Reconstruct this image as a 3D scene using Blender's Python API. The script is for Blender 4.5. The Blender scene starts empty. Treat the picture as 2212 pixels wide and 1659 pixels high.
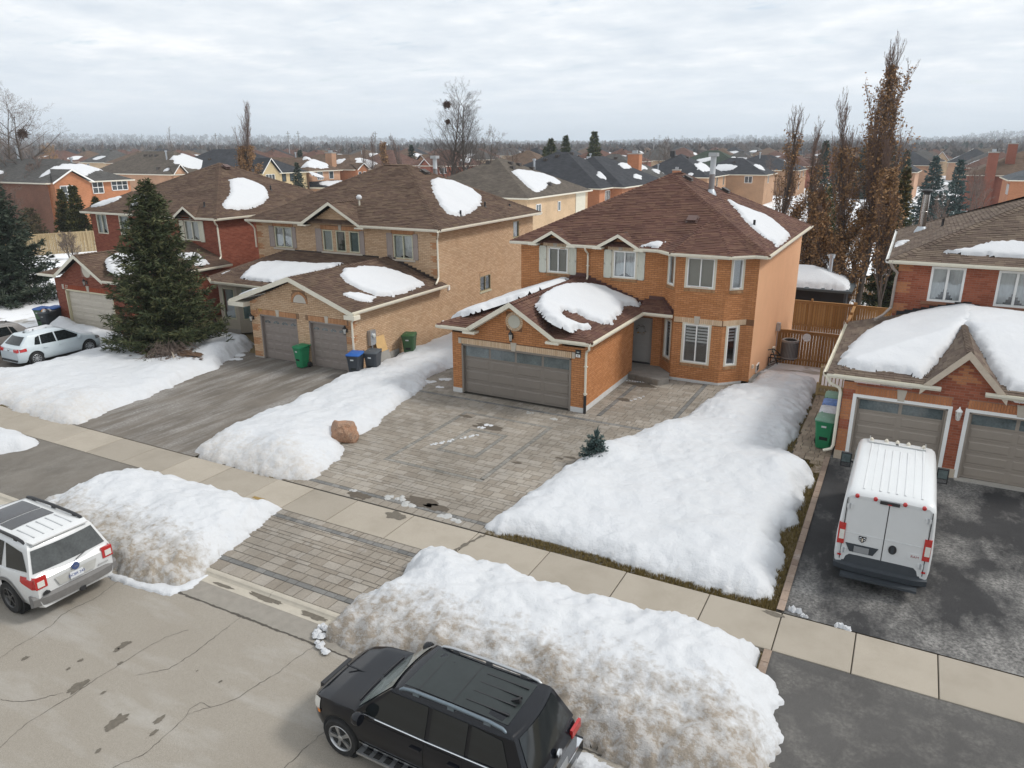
import bpy,bmesh,math,random
import numpy as np
from mathutils import Vector,Matrix,noise
from math import radians as rad,sin,cos,pi,sqrt,exp
SC=bpy.context.scene
COL=SC.collection
rng=random.Random(7)

# ------------------------------------------------------------------ camera
CAMZ=9.93
HAZE=2.2e-4
cd=bpy.data.cameras.new('camera');cam=bpy.data.objects.new('camera',cd);COL.objects.link(cam)
cd.sensor_width=36.0;cd.lens=1600.0/2212.0*36.0
cd.clip_start=0.3;cd.clip_end=40000.0
_p,_y,_r=rad(17.787),rad(27.954),rad(-.207)
_fw=Vector((-sin(_y)*cos(_p),cos(_y)*cos(_p),-sin(_p)))
_rt=Vector((cos(_y),sin(_y),0));_up=_rt.cross(_fw)
_rt2=_rt*cos(_r)+_up*sin(_r);_up2=_rt2.cross(_fw)
cam.matrix_world=Matrix(((_rt2.x,_up2.x,-_fw.x,0),(_rt2.y,_up2.y,-_fw.y,0),(_rt2.z,_up2.z,-_fw.z,CAMZ),(0,0,0,1)))
SC.camera=cam

# ------------------------------------------------------------------ sky, sun, exposure
SUN_AZ=Vector((0.86,0.42,0.0)).normalized();SUN_EL=rad(46)
world=bpy.data.worlds.new('World');SC.world=world;world.use_nodes=True
nt=world.node_tree;nt.nodes.clear()
N=nt.nodes.new;Lk=nt.links.new
wo=N('ShaderNodeOutputWorld');bg=N('ShaderNodeBackground');Lk(bg.outputs[0],wo.inputs[0])
sky=N('ShaderNodeTexSky');sky.sky_type='NISHITA';sky.sun_disc=False
sky.sun_elevation=SUN_EL;sky.sun_rotation=math.atan2(SUN_AZ.x,SUN_AZ.y)
sky.air_density=1.0;sky.dust_density=1.5
tc=N('ShaderNodeTexCoord');sep=N('ShaderNodeSeparateXYZ');Lk(tc.outputs['Generated'],sep.inputs[0])
def wm(op,a,b=None,clamp=False):
    n=N('ShaderNodeMath');n.operation=op;n.use_clamp=clamp
    for i,v in enumerate((a,b)):
        if v is None:continue
        if isinstance(v,(int,float)):n.inputs[i].default_value=v
        else:Lk(v,n.inputs[i])
    return n.outputs[0]
zc=wm('MAXIMUM',sep.outputs['Z'],0.0)
den=wm('ADD',zc,0.10)
cx=wm('DIVIDE',sep.outputs['X'],den);cy=wm('DIVIDE',sep.outputs['Y'],den)
cmb=N('ShaderNodeCombineXYZ');Lk(cx,cmb.inputs[0]);Lk(cy,cmb.inputs[1])
n1=N('ShaderNodeTexNoise');n1.inputs['Scale'].default_value=1.15;n1.inputs['Detail'].default_value=7;n1.inputs['Roughness'].default_value=.58
Lk(cmb.outputs[0],n1.inputs['Vector'])
n2=N('ShaderNodeTexNoise');n2.inputs['Scale'].default_value=3.2;n2.inputs['Detail'].default_value=8;n2.inputs['Roughness'].default_value=.6
Lk(cmb.outputs[0],n2.inputs['Vector'])
cr=N('ShaderNodeValToRGB');e=cr.color_ramp.elements
e[0].position=.38;e[0].color=(.475,.515,.56,1);e[1].position=.64;e[1].color=(.735,.73,.725,1)
m=cr.color_ramp.elements.new(.52);m.color=(.585,.61,.635,1)
mixn=wm('ADD',wm('MULTIPLY',n1.outputs['Fac'],.62),wm('MULTIPLY',n2.outputs['Fac'],.38))
Lk(mixn,cr.inputs['Fac'])
# toward the horizon the layer closes to an even pale grey
hz=N('ShaderNodeMapRange');hz.inputs['From Min'].default_value=0.0;hz.inputs['From Max'].default_value=.10
Lk(zc,hz.inputs['Value'])
mh=N('ShaderNodeMixRGB');Lk(hz.outputs[0],mh.inputs[0]);mh.inputs[1].default_value=(.545,.585,.63,1);Lk(cr.outputs['Color'],mh.inputs[2])
# thin gaps higher up let the blue through
n3=N('ShaderNodeTexNoise');n3.inputs['Scale'].default_value=2.1;n3.inputs['Detail'].default_value=9;n3.inputs['Roughness'].default_value=.62
mp=N('ShaderNodeMapping');mp.inputs['Scale'].default_value=(1,1.9,1);mp.inputs['Rotation'].default_value=(0,0,.45);mp.inputs['Location'].default_value=(3.7,1.2,0)
Lk(cmb.outputs[0],mp.inputs[0]);Lk(mp.outputs[0],n3.inputs['Vector'])
gap=N('ShaderNodeMapRange');gap.inputs['From Min'].default_value=.60;gap.inputs['From Max'].default_value=.72;Lk(n3.outputs['Fac'],gap.inputs['Value'])
gapf=wm('MULTIPLY',wm('MULTIPLY',gap.outputs[0],hz.outputs[0]),.55)
skm=N('ShaderNodeMixRGB');skm.blend_type='MULTIPLY';skm.inputs[0].default_value=1;Lk(sky.outputs[0],skm.inputs[1]);skm.inputs[2].default_value=(.10,.10,.10,1)
mg=N('ShaderNodeMixRGB');Lk(gapf,mg.inputs[0]);Lk(mh.outputs[0],mg.inputs[1]);Lk(skm.outputs[0],mg.inputs[2])
Lk(mg.outputs[0],bg.inputs['Color']);bg.inputs['Strength'].default_value=1.0

sd=bpy.data.lights.new('sun','SUN');sd.energy=1.5;sd.angle=rad(12);sd.color=(1,.96,.9)
so=bpy.data.objects.new('sun',sd);COL.objects.link(so)
_sv=Vector((SUN_AZ.x*cos(SUN_EL),SUN_AZ.y*cos(SUN_EL),sin(SUN_EL)))
so.rotation_euler=_sv.to_track_quat('Z','Y').to_euler();so.location=(20,0,40)
SC.view_settings.view_transform='Standard';SC.view_settings.look='None'
SC.view_settings.exposure=0.68;SC.view_settings.gamma=1.0;SC.view_settings.use_curve_mapping=False
SC.cycles.use_denoising=True
SC.cycles.max_bounces=5;SC.cycles.diffuse_bounces=3;SC.cycles.glossy_bounces=2;SC.cycles.transmission_bounces=3
SC.cycles.transparent_max_bounces=8;SC.cycles.volume_bounces=1
SC.cycles.caustics_reflective=False;SC.cycles.caustics_refractive=False

# ------------------------------------------------------------------ materials
MATS={}
def newmat(name):
    m_=bpy.data.materials.new(name);m_.use_nodes=True;t=m_.node_tree;t.nodes.clear()
    o=t.nodes.new('ShaderNodeOutputMaterial');b=t.nodes.new('ShaderNodeBsdfPrincipled');t.links.new(b.outputs[0],o.inputs[0])
    return m_,t,b
def mth(t,op,a,b=None,clamp=False):
    n=t.nodes.new('ShaderNodeMath');n.operation=op;n.use_clamp=clamp
    for i,v in enumerate((a,b)):
        if v is None:continue
        if isinstance(v,(int,float)):n.inputs[i].default_value=v
        else:t.links.new(v,n.inputs[i])
    return n.outputs[0]
def tnoise(t,vec,scale,detail=4,rough=.55):
    n=t.nodes.new('ShaderNodeTexNoise');n.inputs['Scale'].default_value=scale;n.inputs['Detail'].default_value=detail;n.inputs['Roughness'].default_value=rough
    if vec is not None:t.links.new(vec,n.inputs['Vector'])
    return n.outputs['Fac']
def mrange(t,v,a,b,c=0.,d=1.):
    n=t.nodes.new('ShaderNodeMapRange');t.links.new(v,n.inputs['Value'])
    for k,x in zip(('From Min','From Max','To Min','To Max'),(a,b,c,d)):n.inputs[k].default_value=x
    return n.outputs[0]
def mixc(t,f,a,b,mode='MIX'):
    n=t.nodes.new('ShaderNodeMixRGB');n.blend_type=mode
    for i,v in enumerate((f,a,b)):
        if hasattr(v,'node'):t.links.new(v,n.inputs[i])
        elif i==0:n.inputs[0].default_value=v
        else:n.inputs[i].default_value=(*v,1) if len(v)==3 else v
    return n.outputs[0]
def wpos(t):
    return t.nodes.new('ShaderNodeNewGeometry').outputs['Position']
def vmap(t,vec,scale=(1,1,1),rot=(0,0,0),loc=(0,0,0)):
    n=t.nodes.new('ShaderNodeMapping');t.links.new(vec,n.inputs[0])
    n.inputs['Scale'].default_value=scale;n.inputs['Rotation'].default_value=rot;n.inputs['Location'].default_value=loc
    return n.outputs[0]
def bump(t,b,h,strength=.3,dist=.02):
    n=t.nodes.new('ShaderNodeBump');n.inputs['Strength'].default_value=strength;n.inputs['Distance'].default_value=dist
    t.links.new(h,n.inputs['Height']);t.links.new(n.outputs[0],b.inputs['Normal'])
def rnd01(t):
    g=t.nodes.new('ShaderNodeNewGeometry');o=t.nodes.new('ShaderNodeObjectInfo')
    return mth(t,'FRACT',mth(t,'ADD',g.outputs['Random Per Island'],o.outputs['Random']))
def M(name,col,rough=.7,var=.12,scale=6.,bmp=.0,bscale=40.,metal=0.,spec=.5,island=0.,coat=0.):
    """plain procedural surface: base colour with soft large + fine variation"""
    if name in MATS: return MATS[name]
    m_,t,b=newmat(name);p=wpos(t)
    f=mth(t,'ADD',mth(t,'MULTIPLY',tnoise(t,p,scale,5),.6),mth(t,'MULTIPLY',tnoise(t,p,scale*7,3),.4))
    k=mrange(t,f,.3,.7,1-var,1+var)
    if island:k=mth(t,'MULTIPLY',k,mrange(t,rnd01(t),0,1,1-island,1+island))
    hs=t.nodes.new('ShaderNodeHueSaturation');hs.inputs['Color'].default_value=(*col,1);t.links.new(k,hs.inputs['Value'])
    t.links.new(hs.outputs[0],b.inputs['Base Color'])
    b.inputs['Roughness'].default_value=rough;b.inputs['Metallic'].default_value=metal
    b.inputs['Specular IOR Level'].default_value=spec
    if coat:b.inputs['Coat Weight'].default_value=coat;b.inputs['Coat Roughness'].default_value=.06
    if bmp:bump(t,b,tnoise(t,p,bscale,5),bmp,.02)
    MATS[name]=m_; return m_
def Mbrick(name,c1,c2,c3=None):
    """fired clay: tone differs brick by brick"""
    if name in MATS: return MATS[name]
    m_,t,b=newmat(name);p=wpos(t);r=rnd01(t)
    ra=t.nodes.new('ShaderNodeValToRGB');t.links.new(r,ra.inputs[0]);E_=ra.color_ramp.elements
    E_[0].position=0;E_[0].color=(*c1,1);E_[1].position=.55;E_[1].color=(*c2,1)
    x=E_.new(1.0);x.color=(*(c3 or c2),1)
    k=mrange(t,tnoise(t,p,30,4),.3,.7,.86,1.12);k2=mrange(t,tnoise(t,p,.6,4),.3,.7,.92,1.07)
    hs=t.nodes.new('ShaderNodeHueSaturation');t.links.new(ra.outputs[0],hs.inputs['Color']);t.links.new(mth(t,'MULTIPLY',k,k2),hs.inputs['Value'])
    t.links.new(hs.outputs[0],b.inputs['Base Color']);b.inputs['Roughness'].default_value=.88;b.inputs['Specular IOR Level'].default_value=.25
    bump(t,b,tnoise(t,p,90,3),.25,.01)
    MATS[name]=m_; return m_
def Mbricktex(name,c1,c2,mortar):
    """brickwork for far houses, where the joints are about a pixel"""
    if name in MATS: return MATS[name]
    m_,t,b=newmat(name);p=wpos(t)
    s=t.nodes.new('ShaderNodeSeparateXYZ');t.links.new(p,s.inputs[0])
    c=t.nodes.new('ShaderNodeCombineXYZ');t.links.new(mth(t,'ADD',s.outputs[0],s.outputs[1]),c.inputs[0]);t.links.new(s.outputs[2],c.inputs[1])
    br=t.nodes.new('ShaderNodeTexBrick');t.links.new(c.outputs[0],br.inputs['Vector'])
    br.inputs['Color1'].default_value=(*c1,1);br.inputs['Color2'].default_value=(*c2,1);br.inputs['Mortar'].default_value=(*mortar,1)
    br.inputs['Scale'].default_value=1;br.inputs['Mortar Size'].default_value=.006;br.inputs['Brick Width'].default_value=.257;br.inputs['Row Height'].default_value=.086
    k=mrange(t,tnoise(t,p,.5,5),.3,.7,.85,1.12)
    hs=t.nodes.new('ShaderNodeHueSaturation');t.links.new(br.outputs['Color'],hs.inputs['Color']);t.links.new(k,hs.inputs['Value'])
    t.links.new(hs.outputs[0],b.inputs['Base Color']);b.inputs['Roughness'].default_value=.9
    bump(t,b,br.outputs['Fac'],-.3,.01)
    MATS[name]=m_; return m_
def Mshingle(name,c,var=.20):
    if name in MATS: return MATS[name]
    m_,t,b=newmat(name);p=wpos(t);r=rnd01(t)
    k=mth(t,'MULTIPLY',mrange(t,r,0,1,1-var,1+var),mrange(t,tnoise(t,p,.9,5),.3,.7,.82,1.15))
    k=mth(t,'MULTIPLY',k,mrange(t,tnoise(t,p,160,2),.3,.7,.75,1.25))
    hs=t.nodes.new('ShaderNodeHueSaturation');hs.inputs['Color'].default_value=(*c,1);t.links.new(k,hs.inputs['Value'])
    t.links.new(mrange(t,r,0,1,.49,.51),hs.inputs['Hue'])
    t.links.new(hs.outputs[0],b.inputs['Base Color']);b.inputs['Roughness'].default_value=.92;b.inputs['Specular IOR Level'].default_value=.2
    bump(t,b,tnoise(t,p,220,2),.4,.01)
    MATS[name]=m_; return m_
def Mshingletex(name,c):
    """far shingle roofs: courses along the contour"""
    if name in MATS: return MATS[name]
    m_,t,b=newmat(name);p=wpos(t)
    s=t.nodes.new('ShaderNodeSeparateXYZ');t.links.new(p,s.inputs[0])
    cc=t.nodes.new('ShaderNodeCombineXYZ');t.links.new(mth(t,'ADD',s.outputs[0],s.outputs[1]),cc.inputs[0]);t.links.new(s.outputs[2],cc.inputs[1])
    br=t.nodes.new('ShaderNodeTexBrick');t.links.new(cc.outputs[0],br.inputs['Vector'])
    br.inputs['Color1'].default_value=(1.15,1.15,1.15,1);br.inputs['Color2'].default_value=(.8,.8,.8,1);br.inputs['Mortar'].default_value=(.55,.55,.55,1)
    br.inputs['Scale'].default_value=1;br.inputs['Mortar Size'].default_value=.008;br.inputs['Brick Width'].default_value=.5;br.inputs['Row Height'].default_value=.09
    k=mth(t,'MULTIPLY',mrange(t,tnoise(t,p,.8,5),.3,.7,.8,1.2),mrange(t,tnoise(t,p,9,4),.3,.7,.85,1.15))
    col=mixc(t,1,br.outputs['Color'],c,'MULTIPLY')
    hs=t.nodes.new('ShaderNodeHueSaturation');t.links.new(col,hs.inputs['Color']);t.links.new(k,hs.inputs['Value'])
    t.links.new(hs.outputs[0],b.inputs['Base Color']);b.inputs['Roughness'].default_value=.93;b.inputs['Specular IOR Level'].default_value=.2
    MATS[name]=m_; return m_
def Mleaf(name,c1,c2,c3,rough=.7):
    if name in MATS: return MATS[name]
    m_,t,b=newmat(name);r=rnd01(t)
    ra=t.nodes.new('ShaderNodeValToRGB');t.links.new(r,ra.inputs[0]);E_=ra.color_ramp.elements
    E_[0].position=0;E_[0].color=(*c1,1);E_[1].position=.5;E_[1].color=(*c2,1);x=E_.new(1.0);x.color=(*c3,1)
    t.links.new(ra.outputs[0],b.inputs['Base Color']);b.inputs['Roughness'].default_value=rough;b.inputs['Specular IOR Level'].default_value=.2
    MATS[name]=m_; return m_
def Mglass(name,tint=(.75,.82,.85),refl=.22):
    """window pane: mostly clear, with the sky mirrored in it"""
    if name in MATS: return MATS[name]
    m_=bpy.data.materials.new(name);m_.use_nodes=True;t=m_.node_tree;t.nodes.clear()
    o=t.nodes.new('ShaderNodeOutputMaterial');mx=t.nodes.new('ShaderNodeMixShader');tr=t.nodes.new('ShaderNodeBsdfTransparent');gl=t.nodes.new('ShaderNodeBsdfGlossy')
    tr.inputs[0].default_value=(*tint,1);gl.inputs['Roughness'].default_value=.04;gl.inputs[0].default_value=(.9,.95,1,1)
    lw=t.nodes.new('ShaderNodeLayerWeight');lw.inputs[0].default_value=.35
    t.links.new(mrange(t,lw.outputs['Fresnel'],0,1,refl*.5,.9),mx.inputs[0])
    t.links.new(tr.outputs[0],mx.inputs[1]);t.links.new(gl.outputs[0],mx.inputs[2]);t.links.new(mx.outputs[0],o.inputs[0])
    MATS[name]=m_; return m_
def Msnow(name,dirt=0.,dirtcol=(.24,.2,.16),roadside=None,base=(.585,.598,.615),bump_s=.55):
    """snow: pitted white; dirt = grit frozen into the bank, thickest where it was ploughed up from the road"""
    if name in MATS: return MATS[name]
    m_,t,b=newmat(name);p=wpos(t)
    f1=tnoise(t,p,1.3,6,.6);f2=tnoise(t,p,7,5,.62);f3=tnoise(t,p,38,3,.6)
    col=mixc(t,mrange(t,f1,.35,.7,0,.6),base,(base[0]*.95,base[1]*.955,base[2]*.97))
    if dirt>0:
        s=t.nodes.new('ShaderNodeSeparateXYZ');t.links.new(p,s.inputs[0])
        if roadside is not None:
            y0,y1=roadside
            g=mrange(t,s.outputs[1],y0,y1,1.0,0.0)
        else:
            g=mrange(t,f1,.4,.7,.15,.5)
        a=mth(t,'ADD',mth(t,'MULTIPLY',f1,.55),mth(t,'MULTIPLY',f2,.55))
        a=mth(t,'ADD',mth(t,'MULTIPLY',a,.95),mth(t,'MULTIPLY',g,.62))
        # chunky crust lets clean snow show
        crust=mrange(t,tnoise(t,vmap(t,p,(1,1.5,1)),4.2,7,.7),.44,.56,0,1)
        msk=mth(t,'MULTIPLY',mrange(t,a,.80,1.02,0,1),mrange(t,crust,0,1,.55,1.0))
        msk=mth(t,'MULTIPLY',msk,dirt)
        dc=mixc(t,f3,tuple(v*.8 for v in dirtcol),tuple(min(1,v*1.5) for v in dirtcol))
        col=mixc(t,msk,col,dc)
    t.links.new(col,b.inputs['Base Color']);b.inputs['Roughness'].default_value=.55;b.inputs['Specular IOR Level'].default_value=.3
    h=mth(t,'ADD',mth(t,'MULTIPLY',f2,1.),mth(t,'ADD',mth(t,'MULTIPLY',f3,.35),mth(t,'MULTIPLY',f1,.6)))
    bump(t,b,h,bump_s,.07)
    MATS[name]=m_; return m_

# ------------------------------------------------------------------ mesh helpers
ORG={}
class MB:
    """collects faces in world (or local) space and links them as ONE mesh object"""
    def __init__(s):s.v=[];s.f=[];s.mi=[];s.mats=[];s.seg=[]
    def mat(s,m_):
        if m_ not in s.mats:s.mats.append(m_)
        return s.mats.index(m_)
    def face(s,pts,m_):
        n=len(s.v);s.v.extend([tuple(p) for p in pts]);s.f.append(tuple(range(n,n+len(pts))));s.mi.append(s.mat(m_))
    def mesh(s,vs,fs,m_):
        n=len(s.v);s.v.extend([tuple(p) for p in vs]);k=s.mat(m_)
        f0=len(s.f)
        for f in fs:s.f.append(tuple(i+n for i in f));s.mi.append(k)
        s.seg.append((n,len(s.v),f0,len(s.f)))
    def box(s,x0,y0,z0,x1,y1,z1,m_):
        s.obox(Vector((x0,y0,z0)),Vector((x1-x0,0,0)),Vector((0,y1-y0,0)),Vector((0,0,z1-z0)),m_)
    def obox(s,o,a,b,c,m_,skip=()):
        o=Vector(o);P=[o,o+a,o+a+b,o+b,o+c,o+a+c,o+a+b+c,o+b+c]
        F=[(0,3,2,1),(4,5,6,7),(0,1,5,4),(1,2,6,5),(2,3,7,6),(3,0,4,7)]
        if a.cross(b).dot(c)<0:F=[tuple(reversed(f)) for f in F]
        s.mesh(P,[f for i,f in enumerate(F) if i not in skip],m_)
    def prism(s,pts,ext,m_):
        pts=[Vector(p) for p in pts];ext=Vector(ext);n=len(pts)
        nn=Vector((0,0,0))
        for i in range(n):nn+=pts[i].cross(pts[(i+1)%n])
        if nn.dot(ext)>0:pts.reverse()
        q=[p+ext for p in pts]
        s.mesh(pts+q,[tuple(range(n)),tuple(range(2*n-1,n-1,-1))]+[(i,n+i,n+(i+1)%n,(i+1)%n)[::-1] for i in range(n)],m_)
    def tube(s,pts,r,n,m_,cap=True):
        """r: one radius or one per point"""
        pts=[Vector(p) for p in pts];rr=r if isinstance(r,(list,tuple)) else [r]*len(pts)
        vs=[];fs=[];ref=None
        for i,p in enumerate(pts):
            d=(pts[min(i+1,len(pts)-1)]-pts[max(i-1,0)]).normalized()
            if ref is None or abs(ref.dot(d))>.98:ref=Vector((0,0,1)) if abs(d.z)<.9 else Vector((1,0,0))
            a=d.cross(ref).normalized();b_=d.cross(a);ref=b_.cross(d) if False else ref
            for k in range(n):
                t=2*pi*k/n;vs.append(p+(a*cos(t)+b_*sin(t))*rr[i])
        for i in range(len(pts)-1):
            for k in range(n):fs.append((i*n+k,i*n+(k+1)%n,(i+1)*n+(k+1)%n,(i+1)*n+k))
        if cap:fs.append(tuple(range(n-1,-1,-1)));fs.append(tuple(range((len(pts)-1)*n,len(pts)*n)))
        s.mesh(vs,fs,m_)
    def lathe(s,o,ax,prof,n,m_,cap=True):
        """prof: (distance along ax, radius)"""
        o=Vector(o);ax=Vector(ax).normalized();ref=Vector((0,0,1)) if abs(ax.z)<.9 else Vector((1,0,0))
        a=ax.cross(ref).normalized();b_=ax.cross(a);vs=[];fs=[]
        for (h,r) in prof:
            for k in range(n):
                t=2*pi*k/n;vs.append(o+ax*h+(a*cos(t)+b_*sin(t))*r)
        for i in range(len(prof)-1):
            for k in range(n):fs.append((i*n+k,i*n+(k+1)%n,(i+1)*n+(k+1)%n,(i+1)*n+k))
        if cap:fs.append(tuple(range(n-1,-1,-1)));fs.append(tuple(range((len(prof)-1)*n,len(prof)*n)))
        s.mesh(vs,fs,m_)
    def pieces(s,name,parent):
        """every solid of this collection as a part of its own"""
        for i,(v0,v1,f0,f1) in enumerate(s.seg):
            q=MB();q.v=s.v[v0:v1];q.f=[tuple(k-v0 for k in f) for f in s.f[f0:f1]];q.mi=[0]*(f1-f0);q.mats=[s.mats[s.mi[f0]]];q.build(name,parent)
    def build(s,name,parent=None,smooth=None,local=False):
        me=bpy.data.meshes.new(name)
        off=Vector((0,0,0)) if (local or parent is None) else ORG.get(parent.name,Vector((0,0,0)))
        vs=np.array(s.v,dtype=float).reshape(-1,3)-np.array(off)
        me.from_pydata(vs.tolist(),[],s.f)
        for m_ in s.mats:me.materials.append(m_)
        if len(s.mats)>1:me.polygons.foreach_set('material_index',s.mi)
        if smooth is not None:
            me.shade_smooth()
            if smooth>0:me.set_sharp_from_angle(angle=rad(smooth))
        me.update()
        o=bpy.data.objects.new(name,me);COL.objects.link(o)
        if parent is not None:o.parent=parent;ORG[o.name]=off if not local else Vector((0,0,0))
        return o
def tag(o,label=None,cat=None,group=None,kind=None):
    if label:o['label']=label
    if cat:o['category']=cat
    if group:o['group']=group
    if kind:o['kind']=kind
    return o
def thing(name,label,cat,loc=(0,0,0),rz=0.,group=None):
    o=bpy.data.objects.new(name,None);COL.objects.link(o);o.empty_display_size=.2
    o.location=loc;o.rotation_euler=(0,0,rz);ORG[o.name]=Vector(loc)
    return tag(o,label,cat,group)
def struct(o):o['kind']='structure'; return o
def stuff(o):o['kind']='stuff'; return o
def copy_tree(o,parent=None):
    c=o.copy();COL.objects.link(c)
    if parent is not None:c.parent=parent
    for ch in KIDS.get(o.name,None) or [k for k in o.children]:copy_tree(ch,c)
    return c
KIDS={}
def sm(a,b,x):
    t=min(1,max(0,(x-a)/(b-a))); return t*t*(3-2*t)
def gz(x,y):
    """ground level: flat lots by the street, falling a metre behind the houses"""
    return -1.0*sm(33,41,y)*sm(-70,-50,x)
def dcam(p): return sqrt(p[0]**2+p[1]**2+(p[2]-CAMZ)**2)
def fbm(x,y,s,o=4,seed=0.):
    return noise.fractal(Vector((x*s,y*s,seed)),.9,2.1,o)

# shared paint box
CREAM=M('cream_aluminium',(.70,.66,.55),.45,.06);WHITE=M('white_vinyl',(.80,.80,.78),.4,.04)
BEIGE=M('beige_trim',(.60,.56,.46),.6,.06);STONE=M('precast_stone',(.48,.43,.36),.85,.1,12)
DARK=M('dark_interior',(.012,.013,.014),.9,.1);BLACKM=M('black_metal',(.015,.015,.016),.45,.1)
BLACKP=M('black_plastic',(.02,.02,.022),.5,.1);CONC=M('poured_concrete',(.36,.34,.31),.9,.14,3,.2,60)
PARGE=M('white_parging',(.58,.58,.57),.9,.1,5,.2,50);GALV=M('galvanised_steel',(.46,.49,.52),.38,.12,5,0,40,.7)
CHROME=M('chrome',(.75,.76,.77),.12,.03,5,0,40,1.);RUBBER=M('tyre_rubber',(.018,.018,.018),.85,.2,20)
ALU=M('wheel_alloy',(.48,.49,.50),.3,.06,8,0,40,.85);REDL=M('red_lamp_lens',(.42,.012,.012),.2,.1,20,coat=.6)
CLEARL=M('clear_lamp_lens',(.62,.62,.58),.12,.1,20,coat=.8);AMBER=M('amber_lens',(.7,.22,.03),.2,.1)
PANE=Mglass('window_glass',(.93,.96,.97),.3);CARGLASS=M('tinted_car_glass',(.012,.015,.016),.05,.1,3,spec=.6)
CURTAIN=M('sheer_curtain',(.78,.80,.79),.9,.14,5);BLIND=M('white_blind',(.66,.67,.66),.7,.05);GREYBLIND=M('grey_roller_blind',(.32,.30,.25),.8,.05)
SNOW=Msnow('clean_snow');ROOFSNOW=Msnow('roof_snow',base=(.60,.61,.625),bump_s=.3)
# ================================================================== GROUND
def ground_mat():
    m_,t,b=newmat('winter_ground');p=wpos(t)
    s=t.nodes.new('ShaderNodeSeparateXYZ');t.links.new(p,s.inputs[0])
    f=tnoise(t,p,9,6,.65);f2=tnoise(t,p,.35,5,.6);f3=tnoise(t,p,.012,6,.6)
    grass=mixc(t,mrange(t,f,.35,.65),(.10,.072,.03),(.21,.155,.07))
    snowc=(.79,.805,.825)
    near=mth(t,'MAXIMUM',mrange(t,s.outputs[1],32.5,33.5),mrange(t,s.outputs[0],-43.5,-44.5))
    melt=mrange(t,f2,.56,.64,1,.35)               # bare patches in the yards
    yard=mixc(t,mth(t,'MULTIPLY',near,melt),grass,snowc)
    d=t.nodes.new('ShaderNodeVectorMath');d.operation='LENGTH';t.links.new(p,d.inputs[0])
    farm=mrange(t,d.outputs['Value'],180,320)
    field=mixc(t,mrange(t,f3,.48,.53),(.055,.048,.04),(.62,.64,.67))
    col=mixc(t,farm,yard,field)
    t.links.new(col,b.inputs['Base Color']);b.inputs['Roughness'].default_value=.9
    bump(t,b,f,.6,.05)
    return m_
def axis(near0,near1,step,outs0,outs1):
    return sorted(outs0)+list(np.arange(near0,near1+.01,step))+sorted(outs1)
gx=axis(-120,60,3,[-16000,-7000,-3000,-1200,-500,-250,-160],[90,160,400,1200,4000,16000])
gy=axis(-9,120,3,[-6000,-1500,-300,-60,-20],[160,250,500,1200,3000,7000,16000])
g=MB();vs=[(x,y,gz(x,y)-.11-(.2 if False else 0)) for y in gy for x in gx];nx=len(gx)
g.mesh(vs,[(j*nx+i,j*nx+i+1,(j+1)*nx+i+1,(j+1)*nx+i) for j in range(len(gy)-1) for i in range(nx-1)],ground_mat())
struct(g.build('ground',smooth=0))

def lumpy_sheet(mb,x0,y0,x1,y1,z,m_,step=2.0):
    mb.face([(x0,y0,z),(x1,y0,z),(x1,y1,z),(x0,y1,z)],m_)
def road_mat():
    m_,t,b=newmat('aggregate_road');p=wpos(t)
    f=tnoise(t,p,160,3,.6);f2=tnoise(t,p,.5,6,.6);f3=tnoise(t,vmap(t,p,(.25,1,1)),1.1,6,.62)
    c=mixc(t,mrange(t,f,.36,.64),(.19,.168,.138),(.375,.345,.298))
    c=mixc(t,mrange(t,f3,.50,.72,0,.5),c,(.44,.43,.41))             # salt bloom
    c=mixc(t,mrange(t,f2,.42,.7,0,.28),c,(.22,.19,.155))
    t.links.new(c,b.inputs['Base Color']);b.inputs['Roughness'].default_value=.93;b.inputs['Specular IOR Level'].default_value=.25
    bump(t,b,f,.35,.01); return m_
ROADZ=-.06
r=MB();r.face([(-220,-14,ROADZ),(120,-14,ROADZ),(120,9.70,ROADZ),(-220,9.70,ROADZ)],road_mat());road=struct(r.build('road'))
# dark crack lines, patches and damp stains lie on the road as thin sheets
CRACK=M('crack_dark',(.075,.066,.055),.95,.2,20);DAMP=M('oil_damp_stain',(.12,.104,.082),.8,.3,14)
def ribbon(mb,pts,w,z,m_,wob=.03,seed=1):
    rr=random.Random(seed);P=[]
    for (a,b) in zip(pts[:-1],pts[1:]):
        n=max(2,int(math.dist(a,b)/.07))
        for k in range(n):
            t=k/n;P.append((a[0]+(b[0]-a[0])*t+rr.uniform(-wob,wob),a[1]+(b[1]-a[1])*t+rr.uniform(-wob,wob)))
    P.append(pts[-1]);L=[];R=[]
    for i,q in enumerate(P):
        a=P[max(0,i-1)];b=P[min(len(P)-1,i+1)];dx,dy=b[0]-a[0],b[1]-a[1];l=math.hypot(dx,dy) or 1
        ww=w*rr.uniform(.35,1.2)*(.4+.6*sin(pi*min(1,max(.12,i/len(P)))));L.append((q[0]-dy/l*ww,q[1]+dx/l*ww,z));R.append((q[0]+dy/l*ww,q[1]-dx/l*ww,z))
    n=len(P);mb.mesh(L+R,[(i,n+i,n+i+1,i+1) for i in range(n-1)],m_)
def blob(mb,x,y,r,z,m_,seed,sx=1.,sy=1.,n=34):
    mb.face([(x+cos(2*pi*k/n)*r*sx*(1+.5*noise.fractal(Vector((cos(2*pi*k/n)*1.6,sin(2*pi*k/n)*1.6,seed*3.1)),.8,2,3)),y+sin(2*pi*k/n)*r*sy*(1+.5*noise.fractal(Vector((cos(2*pi*k/n)*1.6,sin(2*pi*k/n)*1.6,seed*3.1)),.8,2,3)),z) for k in range(n)],m_)
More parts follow.
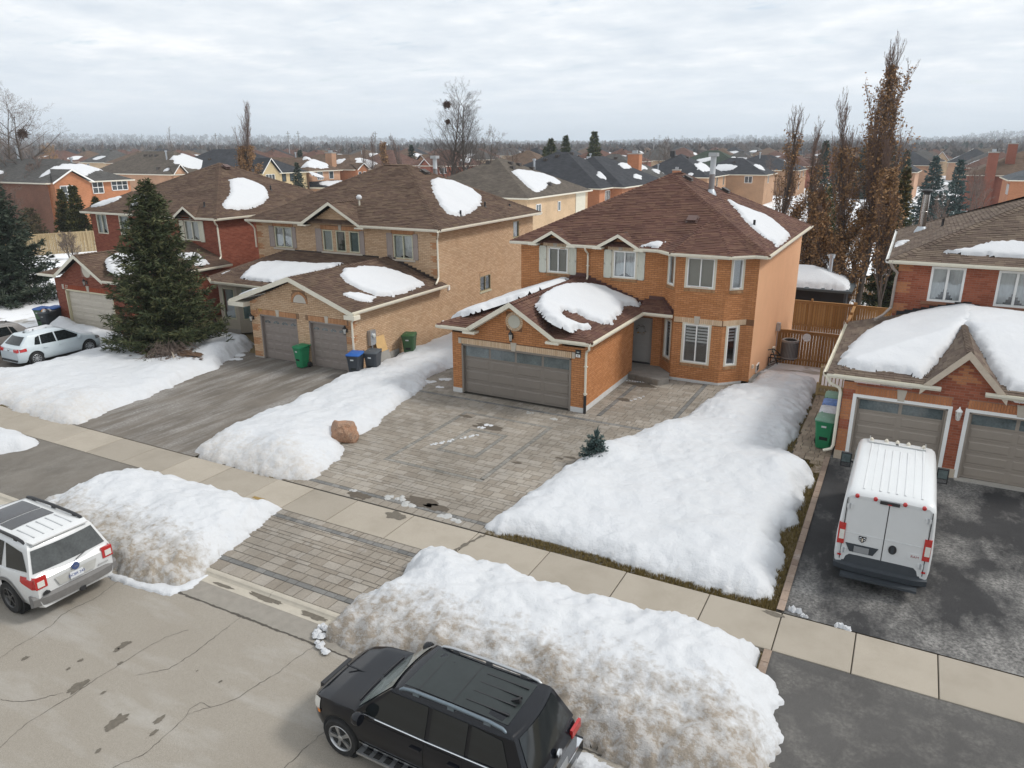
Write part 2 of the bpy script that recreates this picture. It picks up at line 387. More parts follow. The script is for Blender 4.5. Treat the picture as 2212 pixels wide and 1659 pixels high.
cracks=[[(-15.77,9.34),(-15.58,8.62),(-15.66,8.02),(-15.61,7.77),(-15.47,7.55),(-15.42,7.11),(-15.41,6.73),(-15.33,6.36)],
          [(-12.01,9.69),(-11.97,9.07),(-11.91,8.44),(-11.93,8.06),(-11.96,7.74),(-12.36,7.32)],
          [(-12.68,8.79),(-12.89,8.4),(-12.94,7.9),(-12.96,7.19),(-12.98,6.87),(-12.95,6.36),(-12.99,5.64),(-12.94,5.36),(-12.8,4.98),(-12.6,4.2)],
          [(-9.83,9.7),(-9.93,9.14),(-9.92,8.68),(-10.03,8.24),(-10.08,7.81),(-10.22,7.55),(-10.33,7.4),(-10.58,7.06)],
          [(-10.33,7.4),(-10.62,7.39),(-10.64,7.19),(-10.54,6.93),(-10.49,6.52),(-10.45,6.04),(-10.67,5.6),(-10.5,4.6)],
          [(-8.03,7.98),(-8.07,7.49),(-8.07,6.99),(-8.2,5.8)],[(-14.07,5.67),(-13.77,5.74),(-13.49,5.93),(-13.17,6.34)],[(-17.5,9.6),(-17.4,8.2),(-17.7,7.0),(-17.6,5.0)]]
c=MB()
for i,p in enumerate(cracks):ribbon(c,p,.0085,ROADZ+.004,CRACK,.018,i)
ribbon(c,[(-40,9.68),(-16,9.66),(-12,9.69),(-9.7,9.70),(-3,9.7),(6,9.7)],.028,ROADZ+.010,CRACK,.012,50)
c.build('crack',road)
c=MB()
for i,(x,y,rr) in enumerate([(-13.07,6.58,.21),(-11.56,6.34,.22),(-13.44,7.82,.16),(-13.42,7.63,.08),(-14.85,6.59,.09),(-13.78,7.09,.07),(-10.92,6.72,.11),(-10.73,6.47,.08),(-11.22,5.74,.06),(-10.73,7.97,.05),(-12.98,7.4,.07),(-13.75,6.81,.05),(-12.49,6.7,.06),(-11.4,7.97,.03),(-9.0,6.0,.1),(-14.6,5.6,.12)]):
    blob(c,x,y,rr*.72,ROADZ+.007,DAMP,i,.8,1.25)
c.build('stain',road)
# gutter strip, rolled kerb
GUT=M('gutter_asphalt',(.245,.225,.195),.92,.16,5,.3,120);KERBC=M('kerb_concrete',(.40,.365,.305),.9,.12,4,.2,60)
r=MB();r.face([(-220,9.70,ROADZ+.004),(120,9.70,ROADZ+.004),(120,10.27,ROADZ+.004),(-220,10.27,ROADZ+.004)],GUT)
gut=struct(r.build('gutter_strip'))
c=MB()
blob(c,-12.0,10.44,.3,ROADZ+.0145,DAMP,4,1.6,.33);blob(c,-10.6,10.46,.3,ROADZ+.0145,DAMP,6,1.3,.35);blob(c,-13.3,10.36,.2,ROADZ+.0145,DAMP,9,1.8,.25)
c.build('stain',gut)
x=-60.0;kb=MB();kb.box(-220,10.27,-.2,-60,10.72,-.01,KERBC);kb.box(24,10.27,-.2,120,10.72,-.01,KERBC);kerb=struct(kb.build('kerb'))
prof=[(10.27,ROADZ+.008),(10.50,ROADZ+.010),(10.545,-.02),(10.575,.012),(10.62,.024),(10.68,.02),(10.72,0.0),(10.72,-.2),(10.27,-.2)]
while x<24:
    L=3.0;e0,e1=x+.006,x+L-.006
    mb=MB();n=len(prof);vs=[(e0,a,b) for a,b in prof]+[(e1,a,b) for a,b in prof]
    mb.mesh(vs,[(i,(i+1)%n,n+(i+1)%n,n+i)[::-1] for i in range(n)]+[tuple(range(n)),tuple(range(2*n-1,n-1,-1))],KERBC)
    mb.build('kerb_stone',kerb);x+=L
# sidewalk: poured slabs with tooled joints
def slab_mat():
    m_,t,b=newmat('sidewalk_concrete');p=wpos(t)
    f=tnoise(t,p,130,3,.6);f2=tnoise(t,p,.9,6,.62);o=t.nodes.new('ShaderNodeObjectInfo')
    c=mixc(t,mrange(t,f,.36,.64),(.285,.252,.205),(.40,.358,.30))
    c=mixc(t,mrange(t,f2,.45,.72,0,.5),c,(.25,.22,.175))
    hs=t.nodes.new('ShaderNodeHueSaturation');t.links.new(c,hs.inputs['Color']);t.links.new(mrange(t,o.outputs['Random'],0,1,.86,1.08),hs.inputs['Value'])
    t.links.new(hs.outputs[0],b.inputs['Base Color']);b.inputs['Roughness'].default_value=.92;b.inputs['Specular IOR Level'].default_value=.25
    bump(t,b,f,.3,.008); return m_
SLAB=slab_mat();JOINT=M('joint_dirt',(.06,.05,.035),.95,.2,20)
r=MB();r.face([(-220,13.88,-.03),(120,13.88,-.03),(120,15.33,-.03),(-220,15.33,-.03)],JOINT);side=struct(r.build('sidewalk'))
js=[-60+2.0*i for i in range(15)]+[-29.73,-27.7,-25.8,-23.93,-22.11,-20.27,-18.47,-16.45,-14.97,-13.3,-11.28,-9.17,-7.04,-4.97,-2.94,-1.33,.18,1.71,3.25,4.8,6.3,8]
js=sorted(set(js))
for a,b in zip(js[:-1],js[1:]):
    if b-a<.5:continue
    mb=MB();j=.012;z=rng.uniform(-.004,.004);bv=.012
    o_=[(a+j,13.89),(b-j,13.89),(b-j,15.32),(a+j,15.32)];i_=[(a+j+bv,13.89+bv),(b-j-bv,13.89+bv),(b-j-bv,15.32-bv),(a+j+bv,15.32-bv)]
    mb.mesh([(p[0],p[1],z-.01) for p in o_]+[(p[0],p[1],z) for p in i_]+[(p[0],p[1],-.1) for p in o_],[(4,5,6,7)]+[(i,(i+1)%4,4+(i+1)%4,4+i) for i in range(4)]+[(8+i,8+(i+1)%4,(i+1)%4,i) for i in range(4)],SLAB)
    mb.build('slab',side)
c=MB();blob(c,-11.75,15.05,.27,.005,DAMP,3,1.1,.8);blob(c,-16.0,14.05,.2,.006,M('rust_moss_stain',(.26,.17,.05),.9,.3,12),7,1.4,.3);blob(c,-1.5,15.2,.2,.0055,DAMP,8,1,.4)
ribbon(c,[(-9.3,13.95),(-9.15,14.6),(-8.95,15.3)],.07,.006,DAMP,.03,9)
c.build('stain',side)

# ------------------------------------------------------------------ asphalt driveways
def asph_mat(name,c0,c1,salt,saltcol,saltamt,stretch=(1,1,1),rot=0.):
    m_,t,b=newmat(name);p=wpos(t)
    f=tnoise(t,p,150,3,.6);q=vmap(t,p,stretch,(0,0,rot));f2=tnoise(t,q,salt,7,.66);f3=tnoise(t,p,.7,5,.6);f4=tnoise(t,p,14,5,.7)
    c=mixc(t,mrange(t,f,.36,.64),c0,c1)
    c=mixc(t,mrange(t,f3,.4,.7,0,.5),c,tuple(v*.62 for v in c0))
    k=mth(t,'MULTIPLY',mrange(t,f2,.45,.64),mrange(t,f4,.38,.62,.25,1));k=mth(t,'MULTIPLY',k,saltamt)
    c=mixc(t,k,c,saltcol)
    t.links.new(c,b.inputs['Base Color']);b.inputs['Roughness'].default_value=.92;b.inputs['Specular IOR Level'].default_value=.3
    bump(t,b,f,.4,.01); return m_
DR39=asph_mat('worn_asphalt_streaked',(.118,.102,.086),(.20,.178,.152),1.0,(.36,.35,.335),.75,(1.7,.22,1),-.10)
DR43=asph_mat('dark_asphalt_salted',(.024,.024,.026),(.062,.061,.061),.62,(.30,.29,.275),.95,(1.0,.55,1),-.3)
AP43=asph_mat('dark_asphalt_apron',(.052,.05,.049),(.125,.12,.114),1.4,(.21,.20,.185),.6)
AP39=asph_mat('worn_asphalt_apron',(.125,.112,.096),(.20,.182,.158),1.1,(.27,.255,.23),.4,(1,.6,1))
def flat(name,pts,z,m_):r=MB();r.face([(x,y,z) for x,y in pts],m_); return struct(r.build(name))
flat('driveway_asphalt',[(-29.5,15.36),(-20.3,15.36),(-21.4,25.9),(-29.5,25.9)],-.012,DR39)
flat('driveway_apron',[(-26.6,10.72),(-20.2,10.72),(-20.2,13.87),(-26.6,13.87)],-.012,AP39)
flat('driveway_asphalt',[(-44.4,15.36),(-35.7,15.36),(-36,25.5),(-44.6,25.5)],-.012,asph_mat('old_asphalt',(.10,.085,.07),(.17,.15,.125),1.0,(.3,.29,.28),.4))
flat('driveway_asphalt',[(-1.31,15.36),(12,15.36),(12,25.4),(-1.31,25.4)],-.010,DR43)
flat('driveway_apron',[(-1.33,10.72),(12,10.72),(12,13.87),(-1.33,13.87)],-.012,AP43)

# ------------------------------------------------------------------ interlocking pavers
def Mpaver(name,c1,c2,c3):
    if name in MATS: return MATS[name]
    m_,t,b=newmat(name);p=wpos(t);r_=rnd01(t)
    ra=t.nodes.new('ShaderNodeValToRGB');t.links.new(r_,ra.inputs[0]);E_=ra.color_ramp.elements
    E_[0].position=0;E_[0].color=(*c1,1);E_[1].position=.5;E_[1].color=(*c2,1);x_=E_.new(1.);x_.color=(*c3,1)
    k=mth(t,'MULTIPLY',mrange(t,tnoise(t,p,18,6,.7),.3,.7,.84,1.15),mrange(t,tnoise(t,p,.45,6,.62),.32,.68,.78,1.16))
    hs=t.nodes.new('ShaderNodeHueSaturation');t.links.new(ra.outputs[0],hs.inputs['Color']);t.links.new(k,hs.inputs['Value'])
    frost=mth(t,'MULTIPLY',mrange(t,tnoise(t,p,1.7,7,.7),.58,.72),.35)
    c_=mixc(t,frost,hs.outputs[0],(.42,.41,.39))
    t.links.new(c_,b.inputs['Base Color']);b.inputs['Roughness'].default_value=.88;b.inputs['Specular IOR Level'].default_value=.3
    bump(t,b,tnoise(t,p,26,5,.65),.45,.012)
    MATS[name]=m_; return m_
PAV=Mpaver('tan_grey_paver',(.225,.195,.16),(.265,.236,.198),(.30,.272,.236));PAVD=Mpaver('charcoal_paver',(.125,.125,.122),(.16,.158,.152),(.20,.195,.185));PAVI=Mpaver('inlay_paver',(.175,.168,.152),(.205,.196,.178),(.24,.228,.205))
PAVR=Mpaver('walkway_paver',(.23,.18,.135),(.285,.225,.17),(.33,.265,.20));PAVE=Mpaver('edging_paver',(.225,.165,.13),(.265,.20,.155),(.29,.22,.175))
def paver(x0,y0,x1,y1,z,m_,lst,j=.006,bv=.010):
    x0+=j;x1-=j;y0+=j;y1-=j
    if x1-x0<.04 or y1-y0<.04: return
    z+=rng.uniform(-.002,.002)
    tx,ty=rng.uniform(-.0015,.0015),rng.uniform(-.0015,.0015)
    V=[(x0,y0,z-.035),(x1,y0,z-.035),(x1,y1,z-.035),(x0,y1,z-.035)]
    V+=[(x0+bv,y0+bv,z-tx-ty),(x1-bv,y0+bv,z+tx-ty),(x1-bv,y1-bv,z+tx+ty),(x0+bv,y1-bv,z-tx+ty)]
    V[0:4]=[(a,b,z-.012) for a,b,_ in V[0:4]]
    lst.append(((x0+x1)/2,(y0+y1)/2,V,m_))
PF=[(4,5,6,7),(0,1,5,4),(1,2,6,5),(2,3,7,6),(3,0,4,7)]
def ashlar(x0,y0,x1,y1,m_,lst,rows=(.3,.3,.15),lens=(.3,.45,.45,.3,.15),along='x',keep=None,z=0.):
    A0,A1,B0,B1=(x0,x1,y0,y1) if along=='x' else (y0,y1,x0,x1)
    b=B0;k=0
    while b<B1-.03:
        h=rng.choice(rows);h=min(h,B1-b);h=B1-b if B1-b-h<.06 else h
        a=A0-rng.choice((0,.15,.3))
        while a<A1-.03:
            l=rng.choice(lens);s0,s1=max(a,A0),min(a+l,A1);s1=A1 if A1-s1<.06 else s1
            q=(s0,b,s1,b+h) if along=='x' else (b,s0,b+h,s1)
            if s1>s0 and (keep is None or keep((q[0]+q[2])/2,(q[1]+q[3])/2)):paver(*q,z,m_,lst)
            a+=l
            if s1>=A1:break
        b+=h
def emit_pieces(lst,parent,name,rest,limit=300,key=None):
    """the nearest pieces as objects of their own, the remainder as one part"""
    lst=sorted(lst,key=key or (lambda e:dcam((e[0],e[1],0))))
    for (x,y,V,m_) in lst[:limit]:
        me=bpy.data.meshes.new(name);me.from_pydata([(a-x,b-y,c) for a,b,c in V],[],PF);me.materials.append(m_)
        o=bpy.data.objects.new(name,me);COL.objects.link(o);o.location=(x,y,0);o.parent=parent
    if len(lst)>limit:
        mb=MB()
        for (x,y,V,m_) in lst[limit:]:mb.mesh(V,PF,m_)
        stuff(mb.build(rest,parent))
def inpoly(x,y,P):
    c_=False;n=len(P)
    for i in range(n):
        x1,y1=P[i];x2,y2=P[(i+1)%n]
        if (y1>y)!=(y2>y) and x<(x2-x1)*(y-y1)/(y2-y1)+x1:c_= not c_
    return c_
# snow outlines on the lots (used for the pavers beneath and for the snow itself)
S_A=[(-36.1,15.28),(-31.6,15.3),(-27.81,15.14),(-26.6,15.33),(-27.07,17.0),(-27.23,18.9),(-27.45,20.06),(-27.82,21.43),(-27.98,23.07),(-28.7,24.3),(-29.2,26.0),(-30.2,27.4),(-31.6,28.0),(-33.2,27.6),(-34.5,28.0),(-36.4,28.0),(-37.0,25.6),(-36.0,24.0),(-36.0,18.4),(-37.6,17.9),(-41,17.0),(-44,15.3)]
S_B=[(-20.65,15.6),(-21.16,17.09),(-21.36,18.58),(-21.25,20.12),(-21.57,22.93),(-21.65,24.7),(-21.68,31),(-21.5,36),(-16.7,36),(-16.35,31),(-16.5,29.6),(-18.2,28.27),(-18.3,26.36),(-17.6,24.98),(-17.15,22.28),(-16.57,20.42),(-16.6,18.49),(-16.0,18.1),(-15.7,17.11),(-15.45,15.85),(-15.77,15.5),(-16.83,15.3),(-18.57,15.36),(-19.84,15.42)]
S_E=[(-9.2,15.55),(-9.12,16.31),(-8.94,17.74),(-9.0,18.6),(-8.62,21.3),(-8.33,22.59),(-7.5,24.4),(-6.78,25.79),(-6.5,27.73),(-6.2,29.6),(-6.0,31.1),(-5.2,31.9),(-5.1,34),(-2.7,34),(-2.55,29.23),(-2.53,26.05),(-2.9,24.7),(-2.5,24.65),(-1.95,24.0),(-1.62,23.4),(-1.69,21.41),(-1.63,19.84),(-1.95,19.2),(-1.85,18.7),(-1.66,17.54),(-1.6,16.47),(-1.6,15.85),(-1.95,15.58),(-3.09,15.5),(-4.07,15.56),(-5.12,15.62),(-6.34,15.72),(-7.79,15.7),(-8.66,15.5)]
S_C=[(-21.3,10.9),(-21.15,12.4),(-20.8,13.6),(-19,13.82),(-16.5,13.84),(-14.92,13.84),(-14.61,12.49),(-14.35,11.54),(-14.11,10.67),(-14.14,9.78),(-15.23,9.52),(-16.06,9.44),(-17.5,9.5),(-19.2,9.7),(-20.8,10.1)]
S_D=[(-9.85,9.95),(-10.05,10.67),(-9.72,12.11),(-9.9,13.3),(-9.72,13.78),(-8,13.84),(-5,13.82),(-2.5,13.84),(-1.55,13.78),(-1.45,13.2),(-1.2,12.95),(-1.0,12.85),(-.9,12.3),(-.86,11.57),(-.80,10.7),(-.95,9.75),(-2,9.70),(-3.2,9.72),(-4,9.75),(-6,9.8),(-8.4,9.85)]
S_F=[(-60,10.6),(-40,10.6),(-30,11.0),(-27.2,11.8),(-26.3,12.4),(-25.95,13.1),(-26.2,13.7),(-27.56,13.84),(-60,13.84)]
def notsnow(x,y):
    for P in (S_B,S_E,S_C,S_D,S_A):
        if inpoly(x,y,P):
            # keep the pieces under the thin rim
            if min(math.dist((x,y),q) for q in P)>.25 and all(inpoly(x+dx,y+dy,P) for dx,dy in ((.3,0),(-.3,0),(0,.3),(0,-.3))): return False
    return True
JB=M('paver_joint_sand',(.075,.068,.056),.95,.2,20)
base=MB();base.face([(-19,15.35,-.03),(-5.3,15.35,-.03),(-5.3,31.9,-.03),(-19,31.9,-.03)],JB);base.face([(-15.6,10.72,-.03),(-9,10.72,-.03),(-9,13.88,-.03),(-15.6,13.88,-.03)],JB)
drv=struct(base.build('paver_driveway'))
L_=[]
# apron: border, charcoal band, ashlar field, charcoal band, border
ashlar(-15.4,10.73,-9.3,11.13,PAV,L_,(.4,),(.3,.45,.3),keep=notsnow);ashlar(-15.4,11.13,-9.3,11.30,PAVD,L_,(.17,),(.3,.45),keep=notsnow)
ashlar(-15.4,11.30,-9.3,13.47,PAV,L_,keep=notsnow);ashlar(-15.4,13.47,-9.3,13.63,PAVD,L_,(.16,),(.3,.2),keep=notsnow);ashlar(-15.4,13.63,-9.3,13.87,PAV,L_,(.24,),(.15,.3,.2),keep=notsnow)
# main field with its inlaid frame
ashlar(-17,15.37,-8.6,15.72,PAV,L_,(.35,),(.3,.2,.3),keep=notsnow);ashlar(-17,15.72,-8.6,15.88,PAVD,L_,(.16,),(.2,.3),keep=notsnow)
FX0,FX1,FY0,FY1,BW=-14.5,-10.7,18.1,23.4,.16
ashlar(-19,15.88,-7.8,FY0,PAV,L_,keep=notsnow);ashlar(-19,FY0,FX0,FY1,PAV,L_,keep=notsnow);ashlar(FX1,FY0,-6,FY1,PAV,L_,keep=notsnow)
ashlar(FX0,FY0,FX1,FY0+BW,PAVI,L_,(.16,),(.2,.3),keep=notsnow);ashlar(FX0,FY1-BW,FX1,FY1,PAVI,L_,(.16,),(.2,.3),keep=notsnow)
ashlar(FX0,FY0+BW,FX0+BW,FY1-BW,PAVI,L_,(.16,),(.2,.3),'y');ashlar(FX1-BW,FY0+BW,FX1,FY1-BW,PAVI,L_,(.16,),(.2,.3),'y')
IX0,IX1,IY0,IY1=-13.4,-11.8,19.6,21.9
ashlar(FX0+BW,FY0+BW,FX1-BW,IY0,PAV,L_);ashlar(FX0+BW,IY1,FX1-BW,FY1-BW,PAV,L_);ashlar(FX0+BW,IY0,IX0,IY1,PAV,L_);ashlar(IX1,IY0,FX1-BW,IY1,PAV,L_)
ashlar(IX0,IY0,IX1,IY0+BW,PAVI,L_,(.16,),(.2,.3));ashlar(IX0,IY1-BW,IX1,IY1,PAVI,L_,(.16,),(.2,.3));ashlar(IX0,IY0+BW,IX0+BW,IY1-BW,PAVI,L_,(.16,),(.2,.3),'y');ashlar(IX1-BW,IY0+BW,IX1,IY1-BW,PAVI,L_,(.16,),(.2,.3),'y')
ashlar(IX0+BW,IY0+BW,IX1-BW,IY1-BW,PAV,L_)
ashlar(-19,FY1,-6,24.62,PAV,L_,keep=notsnow);ashlar(-19,24.62,-6,24.80,PAVD,L_,(.18,),(.2,.3),keep=notsnow);ashlar(-19,24.80,-5.6,25.32,PAV,L_,(.26,),(.3,.2),keep=notsnow)
ashlar(-18.6,25.32,-16.3,28.4,PAV,L_,keep=notsnow)
ashlar(-10.28,25.32,-9.75,30.4,PAV,L_,keep=notsnow);ashlar(-9.75,25.32,-9.58,30.4,PAVD,L_,(.17,),(.2,.3),'y');ashlar(-9.58,25.32,-7.05,31.2,PAV,L_,keep=notsnow);ashlar(-7.05,25.32,-6.88,31.2,PAVD,L_,(.17,),(.2,.3),'y',keep=notsnow);ashlar(-6.88,25.32,-5.5,31.9,PAV,L_,keep=notsnow)
emit_pieces(L_,drv,'paver','paver_field')
# cracked, iced-up spots on the driveway
ICE=M('grey_ice',(.40,.40,.39),.35,.25,9,.4,30);MUD=M('damp_mud',(.09,.073,.055),.85,.3,12)
c=MB()
for i,(x,y,rr,m_) in enumerate([(-12.9,22.3,.5,MUD),(-13.5,15.6,.35,MUD),(-11.6,16.1,.45,MUD),(-11.0,16.0,.3,MUD),(-14.2,22.9,.22,MUD),(-9.4,27.6,.3,MUD),(-9.3,20.9,.12,MUD),(-9.0,21.1,.16,MUD),(-10.4,19.9,.15,MUD),(-9.4,29.8,.5,MUD)]):
    blob(c,x,y,rr,.0045,m_,i+20,1.2,.55)
c.build('stain',drv)
# edging strip and side walk of the right-hand house
eb=MB();eb.face([(-1.48,15.36,-.03),(-1.29,15.36,-.03),(-1.29,25.2,-.03),(-1.48,25.2,-.03)],JB);edg=struct(eb.build('paver_edging'));L_=[]
y=15.38
while y<25.0:paver(-1.47+.0,y,-1.30,y+.42,.035,PAVE,L_,.003,.006);y+=.42
paver(-1.47,13.0,-1.3,13.42,.02,PAVE,L_,.004,.008);paver(-1.47,13.42,-1.3,13.86,.02,PAVE,L_,.004,.008)
emit_pieces(L_,edg,'edging_stone','edging_rest')
wb=MB();wb.face([(-2.6,24.6,-.03),(-1.2,24.6,-.03),(-1.2,32.6,-.03),(-2.6,32.6,-.03)],JB);wlk=struct(wb.build('paver_walkway'));L_=[]
ashlar(-2.52,23.6,-1.30,32.5,PAVR,L_,(.2,.3),(.2,.3,.4),keep=lambda x,y:y>24.6 or x>-1.75)
emit_pieces(L_,wlk,'paver','paver_field',250)

# ================================================================== SNOW ON THE GROUND
def snowfield(name,P,H,w,m_,res=.1,amp=.06,rim=.12,bumps=(),pits=None,seed=0.,edges=None,zb=0.0):
    """heightfield over an outline: rises from the ragged rim to H; bumps = (x, y, radius, extra height)"""
    xs=[p[0] for p in P];ys=[p[1] for p in P];x0,x1,y0,y1=min(xs)-.2,max(xs)+.2,min(ys)-.2,max(ys)+.2
    nx=int((x1-x0)/res)+1;ny=int((y1-y0)/res)+1
    X,Y=np.meshgrid(x0+np.arange(nx)*res,y0+np.arange(ny)*res)
    D=np.full(X.shape,1e9);inside=np.zeros(X.shape,bool);n=len(P)
    for i in range(n):
        ax,ay=P[i];bx,by=P[(i+1)%n];dx,dy=bx-ax,by-ay
        t=np.clip(((X-ax)*dx+(Y-ay)*dy)/(dx*dx+dy*dy+1e-9),0,1)
        D=np.minimum(D,np.hypot(X-ax-t*dx,Y-ay-t*dy))
        cond=((ay>Y)!=(by>Y))&(X<dx*(Y-ay)/(dy+1e-12)+ax);inside^=cond
    D=np.where(inside,D,-D)
    nz=np.array([[fbm(x,y,1.1,4,seed) for x in X[0]] for y in Y[:,0]]);nf=np.array([[fbm(x,y,4.2,4,seed+7) for x in X[0]] for y in Y[:,0]])
    D=D+rim*nz*1.2+rim*.6*nf
    up=1-np.exp(-np.maximum(D,0)/w)
    Hh=H if not callable(H) else H(X,Y)
    Z=Hh*up*(1+.0*nz)+amp*nz*np.clip(D/(w*1.2),0,1)+amp*.32*nf*np.clip(D/(w*.5),0,1)
    for (bx,by,br,bh) in bumps:Z=Z+bh*np.exp(-((X-bx)**2+(Y-by)**2)/(br*br))*np.clip(D/w,0,1)
    if pits:
        cnt,dep,rr=pits;pr=random.Random(int(seed*10)+3)
        for _ in range(cnt):
            px,py=pr.uniform(x0,x1),pr.uniform(y0,y1);r_=rr*pr.uniform(.6,1.6)
            Z=Z-dep*pr.uniform(.4,1.2)*np.exp(-((X-px)**2+(Y-py)**2)/(r_*r_))*np.clip(D/w,0,1)
    G=np.array([[gz(x,y) for x in X[0]] for y in Y[:,0]])
    Z=np.where(D>0,np.maximum(Z,.005),-.16)+zb+G
    keep=D>-res*1.5;idx=-np.ones(X.shape,int);vs=[]
    for j in range(ny):
        for i in range(nx):
            if keep[j,i]:idx[j,i]=len(vs);vs.append((X[j,i],Y[j,i],Z[j,i]))
    fs=[(idx[j,i],idx[j,i+1],idx[j+1,i+1],idx[j+1,i]) for j in range(ny-1) for i in range(nx-1) if keep[j,i] and keep[j,i+1] and keep[j+1,i+1] and keep[j+1,i]]
    mb=MB();mb.mesh(vs,fs,m_); return mb.build(name,smooth=0)
YARD=Msnow('yard_snow',.35,(.40,.36,.31));BANKD=Msnow('road_bank_snow',1.0,(.25,.215,.175),(9.7,13.0));BANKC=Msnow('road_bank_snow_two',1.0,(.26,.225,.18),(9.4,12.8));BANKB=Msnow('drive_bank_snow',.55,(.38,.33,.27),(14.6,19))
stuff(snowfield('snow',S_A,.42,.38,Msnow('yard_snow_west',.5,(.42,.37,.31),(14.0,20)),.13,.07,.12,[(-28.6,17,1.0,.18),(-29,21,1.1,.22),(-29.6,24.6,.9,.35),(-30.2,26.4,.8,.25)],(160,.05,.16),1.))
stuff(snowfield('snow',S_B,.40,.40,BANKB,.09,.07,.12,[(-17.4,16.6,1.1,.32),(-18.5,18.0,1.3,.2),(-20,16.8,1.,.12),(-21.0,23.9,.9,.12),(-17.4,21,.8,.1)],(110,.05,.15),2.))
stuff(snowfield('snow',S_E,.40,.36,Msnow('yard_snow_east',.4,(.42,.38,.32),(14.6,16.6)),.085,.07,.12,[(-7.9,18.5,.9,.25),(-7.9,21.5,.8,.25),(-6.6,24.5,.9,.22),(-2.6,22.6,1.0,.3),(-8.3,16.6,.8,.12),(-3,17.5,1.3,.15),(-5.6,28.5,.9,.15)],(190,.05,.14),3.))
bankC=snowfield('snow_bank',S_C,.62,.50,BANKC,.075,.09,.13,[(-19.8,12.4,1.2,.1),(-16.2,12.4,1.1,.1)],(170,.035,.12),4.)
tag(bankC,'ploughed snow bank on the boulevard beside the white SUV, its roadside face brown with grit','snow bank')
bankD=snowfield('snow_bank',S_D,.74,.50,BANKD,.07,.10,.13,[(-8.9,12.7,1.0,.18),(-7,12.2,1.3,.12),(-2.6,12.1,1.2,.12),(-4.6,12.4,1.5,.05)],(300,.04,.11),5.)
tag(bankD,'long dirty snow bank between the black SUV and the sidewalk','snow bank')
bankF=snowfield('snow_bank',S_F,.5,.45,Msnow('road_bank_snow_three',.7,(.3,.25,.2),(9.5,13)),.14,.08,.12,seed=6.)
tag(bankF,'low white snow bank at the left edge, left of the worn asphalt apron','snow bank')
S_G=[(-42.9,24.3),(-42.6,25.1),(-40,25.15),(-37.3,25.1),(-36.6,24.6),(-36.4,22.6),(-37.2,22.9),(-38.6,23.5),(-40.8,23.6),(-42.2,23.5)]
tag(snowfield('snow_bank',S_G,.5,.35,YARD,.11,.08,.1,[(-41.8,24.5,.7,.4),(-39.6,24.5,.8,.15)],seed=7.),'shovelled snow heap in front of the cream garage door','snow bank')
S_S=[(-3.9,9.30),(-3.95,9.66),(-3.3,9.66),(-2.4,9.66),(-.9,9.66),(-.4,9.5),(-.4,9.1),(-1.6,9.25),(-2.6,9.3),(-3.4,9.2)]
stuff(snowfield('slush',S_S,.07,.12,Msnow('slush',.8,(.06,.055,.05),(8.8,9.9)),.05,.03,.08,seed=8.,zb=ROADZ))
S_T=[(-16.4,9.28),(-16.4,9.5),(-15.3,9.55),(-14.3,9.86),(-14.15,10.6),(-13.95,10.6),(-13.9,9.9),(-14.1,9.5),(-15.1,9.3)]
stuff(snowfield('slush',S_T,.09,.10,SNOW,.05,.03,.06,seed=9.,zb=ROADZ))
# snow crumbs and leftover strips on the paving
def crumbs(pts,m_,name='snow'):
    mb=MB()
    for (x,y,r_,h) in pts:
        for k in range(5):
            a=rng.uniform(0,6.28);d=r_*rng.uniform(0,.8);rr=r_*rng.uniform(.35,.8);cx_,cy_=x+cos(a)*d*1.4,y+sin(a)*d*.8
            ring=[(cx_+cos(2*pi*q/8)*rr*rng.uniform(.7,1.2),cy_+sin(2*pi*q/8)*rr*rng.uniform(.7,1.2),-.01) for q in range(8)]
            top=[(cx_+(p[0]-cx_)*.55,cy_+(p[1]-cy_)*.55,h*rng.uniform(.3,1.)) for p in ring]
            mb.mesh(ring+top,[(q,(q+1)%8,8+(q+1)%8,8+q) for q in range(8)]+[tuple(range(8,16))],m_)
    return stuff(mb.build(name,smooth=50))
crumbs([(-13.75+.055*i+.04*sin(i*2.3),19.9+.09*i,.05+.03*sin(i*1.7)**2,.03) for i in range(18) if i not in (9,10)]+[(-12.9,22.5,.2,.03),(-13.05,22.2,.14,.03)]+[(-10.2+.12*i,31+.02*i-.9,.05,.03) for i in range(10)]+[(-9.15+.1*i,27.6+.25*i,.07,.03) for i in range(4)],SNOW)
crumbs([(-12.2,16.0,.2,.04),(-12.6,15.9,.15,.03),(-11.9,15.75,.22,.04),(-10.4,15.7,.2,.03),(-10.1,15.62,.16,.03),(-13.8,15.8,.13,.03),(-11.0,24.2,.15,.01),(-12.2,24.4,.2,.01)],ICE)
crumbs([(-1.12,15.55,.13,.12),(-.15,15.42,.1,.08),(0.0,15.4,.08,.06),(-.9,15.45,.08,.05)],SNOW)
crumbs([(-17.9,26.0,.3,.03),(-17.4,26.6,.3,.03),(-17.0,25.6,.2,.02),(-17.6,24.2,.2,.03),(-29.0,25.4,.4,.03),(-28.6,24.7,.3,.03)],SNOW)
crumbs([(-9.95,9.95,.14,.08),(-10.1,10.2,.12,.07),(-9.7,9.7,.12,.06),(-9.5,9.58,.1,.05)],Msnow('gritty_ice',1.,(.12,.105,.09),(5,6)))
